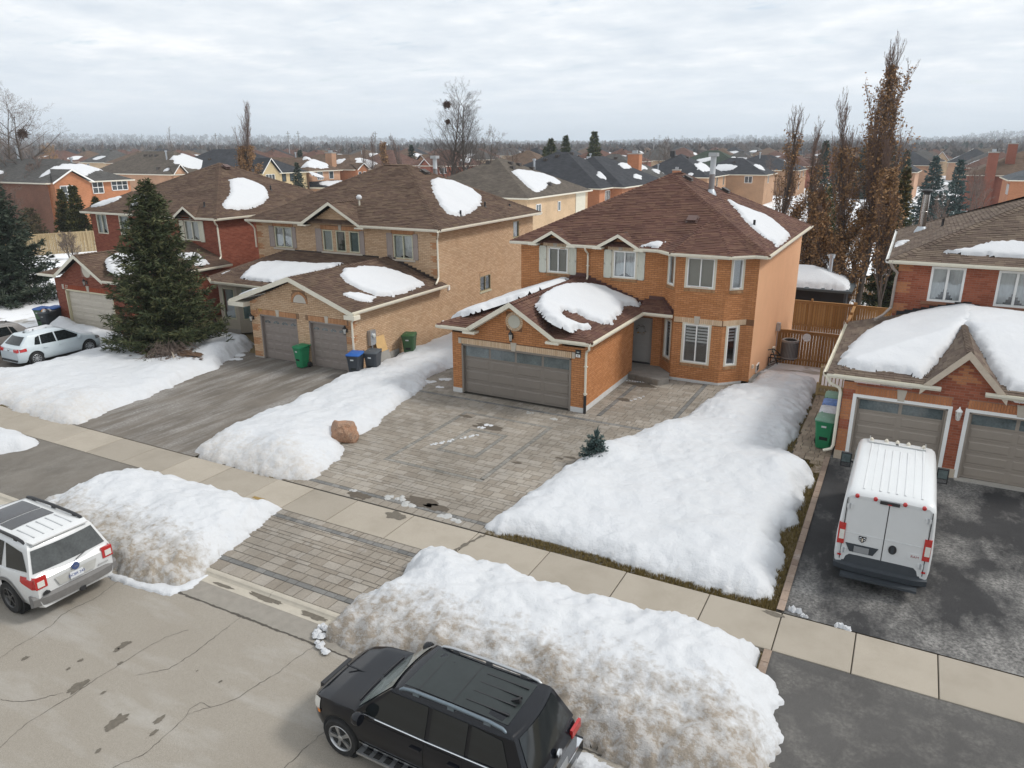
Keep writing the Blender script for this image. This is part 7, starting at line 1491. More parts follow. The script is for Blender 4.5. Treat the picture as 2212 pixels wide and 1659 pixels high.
    b=MB();b.prism([(2.12,-.42,.52),(2.12,.42,.52),(2.12,.38,.80),(2.12,-.38,.80)],(.19,0,0),BLACKP);b.box(2.25,-.38,.60,2.32,.38,.63,CHROME);b.box(2.24,-.38,.70,2.31,.38,.73,CHROME);b.lathe((2.28,0,.665),(1,0,0),[(0,.085),(.05,.085)],20,CHROME);b.build('grille',t,local=True)
    b=MB();b.box(1.6,-.012,1.012,2.0,.012,1.03,CARBLK);b.build('bonnet_crease',t,local=True)
    plate(t,(-2.325,0,.75),(-1,0,0),(0,-1,0),'',bgm=M('plate_smoked',(.25,.26,.27),.4))
    w=MB();w.tube([(1.18,-.62,1.065),(1.20,-.05,1.085)],.012,5,BLACKP);w.tube([(1.20,.05,1.085),(1.18,.62,1.065)],.012,5,BLACKP);w.build('wiper',t,local=True)
    bd=plate(t,(-2.26,.55,.80),(-1,0,0),(0,-1,0),'GLK 350',.26,.09,CARBLK,CHROME);bd.name='badge'
    st_=MB();st_.lathe((-2.24,0,.98),(-1,0,0),[(0,.075),(.03,.075),(.03,.06)],18,CHROME);st_.build('emblem',t,local=True)
blk_suv()
# ------------------------------------------------------------------ white three-row SUV (left edge, tail toward us)
def wht_suv():
    t=thing('parked_suv','white SUV with glass roof and dirty grey bumper beside the left snow bank','SUV',(-18.20,8.42,ROADZ),pi-.022)
    HW=1.0;x0,x1=-2.53,2.52;wr=.385;fx,rx=1.50,-1.525
    plan=[(x0,.86),(x0+.08,.92),(x0+.35,.975),(-1.2,1.),(1.0,1.),(1.8,.96),(2.2,.88),(2.42,.74),(x1,.58)]
    top=[(x0,.98),(x0+.06,1.08),(-2.2,1.14),(-1.0,1.10),(.9,1.07),(1.3,1.10),(1.9,1.05),(2.3,.95),(x1,.78)]
    vs,fs,side=car_body(plan,top,.34,[(fx,wr,.46),(rx,wr,.46)],HW);mb=MB();mb.mesh(vs,fs,CARWHT);mb.build('body',t,smooth=32,local=True)
    C=Cabin((-2.42,1.30),(-2.14,.35),1.06,1.715,.915,.70,.05);mb=MB();C.shell(mb,CARWHT);mb.build('cabin',t,smooth=28,local=True)
    def panel(x0_,x1_,y_,m_,nm,dz=.008):
        nx_=5;g=MB();g.mesh([(lerp(x0_,x1_,i/nx_),lerp(-y_,y_,k/4),C.roofz(lerp(x0_,x1_,i/nx_),lerp(-y_,y_,k/4))+dz) for i in range(nx_+1) for k in range(5)],[(i*5+k,(i+1)*5+k,(i+1)*5+k+1,i*5+k+1) for i in range(nx_) for k in range(4)],m_);g.build(nm,t,smooth=30,local=True)
    SUNR=M('sunroof_glass',(.035,.034,.036),.10,.2,2,spec=.7);panel(-.62,.18,.48,SUNR,'sunroof');panel(-1.16,-.66,.48,SUNR,'sunroof')
    for yy in (-.42,-.21,0,.21,.42):
        g=MB();g.obox((-1.95,yy-.012,C.roofz(-1.95,yy)+.002),Vector((.68,0,C.roofz(-1.27,yy)-C.roofz(-1.95,yy))),Vector((0,.024,0)),Vector((0,0,.012)),M('roof_groove_grey',(.4,.41,.42),.5));g.build('roof_rib',t,local=True)
    g=MB();C.endglass(g,True,.06,.92,.9,CARGLASS);g.build('windscreen',t,smooth=0,local=True);g=MB();C.endglass(g,False,.14,.82,.93,M('dusty_rear_glass',(.06,.065,.065),.2,.5,3));g.build('rear_window',t,smooth=0,local=True)
    sp=MB();sp.prism([(-2.24,-.62,C.zr+.005),(-2.24,.62,C.zr+.005),(-2.05,.66,C.zr+.035),(-2.05,-.66,C.zr+.035)],(0,0,.03),CARWHT);sp.build('spoiler',t,smooth=30,local=True)
    for sgn in (1,-1):
        for q in ([(1.08,.08),(.42,.86),(-.40,.88),(-.40,.06)],[(-.48,.06),(-.48,.88),(-1.30,.87),(-1.30,.08)],[(-1.50,.10),(-1.36,.86),(-2.02,.76),(-2.28,.22)]):
            g=MB();C.sidewin(g,q,CARGLASS,sgn);g.build('side_window',t,local=True)
        rail(t,C,-1.95,.30,sgn*.66,C.zr+.01,BLACKP,.035);mirror(t,1.02,sgn*.96,1.12,sgn,CARWHT)
        g=MB();side_patch(g,side,(-1.05,1.02),.345,.46,.014,GREYCLAD,8,1,sgn)
        for (a,ar) in ((fx,.46),(rx,.46)):
            vs_=[];fs_=[]
            for k in range(17):
                an=pi*k/16
                for rr in (ar-.005,ar+.075):x=a+cos(an)*rr;z=wr+sin(an)*rr;vs_.append((x,sgn*(side(x,z)+.012),z))
            for k in range(16):q=(2*k,2*k+1,2*k+3,2*k+2);fs_.append(q if sgn>0 else q[::-1])
            g.mesh(vs_,fs_,GREYCLAD)
        g.build('arch_cladding',t,local=True)
        tl=MB();side_patch(tl,side,(-2.51,-2.10), lambda x:lerp(.83,.98,max(0,(x+2.45)/.35)), lambda x:1.10,.012,REDL,6,3,sgn);tl.obox((-2.55,sgn*.64,.83),Vector((.06,0,0)),Vector((0,sgn*.245,0)),Vector((0,0,.26)),REDL);tl.obox((-2.56,sgn*.70,.87),Vector((.02,0,0)),Vector((0,sgn*.15,0)),Vector((0,0,.14)),CLEARL);tl.build('tail_light',t,local=True)
        hl=MB();side_patch(hl,side,(2.1,2.42),.78, lambda x:interp(top,x)-.03,.012,CLEARL,5,2,sgn);hl.build('headlight',t,local=True)
        for a in (fx,rx):
            wheel(t,a,sgn*(HW-.125),wr,.25,sgn,M('dark_alloy',(.10,.10,.10),.4,.2,8,0,40,.6),5,False,.64)
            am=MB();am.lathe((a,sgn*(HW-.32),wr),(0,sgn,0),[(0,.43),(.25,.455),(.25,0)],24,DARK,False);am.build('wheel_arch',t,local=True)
    doors(t,side,[(-.42,1.08),(-1.36,-.43)],.47, lambda x:interp(top,x)-.035,CARWHT,CARWHT,.98)
    b=MB()
    prof=[(-2.46,.36),(-2.60,.42),(-2.62,.60),(-2.56,.66),(-2.45,.66)];vs_=[];nn=9
    for k in range(nn):
        y=lerp(-.97,.97,k/(nn-1));cv=.13*abs(y/.97)**4
        for (x,z) in prof:vs_.append((x+cv,y,z))
    b.mesh(vs_,[(k*5+i,k*5+i+1,(k+1)*5+i+1,(k+1)*5+i) for k in range(nn-1) for i in range(4)]+[tuple(range(5))[::-1],tuple(range((nn-1)*5,nn*5))],GREYCLAD)
    b.box(-2.64,-.10,.36,-2.55,.02,.45,BLACKP);b.build('rear_bumper',t,smooth=40,local=True)
    g=MB();g.prism([(-2.565,-.48,.93),(-2.565,.48,.93),(-2.565,.40,.72),(-2.565,-.40,.72)],(.01,0,0),M('shadow_white',(.42,.42,.40),.5));g.build('plate_recess',t,local=True)
    plate(t,(-2.585,.02,.82),(-1,0,0),(0,-1,0),'DCBR 243');g=MB();g.lathe((-2.555,0,.99),(-1,0,0),[(0,.09),(.02,.085)],20,M('blue_oval',(.06,.09,.2),.3));em=g.build('emblem',t,local=True);em.scale=(1,1,1)
    bd=plate(t,(-2.55,-.62,.74),(-1,0,0),(0,-1,0),'',.24,.03,M('badge_grey',(.36,.36,.36),.4));bd.name='badge'
    ov_=plate(t,(-2.566,0,.99),(-1,0,0),(0,-1,0),'Ford',.10,.075,M('blue_oval',(.06,.09,.2),.3),CHROME);ov_.name='emblem'
    for (p_,s_z) in (((-2.30,.985,.66),.05),):
        bm_=MB();bm_.prism([(-2.585,.62,.67),(-2.585,.80,.67),(-2.585,.77,.73),(-2.585,.70,.76),(-2.585,.64,.72)],(.02,0,0),BLACKP);bm_.build('trim_badge',t,local=True)
    w=MB();w.tube([(-2.53,-.05,1.12),(-2.50,-.35,1.22)],.012,5,BLACKP);w.build('wiper',t,local=True)
wht_suv()
# ------------------------------------------------------------------ white cargo van
def van():
    t=thing('cargo_van','white cargo van with a ribbed roof parked facing the right-hand garage','van',(.48,19.95,0),pi/2-.008)
    VW=M('van_white',(.60,.615,.62),.35,.035,1.5,coat=.4);VP=M('van_grey_plastic',(.035,.042,.05),.6,.15,6);HW=1.0;x0,x1=-2.66,2.72;wr=.345;fx,rx=1.75,-1.70
    # body: sections along x; tall sides with rounded roof edges
    xs=[x0,x0+.03,x0+.10,-2.3,-1.5,-.6,.4,1.05,1.35,1.62,1.95,2.3,2.55,x1]
    roofz=[(x0,2.28),(x0+.03,2.32),(x0+.10,2.37),(-1.5,2.42),(0,2.43),(.9,2.40),(1.35,2.25),(1.62,2.0),(1.95,1.62),(2.3,1.22),(2.55,1.10),(x1,.8)]
    wid=[(x0,.955),(x0+.03,.985),(x0+.10,1.),(1.4,1.),(2.0,.96),(2.4,.88),(x1,.7)]
    vs=[];fs=[]
    prof=[(0,.93),(.04,.97),(.18,1.0),(.42,1.0),(.62,.975),(.84,.945),(.92,.925),(.965,.885),(.99,.82),(1.0,.7)]
    for x in xs:
        zt,w=interp(roofz,x),HW*interp(wid,x);zb=.36;h=zt-zb;r_=[(x,w*f,zb+h*k) for k,f in prof]+[(x,w*.35,zt+.012),(x,0,zt+.015)]
        full=r_+[(a,-y,z) for a,y,z in reversed(r_[:-1])];vs.extend(full)
    n=len(full)
    for i in range(len(xs)-1):
        for k in range(n-1):fs.append((i*n+k,i*n+k+1,(i+1)*n+k+1,(i+1)*n+k))
        fs.append((i*n+n-1,i*n,(i+1)*n,(i+1)*n+n-1))
    fs.append(tuple(range(n)));fs.append(tuple(range((len(xs)-1)*n+n-1,(len(xs)-1)*n-1,-1)))
    mb=MB();mb.mesh(vs,fs,VW);mb.build('body',t,smooth=38,local=True)
    def zroof(x,y): return interp(roofz,x)+(.012 if abs(y)<.4 else .0)
    for yy in (-.62,-.45,-.28,-.11,.06,.23,.40,.57):       # pressed roof ribs
        g=MB();a,b=-2.44,(.55 if abs(yy)>.3 else .2);k=6
        g.mesh([(lerp(a,b,i/k),yy+d,zroof(lerp(a,b,i/k),yy)+h) for i in range(k+1) for d,h in ((-.03,.0),(-.016,.016),(.016,.016),(.03,.0))],[(i*4+j,(i+1)*4+j,(i+1)*4+j+1,i*4+j+1) for i in range(k) for j in range(3)],VW);g.build('roof_rib',t,local=True)
    g=MB();
    for (a,b,c,d) in ((.62,-.66,.64,.66),(.62,.655,1.1,.665),(.62,-.665,1.1,-.655)):g.box(a,b,zroof(.8,.3)-.01,c,d,zroof(.8,.3)+.022,M('van_seam',(.42,.43,.43),.5))
    g.build('roof_seam',t,local=True)
    for i,yy in enumerate((-.62,-.26,0,.26,.62)):
        g=MB();g.lathe((.98-.05*abs(yy),yy,zroof(.95,yy)-.02),(0,0,1),[(0,.05),(.05,.045),(.075,.02)],10,M('marker_lamp',(.60,.55,.46),.3));g.build('marker_light',t,smooth=40,local=True)
    g=MB();g.lathe((.74,0,zroof(.74,0)-.01),(0,0,1),[(0,.04),(.03,.03)],8,BLACKP);g.build('antenna_base',t,local=True)
    # tail: two doors, hinges, lamps, bumper
    for sgn in (1,-1):
        d=MB();a,b=sgn*.01,sgn*.86
        dv=[(x0-.012,lerp(a,b*(1-.05*max(0,(z-1.2)/1.1)),k/4),z) for z in (.60,.95,1.3,1.75,2.22) for k in range(5)];df=[(i*5+k,i*5+k+1,(i+1)*5+k+1,(i+1)*5+k) for i in range(4) for k in range(4)]
        d.mesh(dv,[f if sgn<0 else f[::-1] for f in df],VW)
        for (z0_,z1_) in ((1.32,1.34),):d.box(x0-.022,min(a,b),z0_,x0-.008,max(a,b),z1_,VW)
        dr=d.build('rear_door',t,smooth=30,local=True)
        for z in (.86,2.0):
            h=MB();h.box(x0-.04,sgn*.80-.06,z-.05,x0-.005,sgn*.80+.06,z+.05,VW);h.lathe((x0-.035,sgn*.80,z-.06),(0,0,1),[(0,.02),(.12,.02)],8,GALV);h.build('hinge',dr,local=True)
        g=MB();g.box(x0-.018,sgn*.865-.008,.62,x0-.002,sgn*.865+.008,2.2,DARK);g.build('door_gap',t,local=True)
        l=MB();l.box(x0-.035,sgn*.885-.065,1.02,x0+.10,sgn*.885+.085,1.55,REDL);l.box(x0-.04,sgn*.885-.055,1.14,x0-.034,sgn*.885+.05,1.38,CLEARL);l.build('tail_light',t,local=True)
        mr=MB();mr.box(1.62,sgn*1.06,1.20,1.72,sgn*1.34,1.62,BLACKP);mr.box(1.612,sgn*1.09,1.35,1.621,sgn*1.31,1.59,M('mirror_glass',(.12,.15,.15),.05,.4,3));mr.box(1.611,sgn*1.09,1.23,1.620,sgn*1.31,1.33,CHROME);mr.tube([(1.67,sgn*.95,1.35),(1.67,sgn*1.1,1.38)],.03,6,BLACKP);mr.build('wing_mirror',t,local=True)
        for a_ in (fx,rx):
            wheel(t,a_,sgn*(HW-.125),wr,.22,sgn,ALU,8,False,.62)
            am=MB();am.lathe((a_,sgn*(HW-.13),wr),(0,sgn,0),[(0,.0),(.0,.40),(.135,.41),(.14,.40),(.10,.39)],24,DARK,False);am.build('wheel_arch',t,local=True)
        g=MB();g.box(x0-.01,sgn*.80-.05 if False else sgn*.88-.04,.70,x0-.028,sgn*.88+.04,.74,REDL);g.build('reflector',t,local=True)
        g=MB();g.obox((-1.2,sgn*1.005,.55),Vector((2.5,0,0)),Vector((0,sgn*.02,0)),Vector((0,0,.13)),VP);g.build('side_moulding',t,local=True)
    g=MB();g.box(x0-.016,-.008,.60,x0-.004,.008,2.2,DARK);g.build('door_gap',t,local=True)
    b=MB();vs_=[];prf=[(.05,.36),(-.12,.38),(-.14,.52),(-.05,.56),(-.03,.78),(.05,.80)];nn=9
    for k in range(nn):
        y=lerp(-1.0,1.0,k/(nn-1));cv=.10*abs(y)**5
        for (dx,z) in prf:vs_.append((x0+dx+cv,y*(.985),z))
    b.mesh(vs_,[(k*6+i,k*6+i+1,(k+1)*6+i+1,(k+1)*6+i) for k in range(nn-1) for i in range(5)]+[tuple(range(6))[::-1],tuple(range((nn-1)*6,nn*6))],VP);b.build('rear_bumper',t,smooth=30,local=True)
    st_=MB();st_.box(x0-.30,-.80,.30,x0-.10,.80,.36,VP);st_.build('rear_step',t,local=True)
    hb=MB();hb.box(x0-.045,-.20,2.20,x0-.005,.20,2.27,BLACKP);hb.box(x0-.052,-.04,2.205,x0-.044,.04,2.225,REDL);hb.build('brake_light',t,local=True)
    for yy in (-.68,-.30,.30,.68):
        l=MB();l.lathe((x0-.0,yy,2.275),(-1,0,0),[(-.02,.05),(.02,.045),(.035,.02)],12,REDL);l.build('marker_light',t,smooth=40,local=True)
    p=MB();p.prism([(x0-.013,.08,1.06),(x0-.013,.78,1.06),(x0-.013,.68,.86),(x0-.013,.18,.86)][::1],(-.02,0,0),VP);p.build('plate_recess',t,local=True)
    plate(t,(x0-.036,.43,.95),(-1,0,0),(0,-1,0),'',.32,.15,M('plate_smoked',(.25,.26,.27),.4))
    h=MB();h.prism([(x0-.013,-.20+.085*cos(2*pi*k/16),1.12+.11*sin(2*pi*k/16)) for k in range(16)],(-.025,0,0),BLACKP);h.box(x0-.05,-.23,1.04,x0-.036,-.17,1.20,VP);h.build('door_handle',t,local=True)
    # maker's badges: a shield and lettering
    e_=MB();e_.prism([(x0-.013,.44+a,1.22+b_) for a,b_ in ((-.08,.07),(.08,.07),(.075,-.02),(0,-.09),(-.075,-.02))],(-.015,0,0),BLACKM)
    for sg2 in (-1,1):e_.tube([(x0-.03,.44+sg2*.02,1.27),(x0-.03,.44+sg2*.06,1.25),(x0-.03,.44+sg2*.055,1.20),(x0-.03,.44+sg2*.03,1.21)],.011,6,CHROME)
    e_.prism([(x0-.028,.42,1.25),(x0-.028,.46,1.25),(x0-.028,.45,1.16),(x0-.028,.43,1.16)],(-.008,0,0),CHROME);e_.build('emblem',t,local=True)
    bd=plate(t,(x0-.012,-.66,1.06),(-1,0,0),(0,-1,0),'RAM',.30,.15,VW,M('badge_red_grey',(.28,.05,.05),.4));bd.name='badge'
    g=MB();g.mesh([(1.40,-.80,2.17),(1.40,.80,2.17),(2.22,.86,1.33),(2.22,-.86,1.33)],[(0,1,2,3)],CARGLASS)
    for sgn in (1,-1):g.prism([(.75,sgn*.955,1.95),(1.45,sgn*.955,1.92),(1.95,sgn*.98,1.40),(.75,sgn*.985,1.36)],(0,sgn*.012,0),CARGLASS)
    g.build('cab_glass',t,local=True)
van()
# ------------------------------------------------------------------ pale hatchback in the snow, and the car beside it
def hatch(name,label,loc,rz,paint,wagon=False,snow=False):
    t=thing(name,label,'car',loc,rz);HW=.895;x0,x1=-2.10,2.12;wr=.318;fx,rx=1.29,-1.345
    plan=[(x0,.80),(x0+.08,.89),(x0+.3,.96),(-1.,1.),(.9,1.),(1.5,.965),(1.85,.88),(2.03,.74),(x1,.56)];top=[(x0,.72),(x0+.05,.88),(-1.8,.96),(0,.92),(.9,.88),(1.15,.91),(1.6,.84),(1.95,.74),(x1,.60)]
    vs,fs,side=car_body(plan,top,.22,[(fx,wr,.385),(rx,wr,.385)],HW);mb=MB();mb.mesh(vs,fs,paint);mb.build('body',t,smooth=32,local=True)
    C=Cabin((-2.0,1.22),(-1.42,.25),.89,1.44,.82,.58,.05);mb=MB();C.shell(mb,paint);mb.build('cabin',t,smooth=28,local=True)
    g=MB();C.endglass(g,True,.08,.92,.88,CARGLASS);g.build('windscreen',t,smooth=0,local=True);g=MB();C.endglass(g,False,.25,.86,.80,CARGLASS);g.build('rear_window',t,smooth=0,local=True)
    for sgn in (1,-1):
        for q in ([(1.0,.08),(.32,.86),(-.20,.88),(-.20,.06)],[(-.27,.06),(-.27,.88),(-.90,.84),(-.98,.08)],[(-1.03,.10),(-.95,.82),(-1.15,.72),(-1.30,.16)]):g=MB();C.sidewin(g,q,CARGLASS,sgn);g.build('side_window',t,local=True)
        mirror(t,.82,sgn*.86,.94,sgn,paint)
        tl=MB();side_patch(tl,side,(-2.08,-1.72), lambda x:.74+.05*(x+2.08),.90,.012,REDL,4,2,sgn);tl.obox((-2.13,sgn*.46,.74),Vector((.06,0,0)),Vector((0,sgn*.27,0)),Vector((0,0,.14)),REDL);tl.build('tail_light',t,local=True)
        hl=MB();side_patch(hl,side,(1.70,2.04), lambda x:.62, lambda x:interp(top,x)-.02,.012,M('headlight_lens',(.2,.21,.21),.1,.4,9,coat=.6),5,2,sgn);hl.build('headlight',t,local=True)
        for a in (fx,rx):
            wheel(t,a,sgn*(HW-.10),wr,.205,sgn,ALU,10,False,.68)
            am=MB();am.lathe((a,sgn*(HW-.27),wr),(0,sgn,0),[(0,.36),(.22,.38),(.22,0)],24,DARK,False);am.build('wheel_arch',t,local=True)
    doors(t,side,[(-.24,.86),(-1.0,-.25)],.27, lambda x:interp(top,x)-.03,paint,paint,.78)
    b=MB();b.box(-2.15,-.62,.28,-2.04,.62,.36,BLACKP);b.build('rear_bumper',t,local=True)
    g=MB();g.lathe((-2.085,0,.80),(-1,0,0),[(0,.055),(.03,.05)],16,CHROME);g.build('emblem',t,local=True);g=MB();g.prism([(-1.30,-.02,1.47),(-1.18,-.02,1.49),(-1.28,-.02,1.54)],(0,.04,0),BLACKP);g.build('antenna_fin',t,local=True)
    return t,C
t_h,C_h=hatch('parked_car','pale silver hatchback parked in deep snow by the spruce, tail toward us',(-37.02,20.92,0),pi/2-.01,CARSIL)
hatch('parked_car','grey brown car cut by the left edge of the photo, beside the silver hatchback',(-40.25,19.4,0),-pi/2+.04,CARGREY)
def carsnow(label,pts,zf,H,seed):
    """leftover snow on a car roof; points in world x, y"""
    return hipsnow(label,pts,zf,H,.12,.05,seed)
cs=carsnow('strip of snow left on the silver hatchback roof',[(-37.5,20.0),(-37.62,21.1),(-37.2,21.2),(-37.0,20.6),(-37.1,19.9)], lambda x,y:C_h.roofz(y-20.92,-(x+37.02))-.005,.07,41.)
cs2=carsnow('snow on the bonnet of the silver hatchback',[(-37.7,22.1),(-37.7,22.75),(-36.6,22.8),(-36.5,22.3),(-37.1,22.05)], lambda x,y:.84+(22.6-y)*.12,.05,42.)
for o in (cs,cs2):
    if o:o['group']='snow left on the silver hatchback'
# ================================================================== BINS AND YARD THINGS
def bin_(label,x,y,rz,body,lid,z=0.,h=1.05,w=.60,d=.68,group='wheeled bins by the houses',open_=False,deco=True,tilt=None):
    """wheelie bin: tapered tub, overhanging lid, hinge bar, two wheels"""
    t=thing('wheelie_bin',label,'wheelie bin',(x,y,z),rz,group);mb=MB();lv=[(.04,.74),(.10,.78),(.55,.90),(.80,.965),(.86,1.0),(h-.10,1.02),(h-.07,1.07),(h-.02,1.07)];vs=[]
    def ring(z_,f):a,b,c=w/2*f,d/2*f,.06; return [(-a+c,-b,z_),(a-c,-b,z_),(a,-b+c,z_),(a,b-c,z_),(a-c,b,z_),(-a+c,b,z_),(-a,b-c,z_),(-a,-b+c,z_)]
    for z_,f in lv:vs+=ring(z_*(h/1.05) if z_<.9 else z_,f)
    n=len(lv);mb.mesh(vs,[(i*8+k,i*8+(k+1)%8,(i+1)*8+(k+1)%8,(i+1)*8+k) for i in range(n-1) for k in range(8)]+[tuple(range(7,-1,-1))],body)
    mb.box(-w*.22,-d*.44,.36,w*.22,-d*.435+.0,.62,M('bin_recess',(.01,.012,.012),.8));mb.build('tub',t,smooth=35,local=True)
    lb=MB();vs=ring(h-.02,1.10)+ring(h+.02,1.12)+ring(h+.06,.96)+ring(h+.085,.55)
    vs=[(a,b-.01,c+(.03 if b>0 else 0)) for a,b,c in vs];lb.mesh(vs,[(i*8+k,i*8+(k+1)%8,(i+1)*8+(k+1)%8,(i+1)*8+k) for i in range(3) for k in range(8)]+[tuple(range(24,32)),tuple(range(7,-1,-1))],lid)
    lb.box(-w*.3,-d*.58,h-.01,w*.3,-d*.5,h+.02,lid);lo=lb.build('lid',t,smooth=40,local=True)
    hb=MB();hb.tube([(-w*.45,d*.60,h+.03),(w*.45,d*.60,h+.03)],.022,8,body);hb.obox((-w*.42,d*.48,h-.06),Vector((.05,0,0)),Vector((0,.12,.09)),Vector((0,0,.04)),body);hb.obox((w*.42-.05,d*.48,h-.06),Vector((.05,0,0)),Vector((0,.12,.09)),Vector((0,0,.04)),body);hb.build('handle',t,local=True)
    for sg in (-1,1):wb=MB();wb.lathe((sg*w*.40-sg*.0,d*.36,.13),(sg,0,0),[(0,.05),(0,.12),(.02,.13),(.06,.13),(.08,.11),(.08,.03)],16,RUBBER);wb.build('wheel',t,smooth=35,local=True)
    if deco:st_=MB();st_.box(-w*.16,-d*.52,h*.78,w*.10,-d*.512,h*.84,M('bin_sticker',(.5,.52,.52),.6));st_.box(-.12,-.10,h+.088,.14,.06,h+.091,M('bin_sticker',(.5,.52,.52),.6));st_.build('sticker',t,local=True)
    return t
GRB=M('bright_green_plastic',(.015,.20,.085),.45,.12,3);DGB=M('dark_green_plastic',(.028,.085,.03),.5,.12,3);CHB=M('charcoal_plastic',(.030,.036,.045),.5,.12,3);BLL=M('blue_plastic',(.018,.10,.36),.45,.1,3);PGL=M('frosty_green_lid',(.16,.30,.22),.5,.2,4)
bin_('bright green bin standing in front of the two taupe garage doors',-24.55,25.12,-.12,GRB,GRB,h=1.0,w=.54,d=.60)
bin_('charcoal bin with a bright blue lid at the corner of the buff house',-21.32,25.12,.25,CHB,BLL);bin_('charcoal bin with a grey lid behind the blue lidded one by the buff house',-20.86,25.78,.25,CHB,M('grey_lid',(.06,.07,.08),.5,.15,3))
bin_('dark green bin standing in the snow along the buff side wall',-21.2,29.1,.35,DGB,DGB,z=.02)
bin_('bright green bin with an icy lid on the paved walk of the right-hand house',-1.62,25.95,-.05,GRB,PGL,h=1.06);bin_('charcoal bin with a snowy lid behind the green bin on the paved walk',-1.60,26.85,.0,CHB,M('snowy_lid',(.55,.57,.60),.6,.3,4));bin_('bin with a blue and white lid on the paved walk',-1.60,27.7,.02,CHB,M('blue_frosted_lid',(.10,.20,.46),.5,.6,5));bin_('green bin with a pale lid at the far end of the paved walk',-1.62,28.65,.03,DGB,PGL)
bin_('dark green bin with a blue lid beside the dark red house',-44.0,24.6,.2,DGB,BLL);bin_('charcoal bin with a blue lid against the dark red house corner',-43.55,25.1,.2,CHB,BLL)
t=bin_('overfull charcoal bin with bags and an orange pumpkin on top by the dark red house',-43.1,24.35,.2,CHB,CHB,h=.95)
b=MB()
for i,(dx,dy,r_,m_) in enumerate(((-.12,-.05,.17,M('orange_bag',(.5,.22,.05),.5,.2,9)),(.12,.05,.15,M('white_bag',(.6,.6,.6),.5,.1,9)),(.02,-.15,.12,M('white_bag',(.6,.6,.6),.5,.1,9)),(.2,-.1,.11,CHB))):b.lathe((dx,dy,.93),(0,0,1),[(0,r_*.7),(.08,r_),(.16,r_*.85),(.24,r_*.3)],9,m_)
b.build('rubbish',t,smooth=40,local=True)
# plywood sheet against the wall
t=thing('plywood_sheet','yellow plywood sheet with a grey lower half leaning on the buff side wall','board',(-21.45,27.25,0));mb=MB()
OSB=M('yellow_plywood',(.55,.36,.16),.8,.15,5);a=Vector((-21.30,26.95,.0));u_=Vector((-.0,.72,0));up=Vector((-.38,0,1.35))
mb.obox(a+up*.45,u_,up*.55,Vector((.03,0,.008)),OSB);mb.build('upper_board',t);mb=MB();mb.obox(a+Vector((.035,-.04,0)),u_*1.1,up*.47,Vector((.03,0,.008)),M('grey_board',(.27,.26,.24),.85,.1,4));mb.build('lower_board',t)
mb=MB();mb.obox((-21.72,27.9,.05),Vector((0,1.0,.0)),Vector((.04,0,0)),Vector((0,0,.32)),M('grey_board',(.27,.26,.24),.85,.1,4));tag(mb.build('grey_plank'),'low grey plank standing on edge beside the plywood sheet','board')
# boulder in the snow bank
def rock(label,x,y,z,r_,seed):
    bm=bmesh.new();bmesh.ops.create_icosphere(bm,subdivisions=4,radius=1)
    for v in bm.verts:
        c=v.co.copy();f=1+.30*noise.noise(c*1.2+Vector((seed,0,0)))+.14*noise.noise(c*3.1+Vector((0,seed,0)))+.05*noise.noise(c*8)
        c=c*f
        for d_,k in ((Vector((.7,-.6,.4)).normalized(),.82),(Vector((-.8,-.3,.5)).normalized(),.80),(Vector((.1,.2,1)).normalized(),.78),(Vector((.2,-1,0)).normalized(),.85)):
            q=c.dot(d_)
            if q>k:c-=d_*(q-k)*.85
        v.co=Vector((c.x*r_*1.05,c.y*r_*.9,c.z*r_*.95))
    me=bpy.data.meshes.new('boulder');bm.to_mesh(me);bm.free();me.shade_smooth();me.set_sharp_from_angle(angle=rad(28))
    m_,t_,b_=newmat('red_granite');p=wpos(t_);f=tnoise(t_,p,3.5,6,.65);f2=tnoise(t_,p,22,4,.65);c_=mixc(t_,mrange(t_,f,.38,.62),(.30,.15,.085),(.17,.12,.09));c_=mixc(t_,mrange(t_,f2,.4,.65),c_,(.36,.23,.15));t_.links.new(c_,b_.inputs['Base Color']);b_.inputs['Roughness'].default_value=.85;bump(t_,b_,f2,.6,.04)
    me.materials.append(m_);o=bpy.data.objects.new('boulder',me);COL.objects.link(o);o.location=(x,y,z);o.rotation_euler=(.1,.05,.4); return tag(o,label,'boulder')
rock('reddish granite boulder bare in the snow bank left of the paved driveway',-16.75,18.85,.30,.50,3.)
# AC unit on its wall bracket, with hoses
acx,acy,acz=-4.42,37.4,-.02
t=thing('air_conditioner','round grey air conditioner on black brackets beside the peach stucco wall','air conditioner',(acx,acy,acz));mb=MB();R_=.41
mb.lathe((acx,acy,acz),(0,0,1),[(0,R_*.96),(.04,R_),(.06,R_*.93),(.80,R_*.93),(.82,R_),(.90,R_*.99),(.92,R_*.9),(.90,R_*.72)],32,M('ac_grey',(.20,.19,.185),.5,.1),True);mb.build('casing',t,smooth=35)
for k in range(36):
    a=2*pi*k/36;mb=MB() if k==0 else mb;c=Vector((acx+cos(a)*R_*.94,acy+sin(a)*R_*.94,acz+.07));s2=Vector((-sin(a),cos(a),0));mb.obox(c-s2*.012,s2*.024,Vector((cos(a),sin(a),0))*.015,Vector((0,0,.72)),M('ac_louvre',(.075,.07,.07),.6))
stuff(mb.build('louvre',t));mb=MB()
for r_ in (.10,.17,.24):mb.lathe((acx,acy,acz+.905),(0,0,1),[(0,r_),(.012,r_),(.012,r_-.012),(0,r_-.012)],24,BLACKM)
mb.lathe((acx,acy,acz+.90),(0,0,1),[(0,.29),(.003,.0)],24,DARK);mb.build('fan_grille',t)
mb=MB()
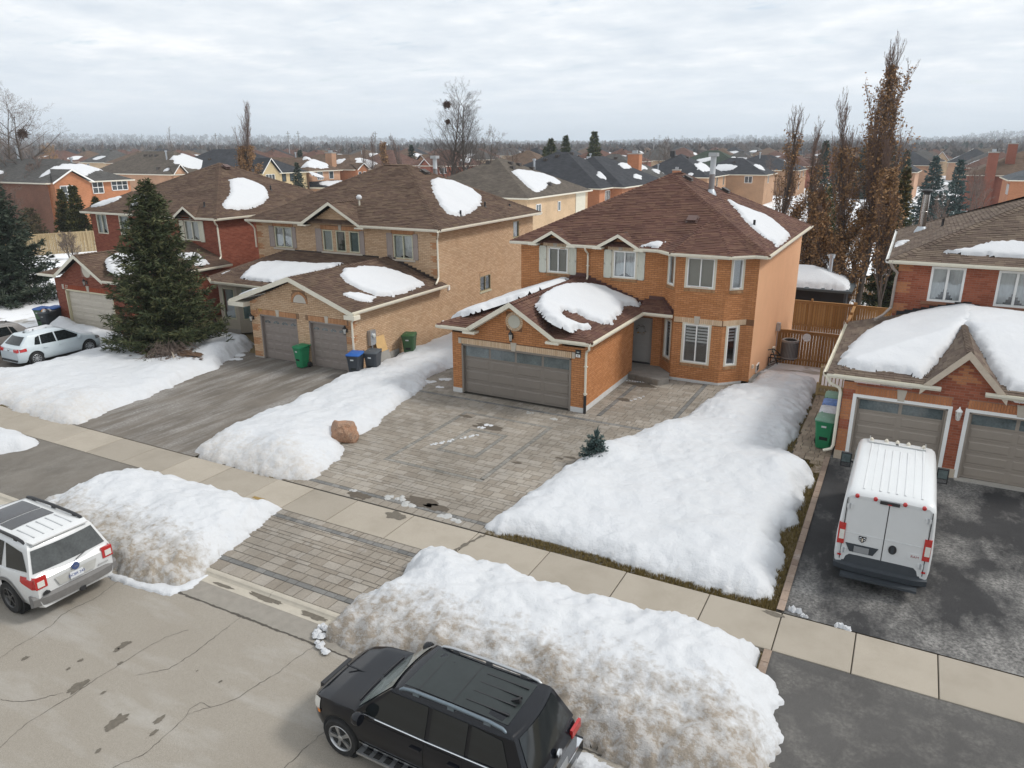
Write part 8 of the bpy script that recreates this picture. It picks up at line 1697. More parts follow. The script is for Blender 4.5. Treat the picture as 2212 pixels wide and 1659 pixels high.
for dy in (-.3,.3):
    mb.box(-5.33,acy+dy-.02,acz-.05,acx+.3,acy+dy+.02,acz-.0,BLACKM);mb.box(-5.33,acy+dy-.02,acz-.5,-5.29,acy+dy+.02,acz-.0,BLACKM);mb.tube([(-5.3,acy+dy,acz-.45),(acx-.1,acy+dy,acz-.05)],.02,6,BLACKM)
mb.tube([(-5.3,acy-.9,acz+.5),(-5.05,acy-.8,acz+.55),(-4.9,acy-.5,acz+.35),(-4.8,acy-.3,acz+.15)],.03,8,BLACKP);mb.build('bracket',t)
mb=MB();mb.lathe((-3.85,38.9,.72),(0,-1,.2),[(0,.20),(.02,.20),(.02,.16),(.01,.15),(.01,.06),(.02,.05)],20,M('white_disc',(.6,.62,.64),.5));tag(mb.build('hose_reel',smooth=40),'small white round disc hanging on the cedar fence behind the air conditioner','disc')
# ------------------------------------------------------------------ fences
CED=Mbrick('cedar_board',(.27,.135,.042),(.33,.175,.06),(.38,.215,.085));CEDP=M('cedar_post',(.30,.155,.05),.8,.12,4);GREYW=Mbrick('weathered_board',(.31,.23,.125),(.37,.28,.155),(.43,.335,.20))
def fence(label,a,b,h,bw=.14,m_=CED,pm=CEDP,step=2.4,face=1,z0=None,cap=True,group=None,gapw=.012,alt=False):
    a,b=Vector((a[0],a[1],0)),Vector((b[0],b[1],0));L=(b-a).length;u_=(b-a)/L;n_=Vector((u_.y,-u_.x,0))*face
    t=thing('wooden_fence',label,'fence',(a.x,a.y,gz(a.x,a.y)),0,group);zf=(lambda p:gz(p.x,p.y)) if z0 is None else (lambda p:z0)
    k=0;x=0.
    while x<L-.05:
        w_=min(bw,L-x)-gapw;p=a+u_*x;z=zf(p);mb=MB();j=rng.uniform(-.012,.012);d=(.035 if (alt and k%2) else 0)+rng.uniform(0,.006)
        mb.obox(p+n_*d+Vector((0,0,z-.1)),u_*w_,n_*.02,Vector((0,0,h+.1+j)),m_);mb.build('board',t);x+=bw;k+=1
    np_=max(1,round(L/step))
    for i in range(np_+1):
        p=a+u_*(L*i/np_);z=zf(p);mb=MB();mb.obox(p-u_*.055-n_*.08+Vector((0,0,z-.1)),u_*.11,n_*.14,Vector((0,0,h+.28)),pm);mb.build('post',t)
    rb=MB();
    for i in range(np_):
        p,q=a+u_*(L*i/np_),a+u_*(L*(i+1)/np_)
        for hh,th in ((h*.12,.09),(h*.93,.12)):rb.obox(p+n_*.021+Vector((0,0,zf(p)+hh)),q-p+Vector((0,0,zf(q)-zf(p))),n_*.035,Vector((0,0,th)),pm)
        if cap:rb.obox(p-n_*.07+Vector((0,0,zf(p)+h+.01)),q-p+Vector((0,0,zf(q)-zf(p))),n_*.16,Vector((0,0,.035)),pm)
    rb.pieces('rail',t); return t
fence('lower cedar fence behind the air conditioner',(-5.3,39.8),(-2.3,39.8),1.72,group='cedar fence runs of the back yard');fence('upper cedar fence in front of the dark snow covered gazebo',(-9.5,48.4),(-2.35,48.4),1.75,group='cedar fence runs of the back yard');fence('cedar fence running right from the corner post behind the right-hand house',(-2.25,48.3),(3.2,48.0),1.75,group='cedar fence runs of the back yard')
fence('side cedar fence stepping back between the two yards',(-2.3,40.0),(-2.3,48.2),1.72,face=-1,group='cedar fence runs of the back yard');fence('far cedar fence crossing behind the gazebo',(-16,60.5),(5,60.5),1.7,group='cedar fence runs of the back yard')
fence('weathered board fence by the side street at the left',(-79.5,34),(-72.6,49.2),1.95,.15,GREYW,M('grey_post',(.34,.26,.15),.85),2.4,1,cap=False,alt=True)
for i,(x,y) in enumerate(((-2.25,41),(-2.25,42.6),(-2.25,44.2),(-2.25,45.8),(-2.25,47.3))):
    pass
# gate railing by the walk
t=thing('wooden_gate','pale wooden picket gate at the end of the paved walk','gate',(-2.45,32.3,0));PT=M('treated_wood',(.36,.26,.12),.8,.12,5)
for x in (-2.46,-1.35):mb=MB();mb.box(x-.05,32.25,-.05,x+.05,32.35,1.2,PT);mb.build('post',t)
mb=MB();mb.box(-2.5,32.24,1.10,-1.3,32.40,1.16,M('pale_rail',(.55,.42,.28),.8));mb.box(-2.4,32.27,.18,-1.4,32.33,.27,PT);mb.pieces('rail',t)
for i in range(7):x=-2.3+.14*i;mb=MB();mb.box(x-.02,32.28,.2,x+.02,32.32,1.10,PT);mb.build('picket',t)
fence('grey brown fence panel between the picket gate and the walk',(-2.5,31.9),(-1.3,31.9),.35,.14,GREYW,PT,1.2,cap=False)
# gazebo
gx0,gx1,gy0,gy1=-8.4,-3.0,49.8,53.0;gzb=-1.0;t=thing('garden_gazebo','dark enclosed gazebo with a snow loaded roof behind the cedar fence','gazebo',(-5.6,51.4,gzb));DKG=M('gazebo_black',(.012,.012,.016),.6,.15,3)
mb=MB();mb.box(gx0,gy0,gzb,gx1,gy1,gzb+2.35,DKG);mb.build('screen_wall',t)
for x in (gx0,gx1):mb=MB();mb.box(x-.08,gy0-.08,gzb,x+.08,gy0+.08,gzb+2.4,M('gazebo_post',(.05,.055,.065),.5));mb.build('post',t)
mb=MB();rr=[(gx0-.3,gy0-.3,gzb+2.36),(gx1+.3,gy0-.3,gzb+2.36),(gx1+.3,gy1+.3,gzb+2.36),(gx0-.3,gy1+.3,gzb+2.36)];ap=[((gx0+gx1)/2-.8,(gy0+gy1)/2,gzb+3.25),((gx0+gx1)/2+.8,(gy0+gy1)/2,gzb+3.25)]
GRF=M('gazebo_roof',(.07,.085,.095),.5,.1);mb.face([rr[0],rr[1],ap[1],ap[0]],GRF);mb.face([rr[1],rr[2],ap[1]],GRF);mb.face([rr[2],rr[3],ap[0],ap[1]],GRF);mb.face([rr[3],rr[0],ap[0]],GRF)
for i in range(4):p,q=Vector(rr[i]),Vector(rr[(i+1)%4]);mb.obox(p-Vector((0,0,.14)),q-p,Vector((0,0,.14)),Vector((0,0,0))+(Vector((q-p).cross(Vector((0,0,1)))).normalized()*.05),GRF)
mb.build('roof',t);mb=MB();mb.lathe((-4.2,51.6,gzb+2.7),(0,0,1),[(0,.12),(1.35,.12),(1.36,.20),(1.6,.22),(1.62,.1)],12,GALV);mb.build('flue_pipe',t)
hipsnow('thick snow cushion on the dark gazebo roof',[(gx0-.2,gy0-.2),(gx1+.05,gy0-.2),(gx1+.15,gy0+.6),(gx1-.1,gy1+.1),(gx0-.2,gy1+.2)], lambda x,y:gzb+2.36+.50*max(0,min(y-gy0+.3,gy1+.3-y,(gx1+.3-x)*.75,(x-gx0+.3)*.75)),.30,.25,.12,50.)
# bistro table and shovel by the porch of the buff house
t=thing('patio_table','small black folding table on the porch left of the double garage','table',(-29.6,29.6,0));mb=MB();mb.lathe((-29.6,29.6,.70),(0,0,1),[(0,.32),(.03,.32)],24,BLACKM);mb.build('table_top',t)
for sx,sy in ((1,1),(1,-1),(-1,1),(-1,-1)):mb=MB();mb.tube([(-29.6+sx*.18,29.6+sy*.1,.70),(-29.6-sx*.2,29.6+sy*.12,.0)],.014,6,BLACKM);mb.build('leg',t)
t=thing('snow_shovel','snow shovel leaning on the bay window of the buff house','shovel',(-31.3,28.9,0));mb=MB();mb.tube([(-31.0,28.7,.45),(-31.55,29.0,1.25)],.018,8,M('ash_handle',(.12,.08,.05),.7));mb.build('handle',t);mb=MB();mb.obox((-31.15,28.55,.35),Vector((.5,.1,.02)),Vector((-.12,.1,.2)),Vector((.02,-.02,.01)),M('blue_grey_blade',(.10,.13,.2),.5));mb.build('blade',t)
mb=MB();mb.tube([(-33.9,28.25,.2),(-33.9,28.25,.5),(-33.95,28.25,.95)],[.07,.09,.05],10,M('dark_statue',(.06,.03,.025),.7));mb.lathe((-33.95,28.25,1.02),(0,0,1),[(-.08,.02),(-.04,.07),(.04,.07),(.08,.02)],10,M('dark_statue',(.06,.03,.025),.7));tag(mb.build('garden_post',smooth=50),'short dark garden post at the left corner of the bay window','garden post')
# wreath on the front door
t=thing('door_wreath','autumn wreath hanging on the grey front door','wreath',W1f.P(6.15,1.86,-.15));mb=MB();c=W1f.P(6.15,1.86,-.13)
for k in range(60):
    a=2*pi*k/60+rng.uniform(-.05,.05);r_=.19+rng.uniform(-.05,.05);p=c+W1f.u*(cos(a)*r_)+Vector((0,0,sin(a)*r_))+W1f.n*rng.uniform(0,.05);q=Vector((rng.uniform(-1,1),rng.uniform(-1,1),rng.uniform(-1,1)))*.07
    mb.face([p,p+q,p+q.cross(Vector((.3,.5,.8)))],M('wreath_dark',(.05,.03,.015),.8) if sin(a)>-.4 else M('wreath_orange',(.4,.2,.04),.8))
mb.build('leaves',t)
# utility marks: bird-nests are built with their trees
# ================================================================== TREES
NEEDLE=Mleaf('spruce_needles',(.030,.042,.020),(.062,.076,.034),(.125,.125,.058));NEEDLE_B=Mleaf('blue_spruce_needles',(.035,.060,.058),(.065,.10,.095),(.11,.15,.14));NEEDLE_D=Mleaf('dark_spruce_needles',(.022,.036,.026),(.042,.06,.042),(.08,.095,.066));NEEDLE_Y=Mleaf('bronze_spruce_needles',(.04,.045,.015),(.085,.075,.025),(.16,.11,.035));CEDARL=Mleaf('cedar_foliage',(.022,.030,.010),(.05,.055,.016),(.10,.085,.025))
BARK=M('grey_brown_bark',(.085,.068,.055),.95,.25,6);BARKD=M('dark_twig_bark',(.085,.068,.058),.95,.25,6);TWIG=M('brown_twigs',(.15,.115,.095),.95,.25,4);TWIGR=M('reddish_twigs',(.17,.115,.092),.95,.25,4);BROWNLEAF=Mleaf('clinging_brown_leaves',(.14,.078,.036),(.25,.142,.066),(.36,.21,.095))
def spray(V,Fc,o,d,n,l,w,rr,spread=.9):
    """fan of needle twigs from one point; shares its base vertex"""
    b=len(V);V.append(o)
    for k in range(n):
        a=(d+Vector((rr.uniform(-1,1),rr.uniform(-1,1),rr.uniform(-.7,.7)))*spread).normalized();s_=a.cross(Vector((rr.uniform(-1,1),rr.uniform(-1,1),rr.uniform(-1,1)))).normalized()*w;ll=l*rr.uniform(.6,1.15);m=o+a*ll*.55
        i=len(V);V.extend((m+s_,o+a*ll,m-s_));Fc.append((b,i,i+1));Fc.append((b,i+1,i+2))
def conifer(label,x,y,H,R,seed,mat,dz=.2,nb=10,ds=.17,ns=4,sl=.30,sw=.035,prof=None,group=None,zb=None,name='spruce_tree',low=.25,sway=0.,cat='tree',tip=None,droop=.28):
    rr=random.Random(seed);zb=gz(x,y) if zb is None else zb;t=thing(name,label,cat,(x,y,zb),rr.uniform(0,6),group)
    tr=MB();tr.tube([(0,0,-.3),(0,0,H*.5),(0,0,H*.97)],[R*.05+.05,R*.03+.03,.01],7,BARK);tr.build('trunk',t,smooth=60,local=True)
    V,Fc=[],[];V2,F2=[],[];z=low;prof=prof or (lambda q:(1-q)**.85);ax=MB()
    while z<H*.985:
        q=z/H;L=R*prof(q);n=max(4,int(nb*(.45+.55*L/R)));a0=rr.uniform(0,6.28)
        for k in range(n):
            a=a0+2*pi*k/n+rr.uniform(-.25,.25);l=L*rr.uniform(.72,1.12)+.10;d=Vector((cos(a),sin(a),0));sd_=Vector((-sin(a),cos(a),0));dr_=droop*rr.uniform(.5,1.4)*(1.2-q)
            p0=Vector((0,0,z+rr.uniform(-.1,.1)));pt= lambda f:p0+d*(l*f)+Vector((0,0,-dr_*l*(sin(f*2.2)*.8)+.16*l*f*f+q*.25*l*f));m=max(2,int(l/ds));s0=.12 if l>.5 else 0
            if l>.9:ax.tube([pt(0),pt(.5),pt(.9)],[.02,.013,.006],3,BARKD,False)
            for i in range(m):
                f=s0+(1-s0)*(i+rr.random()*.8)/m;c=pt(f);wd=(1-f*.75)*l*.20
                useV,useF=(V2,F2) if (tip and q>tip) else (V,Fc)
                for sg in (-1,1):
                    o=c+sd_*sg*wd*rr.uniform(.1,1.)+Vector((0,0,rr.uniform(-.06,.03)));spray(useV,useF,o,(d*.75+sd_*sg*.55+Vector((0,0,.02))),ns,sl*(.55+.45*min(1,l)),sw,rr)
        z+=dz*(.75+.5*rr.random())*(1 if q<.8 else .7)
    spray(V2 if tip else V,F2 if tip else Fc,Vector((0,0,H*.93)),Vector((0,0,1)),8,.45,.03,rr,.5)
    fm=MB();fm.mesh(V,Fc,mat)
    if V2:fm.mesh(V2,F2,NEEDLE_Y)
    fm.build('crown',t,local=True)
    if ax.f:ax.build('branches',t,local=True)
    return t
def bare_mesh(seed,H,spread,kind='vase',twig=TWIG,nch=(9,6,5,3),trunk_r=.2,lean=.0,levels=4,first=.22,leaves=0,leaf_zone=(0,1),leaf_size=.10,droop=.0,fork=1,lift=.14,lw=.42):
    """branching skeleton; returns (wood mesh builder, leaf vertices and faces)"""
    rr=random.Random(seed);mb=MB();LV,LF=[],[];tips=[]
    def limb(p,d,L,r,lvl):
        n=6 if lvl==0 else 4 if lvl<3 else 2;pts=[p];rs=[r];q=Vector(p);dd=Vector(d);wig=(.05,.10,.16,.2,.2)[lvl]
        for i in range(n):
            up=Vector((0,0,(lift if kind=='vase' else .30 if kind=='column' else .05)*(lvl>0)-droop*(lvl>1)))
            dd=(dd+Vector((rr.gauss(0,wig),rr.gauss(0,wig),rr.gauss(0,wig*.6)))+up).normalized();q=q+dd*(L/n);pts.append(q);rs.append(max(.006,r*(1-.82*(i+1)/n)))
        mb.tube(pts,rs,6 if lvl==0 else 4 if lvl==1 else 3,BARK if lvl==0 else (BARKD if lvl==1 else twig),False)
        if lvl>=2:tips.extend(pts[1:])
        if lvl>=levels: return
        nc=nch[lvl]
        for k in range(nc):
            f=(first if lvl==0 else .18)+(1-(first if lvl==0 else .18))*(k+rr.random()*.9)/nc;f=min(.98,f);i=min(n-1,int(f*n));a=pts[i].lerp(pts[i+1],f*n-i);base_d=(pts[i+1]-pts[i]).normalized();az=rr.uniform(0,6.28) if lvl else k*2.4+rr.uniform(-.4,.4)
            ref=Vector((0,0,1)) if abs(base_d.z)<.9 else Vector((1,0,0));u_=base_d.cross(ref).normalized();v_=base_d.cross(u_);ang=spread*rr.uniform(.75,1.25)*(1 if lvl else 1.0);nd=(base_d*cos(ang)+(u_*cos(az)+v_*sin(az))*sin(ang)).normalized()
            ll=(H*(lw if kind=='vase' else .36)*(1.15-f*.75) if lvl==0 else L*(.62-.3*f))*rr.uniform(.75,1.15)
            limb(a,nd,ll,max(.007,rs[i]*(.5 if lvl==0 else .55)),lvl+1)
    for j in range(fork):
        ang=2*pi*j/fork+.4;d0=Vector((cos(ang)*.10*(fork>1)+lean,sin(ang)*.10*(fork>1),1)).normalized();limb(Vector((cos(ang)*.15*(fork>1),sin(ang)*.15*(fork>1),-.3)),d0,H*rr.uniform(.86,.94),trunk_r,0)
    zs=[p.z for p in tips];z0,z1=(min(zs),max(zs)) if zs else (0,1)
    if leaves:
        pool=[p for p in tips if leaf_zone[0]<=(p.z-z0)/(z1-z0)<=leaf_zone[1]] or tips
        for _ in range(leaves):
            p=rr.choice(pool)+Vector((rr.gauss(0,.10),rr.gauss(0,.10),rr.gauss(0,.12)));a=Vector((rr.uniform(-1,1),rr.uniform(-1,1),rr.uniform(-1,.4))).normalized();b=a.cross(Vector((rr.uniform(-1,1),rr.uniform(-1,1),rr.uniform(-1,1)))).normalized();s_=leaf_size*rr.uniform(.6,1.3);i=len(LV)
            LV.extend((p,p+a*s_+b*s_*.45,p+a*s_*1.7,p+a*s_-b*s_*.45));LF.append((i,i+1,i+2,i+3))
    return mb,LV,LF
def decid(label,x,y,seed,H,spread,zb=None,group=None,name='bare_tree',nest=(),rz=0.,**kw):
    t=thing(name,label,'tree',(x,y,gz(x,y) if zb is None else zb),rz,group);mb,LV,LF=bare_mesh(seed,H,spread,**kw);w=mb.build('trunk',t,smooth=60,local=True)
    if LF:lm=MB();lm.mesh(LV,LF,BROWNLEAF);lm.build('crown',t,local=True)
    return t
def nest(label,x,y,z,r_):
    rr=random.Random(int(x*10));mb=MB()
    for _ in range(170):
        a=Vector((rr.gauss(0,1),rr.gauss(0,1),rr.gauss(0,.8))).normalized()*r_*rr.uniform(.3,1.0);d=Vector((rr.uniform(-1,1),rr.uniform(-1,1),rr.uniform(-1,1))).normalized()*r_*.7;c=Vector((x,y,z))+a;mb.tube([c-d,c+d],.025,3,M('nest_leaves',(.07,.035,.02),.95,.3,8),False)
    return tag(mb.build('squirrel_nest'),label,'nest')
# near trees
conifer('big green spruce on the snowy lawn in front of the dark red house',-32.7,24.2,8.55,3.35,3,NEEDLE,.17,13,.155,5,.34,.026,prof=lambda q:(1-q)**.80*(.93+.07*sin(q*40)),low=.25)
conifer('dark blue green spruce cut by the left edge of the photo',-53.6,28.2,8.2,3.5,5,NEEDLE_D,.22,11,.19,5,.42,.035,low=.4)
conifer('dwarf blue spruce poking from the snow edge of the paved driveway',-8.05,20.95,.85,.38,8,NEEDLE_B,.07,9,.05,5,.15,.018,prof=lambda q:.55+.45*sin(min(1,q*1.6)*pi) if q<.75 else (1-q)*2.6,low=.05,zb=.12,name='dwarf_spruce')
# weeping bare shrub under the spruce
t=thing('bare_shrub','tangled bare weeping shrub under the big spruce at the lawn edge','shrub',(-30.6,22.6,.25));mb=MB();rr=random.Random(5)
for k in range(70):
    a=rr.uniform(0,6.28);l=rr.uniform(.5,1.7);p0=Vector((rr.gauss(0,.12),rr.gauss(0,.12),.0));top=Vector((cos(a)*l*.45,sin(a)*l*.45,rr.uniform(.45,.95)));end=Vector((cos(a)*l,sin(a)*l,rr.uniform(-.1,.35)));mb.tube([p0,p0.lerp(top,.6)+Vector((0,0,.12)),top,end],[.022,.014,.009,.005],3,TWIG,False)
    for _ in range(3):q=top.lerp(end,rr.random());mb.tube([q,q+Vector((rr.gauss(0,.25),rr.gauss(0,.25),rr.gauss(-.05,.15)))],.006,3,TWIG,False)
mb.tube([(.75,-.35,-.25),(.72,-.3,.1),(.5,-.2,.38),(.2,-.05,.45)],[.05,.04,.03,.02],6,M('pale_bark',(.42,.36,.29),.9,.3,9));mb.build('stems',t,smooth=60,local=True)
mb=MB()
for _ in range(260):x,y=rr.gauss(-31.2,1.0),rr.gauss(22.9,.45);blob(mb,x,y,.09,.46+rr.uniform(-.05,.03),M('fallen_needle_litter',(.10,.055,.03),.95,.3,9),rr.randrange(99),1.3,.8,7)
blob(mb,-31.4,23.2,1.3,.47,M('fallen_needle_litter',(.10,.055,.03),.95,.3,9),5,1.5,.6);stuff(mb.build('needle_litter'))
# left background
decid('large bare spreading tree with a squirrel nest at the left edge',-103.5,60,21,16.2,.85,kind='vase',nch=(13,8,6,4),trunk_r=.26,first=.25,lift=.07,lw=.55);nest('round squirrel nest low in the spreading tree at the left edge',-103.7,60,11.7,.62)
decid('bare tree partly outside the left edge with pale branches',-112.5,62,22,16.5,.8,kind='vase',nch=(12,7,6,3),trunk_r=.24,lift=.07,lw=.5)
for i,(x,y,h) in enumerate(((-97.5,57,9),(-101,52.5,8.5),(-108,55.5,10),(-94.5,51.5,6.0),(-104.5,49.8,7.2))):decid('brushy bare thicket tree among the shrubs behind the board fence',x,y,30+i,h,.7,kind='vase',nch=(9,7,5,3),trunk_r=.11,twig=TWIGR,first=.1,group='thicket trees behind the board fence',fork=2)
for i,(x,y,h) in enumerate(((-66.5,44.5,3.4),(-70.0,42.8,2.8))):decid('bare bush standing in the snow in front of the board fence',x,y,40+i,h,.75,kind='vase',nch=(8,6,5,3),trunk_r=.05,first=.05,fork=4,name='bare_bush',group='bare bushes at the board fence')
for i,(x,y,h,r_,lab) in enumerate(((-80.6,50.8,6.2,1.05,'tallest of the three pointed cedars by the orange house'),(-83.2,51.0,5.6,.95,'leftmost of the three pointed cedars by the orange house'),(-78.2,51.6,4.9,1.0,'shortest pointed cedar of the three by the orange house'))):conifer(lab,x,y,h,r_,50+i,CEDARL,.24,10,.16,5,.42,.05,prof=lambda q:(1-q)**.6,low=.1,name='cedar_tree',droop=-.5,group='pointed cedars by the orange house')
for i,(x,y,h) in enumerate(((-88,50,3.4),(-91.5,48.8,3.8),(-85.2,47.6,2.6),(-96,48,4.2),(-100,47,4.5))):conifer('dull brown green juniper in the thicket behind the board fence',x,y,h,1.7,60+i,Mleaf('dull_juniper',(.05,.042,.022),(.085,.07,.036),(.13,.10,.055)),.3,9,.25,5,.5,.05,prof=lambda q:(1-q*.8),low=.1,name='juniper',group='junipers behind the board fence')
decid('columnar oak holding brown leaves behind the dark red house roof',-85.8,80,23,15.6,.26,kind='column',nch=(30,7,5,3),trunk_r=.2,twig=TWIGR,first=.08,leaves=5200,leaf_zone=(0.,.55),leaf_size=.17,name='oak_tree',zb=-.5)
decid('thin pale birch beyond the brown roof at the left',-144,115,24,14.0,.35,kind='column',nch=(9,5,4,2),trunk_r=.12,twig=M('pale_twigs',(.25,.22,.2),.9),zb=0)
decid('yellowish willow dome behind the left thicket',-170,103,25,11.5,.8,kind='vase',nch=(16,9,6,4),trunk_r=.25,twig=M('willow_twigs',(.30,.17,.06),.9),droop=.12,zb=0,name='willow_tree')
# middle background
decid('tall twin bare tree, the trunk carrying two nests',-57.4,90,26,18.6,.70,kind='vase',nch=(28,6,5,3),lift=.10,lw=.40,trunk_r=.24,first=.12,twig=BARKD);decid('right-hand trunk of the tall twin bare trees',-54.6,90.5,27,18.0,.70,kind='vase',nch=(28,6,5,3),lift=.10,lw=.40,trunk_r=.25,first=.12,fork=1,twig=BARKD)
nest('upper nest near the top of the tall twin bare tree',-57.4,89.8,15.3,.48);nest('lower nest half way up the tall twin bare tree',-57.3,89.8,13.1,.32)
decid('round headed bare tree right of the tall twin trees',-59.5,104,28,13.6,.72,kind='vase',nch=(13,8,6,4),trunk_r=.22);decid('lower bare tree beside the round headed one',-53.5,101,29,11.0,.75,kind='vase',nch=(12,8,6,4),trunk_r=.18,twig=TWIGR)
for i,(x,y,h,w_) in enumerate(((-98.8,125,12.6,.30),(-99.1,130,11.4,.32),(-97.6,135,13.4,.22),(-101.6,127,10.4,.3),(-94.2,128,9.8,.34),(-105.5,140,10.5,.25))):decid(('tall bare poplar cluster beyond the buff house ridge','leafy brown poplar right of the tall poplar cluster','slender bare poplar standing alone beyond the buff house ridge','shorter bare poplar left of the tall cluster','short spreading poplar below the slender one','brown columnar tree by the brick chimney')[i],x,y,70+i,h,w_,kind='column',nch=(22,6,4,3),trunk_r=.13,twig=TWIGR,first=.08,zb=-.2,leaves=(0,900,0,0,0,1600)[i],leaf_size=.22,name='poplar_tree')
conifer('small dark spruce in front of the snowy porch roof',-94.8,100,7.6,1.75,80,NEEDLE_D,.35,9,.3,5,.5,.06,zb=0)
for i,(x,y,h,r_,lab) in enumerate(((-120.3,170,10.9,2.6,'dark conifer crown above the brown hipped roof'),(-140.8,150,9.9,2.2,'dark conifer above the pink brick house roof'),(-132,150,7.8,2.6,'bushy conifer right of the pink brick house ridge'),(-107,172,9.5,3.6,'broad dark conifer behind the brown gabled house'))):conifer(lab,x,y,h,r_,84+i,NEEDLE_D,.6,9,.5,5,.8,.12,zb=-.5)
for i,(x,y,h,r_,lab,mt) in enumerate(((-70.0,150,11.6,3.2,'green spruce left of the steep charcoal roof',NEEDLE),(-66.6,150,12.3,2.4,'pointed spruce over the steep charcoal roof peak',NEEDLE),(-60.2,150,13.6,2.9,'tallest spruce on the middle skyline',NEEDLE),(-72.5,153,10.2,2.4,'spruce at the left of the middle spruce trio',NEEDLE),(-58,158,8.8,4.0,'red brown bushy tree below the tallest skyline spruce',Mleaf('russet',(.07,.03,.02),(.11,.05,.035),(.16,.075,.05))))):conifer(lab,x,y,h,r_,90+i,mt,.6,10,.5,5,.85,.12)
decid('bare clump behind the charcoal roofs, right of centre',-50.4,170,95,12.3,.7,kind='vase',nch=(14,7,5,3),trunk_r=.2,fork=2);decid('lower bare clump left of the one behind the charcoal roofs',-56,166,96,10.0,.75,kind='vase',nch=(14,7,5,3),trunk_r=.18,twig=TWIGR,fork=2)
# right background: the row of columnar oaks
OK=dict(kind='column',twig=TWIGR,name='oak_tree')
decid('tallest columnar oak with brown leaves, rising far above the roofs',-2.5,55,101,16.9,.20,nch=(40,8,5,2),trunk_r=.22,first=.06,leaves=5200,leaf_zone=(0,.85),leaf_size=.115,lean=-.01,**OK)
decid('slimmer columnar oak just left of the tallest one',-3.75,55.4,102,13.9,.16,nch=(30,7,5,2),trunk_r=.14,first=.06,leaves=2600,leaf_zone=(0,.7),leaf_size=.115,lean=.012,**OK)
decid('shorter brown leaved oak at the right foot of the tallest one',-1.0,53.5,103,10.8,.22,nch=(34,7,5,2),trunk_r=.14,first=.05,leaves=4200,leaf_zone=(0,.8),leaf_size=.115,**OK)
decid('thin columnar oak rising beside the tan house',-9.2,60,104,12.8,.2,nch=(26,6,4,2),trunk_r=.17,first=.25,leaves=1100,leaf_zone=(.2,.8),leaf_size=.12,**OK)
decid('second thin oak between the tan house and the tallest oaks',-6.8,62,105,12.2,.17,nch=(24,6,4,2),trunk_r=.13,first=.2,leaves=900,leaf_zone=(0,.6),leaf_size=.12,**OK)
for i,(x,y,h,n_) in enumerate(((-8.6,56.5,6.2,3400),(-7.2,57,7.2,4000),(-5.9,56.2,8.2,4200),(-10.2,58,5.2,2800),(-4.6,53.5,7.5,4000),(-3.3,52.6,6.0,3200))):decid('brown leafy hornbeam in the hedge row under the columnar oaks',x,y,110+i,h,.26,nch=(24,6,5,2),trunk_r=.09,first=.04,leaves=n_,leaf_zone=(0,.9),leaf_size=.12,kind='column',twig=TWIGR,name='hornbeam_tree',group='brown leafy hornbeams under the oaks',fork=2)
conifer('dark spruce with a bronze top behind the bright steel flue',-.75,57,9.6,1.55,120,NEEDLE,.27,10,.2,5,.38,.045,tip=.66);conifer('yellow green pine low among the columnar oaks',-8.0,88,7.0,1.7,121,Mleaf('olive_pine',(.04,.05,.015),(.07,.08,.025),(.11,.11,.04)),.35,10,.25,5,.5,.07)
conifer('cedar clump at the foot of the hornbeam row',-8.0,55,3.6,1.2,122,CEDARL,.22,10,.15,5,.35,.05,name='cedar_tree',droop=-.4)
conifer('tall blue spruce left of the chimney house at the right',1.6,110,9.6,2.5,123,NEEDLE_B,.45,10,.35,5,.6,.08);conifer('second blue spruce, right of the tall one',4.2,106,9.2,2.1,124,NEEDLE_B,.45,10,.35,5,.6,.08);conifer('slim grey green spruce behind the bronze topped one',-1.9,122,10.2,1.7,125,NEEDLE_D,.45,9,.35,5,.6,.08)
conifer('small dark conifer left of the tallest oaks on the skyline',-15.6,150,11.8,2.0,126,NEEDLE_D,.6,9,.5,5,.8,.12);conifer('broad dark evergreen clump right of the tallest oaks',-6.1,180,11.6,4.2,127,NEEDLE_D,.7,11,.6,5,1.0,.15);conifer('dark evergreen left of the broad clump on the right skyline',-11,182,10.4,3.0,128,NEEDLE_D,.7,9,.6,5,1.0,.15)
for i,(x,y,h) in enumerate(((3.0,84,6.5),(6.0,92,7),(-.5,75,6),(9,142,8),(7.2,120,7.5))):decid('bare garden tree in the back yards at the right',x,y,130+i,h,.6,kind='vase',nch=(11,7,5,3),trunk_r=.1,twig=TWIGR,group='bare garden trees at the right')
# copies scattered through the far streets
fr=random.Random(29);pr=[]
pr.append(('bare',decid('bare street tree among the far roofs',-150,176,140,10.5,.6,kind='vase',nch=(10,6,5,3),trunk_r=.16,group='bare street trees among the far roofs')));pr.append(('bare',decid('bare street tree among the far roofs',-30,178,141,9.0,.75,kind='vase',nch=(12,6,5,3),trunk_r=.16,twig=TWIGR,group='bare street trees among the far roofs')));pr.append(('bare',decid('bare columnar tree among the far roofs',-90,180,142,10.5,.26,kind='column',nch=(18,5,4,2),trunk_r=.14,twig=TWIGR,group='bare columnar trees among the far roofs')));pr.append(('con',conifer('dark spruce among the far roofs',-20,232,8.5,2.3,143,NEEDLE_D,.6,9,.5,4,.9,.14,group='dark spruces among the far roofs')))
for i in range(210):
    yy=fr.choice((158,176,200,215,236,262,276,300,330,352,385,420,440,470,500))+fr.uniform(-6,6);xx=fr.uniform(-1.95*yy,.15*yy+5);k,p=pr[fr.choice((0,0,1,1,1,2,3))]
    if -75<xx<-15 and yy<170:continue
    o=copy_tree(p);o.location=(xx,yy,gz(xx,yy));o.rotation_euler=(0,0,fr.uniform(0,6.28));s2=fr.uniform(.75,1.15) if k=='bare' else fr.uniform(.8,1.15);o.scale=(s2,s2,s2)
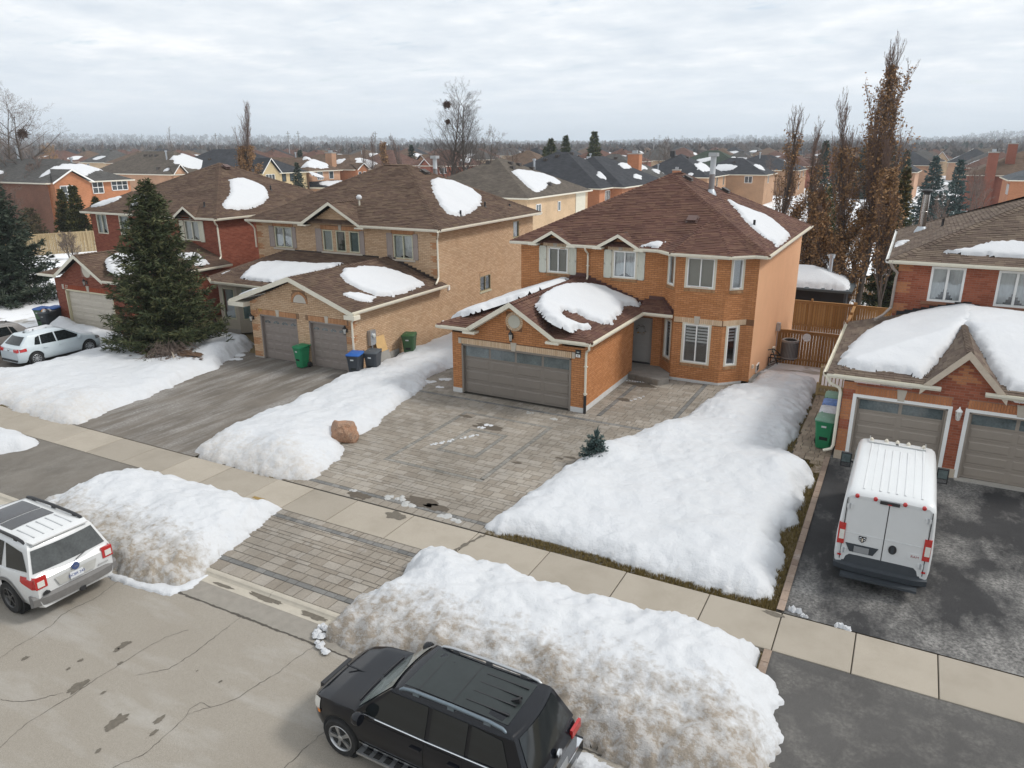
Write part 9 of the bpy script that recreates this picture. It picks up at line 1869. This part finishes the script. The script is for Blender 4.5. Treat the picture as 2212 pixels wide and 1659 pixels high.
# utility poles on the far road
POLE=M('grey_pole',(.30,.30,.30),.8,.1)
for i,(x,y,h) in enumerate(((-252,262,17.5),(-246,262,17.5),(-208,268,17),(-290,255,17),(-95,300,14),(-60,420,24))):
    t=thing('utility_pole','grey utility pole on the far road beyond the roofs','utility pole',(x,y,-.8),0,'utility poles on the far road');mb=MB();mb.tube([(0,0,0),(0,0,h)],[.22,.15],6,POLE);mb.build('pole',t,local=True);mb=MB();mb.box(-1.1,-.06,h-1.0,1.1,.06,h-.85,POLE);mb.box(-.8,-.06,h-2.2,.8,.06,h-2.05,POLE);mb.build('cross_arm',t,local=True)

# ================================================================== FAR LAND
def az_px(px): return math.atan2((px-1106)/1600,1) if False else None
def ridge(th):
    """skyline height (as a slope above the eye) by bearing: th = atan2(x, y)"""
    pts=[(-1.25,.0105),(-1.03,.0105),(-.80,.0095),(-.62,.006),(-.50,.0022),(-.36,.0016),(-.26,.004),(-.185,.0066),(-.13,.0068),(-.05,.0045),(.02,.0035),(.06,.008),(.12,.011),(.5,.008)]
    return interp(pts,th)
def hill_h(r_,th):
    k=sm(650,5200,r_);e=-(CAMZ+1.1)/r_*(1-k)+ridge(th)*k*(1+.10*fbm(th*40,r_*.0006,1.0,3,5.)); return CAMZ+e*r_-(.0 if r_>700 else .3)
rs=[560,650,760,900,1080,1300,1580,1900,2300,2800,3400,4200,5200,6400,8000,10000];ths=np.linspace(-1.25,.45,150);vs=[(sin(t_)*r_,cos(t_)*r_,hill_h(r_,t_)) for r_ in rs for t_ in ths];n=len(ths)
def hill_mat():
    m_,t,b=newmat('wooded_fields');p=wpos(t);f=tnoise(t,vmap(t,p,(.0016,.0045,.0),(0,0,-.9)),1.0,4,.5);f2=tnoise(t,p,.03,5,.6)
    c=mixc(t,mrange(t,f2,.35,.65),(.055,.05,.045),(.10,.088,.078));c=mixc(t,mrange(t,f,.575,.60),c,(.72,.74,.76));t.links.new(c,b.inputs['Base Color']);b.inputs['Roughness'].default_value=1; return m_
mb=MB();mb.mesh(vs,[(j*n+i,j*n+i+1,(j+1)*n+i+1,(j+1)*n+i) for j in range(len(rs)-1) for i in range(n-1)],hill_mat());struct(mb.build('hill',smooth=0))
WOODM=Mleaf('winter_wood',(.075,.066,.06),(.115,.096,.086),(.16,.13,.112));WOODC=Mleaf('winter_conifer_wood',(.03,.042,.034),(.05,.062,.05),(.07,.085,.066))
def wood(name,n_,rmin,rmax,hmin,hmax,seed,th0=-1.17,th1=.20,con=.12,dens=None):
    rr=random.Random(seed);V,Fc,V2,F2=[],[],[],[]
    for _ in range(n_):
        th=rr.uniform(th0,th1);r_=rmin*(rmax/rmin)**rr.random()
        if dens and rr.random()>dens(th,r_):continue
        h=rr.uniform(hmin,hmax)*(1+r_/9000);x,y=sin(th)*r_,cos(th)*r_;zb=hill_h(r_,th) if r_>560 else gz(x,y);c=rr.random()<con;w=h*(.22 if c else .42)
        VV,FF=(V2,F2) if c else (V,Fc);i0=len(VV);VV.append(Vector((x,y,zb+h*.45)))
        for k in range(11):
            a=rr.uniform(0,6.28);q=rr.random();rad_=w*((1-q) if c else sqrt(max(0,1-(2*q-1)**2))*.9+.1)*rr.uniform(.5,1.05);p=Vector((x+cos(a)*rad_,y+sin(a)*rad_,zb+h*(.12+.88*q)));d=w*rr.uniform(.18,.42);i=len(VV)
            VV.extend((p+Vector((rr.uniform(-d,d),rr.uniform(-d,d),d*.9)),p+Vector((-d,rr.uniform(-d,d),-d*.7)),p+Vector((d,rr.uniform(-d,d),-d*.8))));FF.append((i,i+1,i+2));FF.append((i0,i,i+2))
    mb=MB()
    if Fc:mb.mesh(V,Fc,WOODM)
    if F2:mb.mesh(V2,F2,WOODC)
    return stuff(mb.build(name))
wood('woodland',2200,430,640,6,10,1,con=.10,dens=lambda th,r_:.25+.75*(noise.noise(Vector((th*14,r_*.004,0)))>-.1));wood('woodland',4200,640,1500,8,13,2,con=.14);wood('woodland',3600,1500,4500,11,17,3,con=.2,dens=lambda th,r_:.3+.7*(noise.noise(Vector((th*18,r_*.0012,4)))>-.05));wood('woodland',1600,4500,9500,13,20,4,con=.2)
# hazy towers of the far city
TW=M('pale_tower_concrete',(.42,.46,.52),.8,.05,.01)
for i,(th,w_,h) in enumerate(((-.218,28,78),(-.214,24,96),(-.2095,40,100),(-.204,26,88),(-.1985,24,94),(-.1655,22,84),(-.1605,26,100),(-.155,22,90),(-.345,26,52),(-.329,22,58),(-.324,22,62),(-.319,26,60),(-.36,24,44))):
    r_=7200;mb=MB();x,y=sin(th)*r_,cos(th)*r_;z1=CAMZ+h*.92;mb.box(x-w_/2,y-12,-5,x+w_/2,y+12,z1,TW);mb.box(x-w_/5,y-5,z1,x+w_/5,y+5,z1+5,TW);tag(mb.build('tower_block'),'pale blue tower block far away on the hazy skyline','tower','hazy far towers')
# transmission masts on the right ridge
for i,(th,r_,h) in enumerate(((-.272,2400,34),(-.24,2500,34),(-.205,2600,34),(-.30,2300,36),(.075,2500,40),(.045,2600,34))):
    x,y=sin(th)*r_,cos(th)*r_;zb=hill_h(r_,th);t=thing('pylon','thin transmission pylon on the hazy ridge','pylon',(x,y,zb),0,'transmission pylons on the ridge');mb=MB()
    for sx in (-1,1):mb.tube([(sx*3.4,0,-2),(sx*.6,0,h)],.35,4,POLE)
    for k in range(5):z=h*(.1+.18*k);wdt=3.4-2.8*z/h;mb.tube([(-wdt,0,z),(wdt*.8,0,z+h*.17)],.22,3,POLE)
    mb.box(-6,-.3,h*.80,6,.3,h*.82,POLE);mb.box(-4.5,-.3,h*.93,4.5,.3,h*.95,POLE);mb.build('lattice',t,local=True)

# ------------------------------------------------------------------ the air
hm=bpy.data.materials.new('thin_winter_haze');hm.use_nodes=True;t=hm.node_tree;t.nodes.clear();o=t.nodes.new('ShaderNodeOutputMaterial');v=t.nodes.new('ShaderNodeVolumePrincipled');v.inputs['Color'].default_value=(.84,.92,1.,1);v.inputs['Density'].default_value=HAZE;v.inputs['Anisotropy'].default_value=.2;t.links.new(v.outputs[0],o.inputs['Volume'])
mb=MB();mb.box(-16500,-6500,-3.0,16500,16500,190,hm);hz_=stuff(mb.build('haze'))
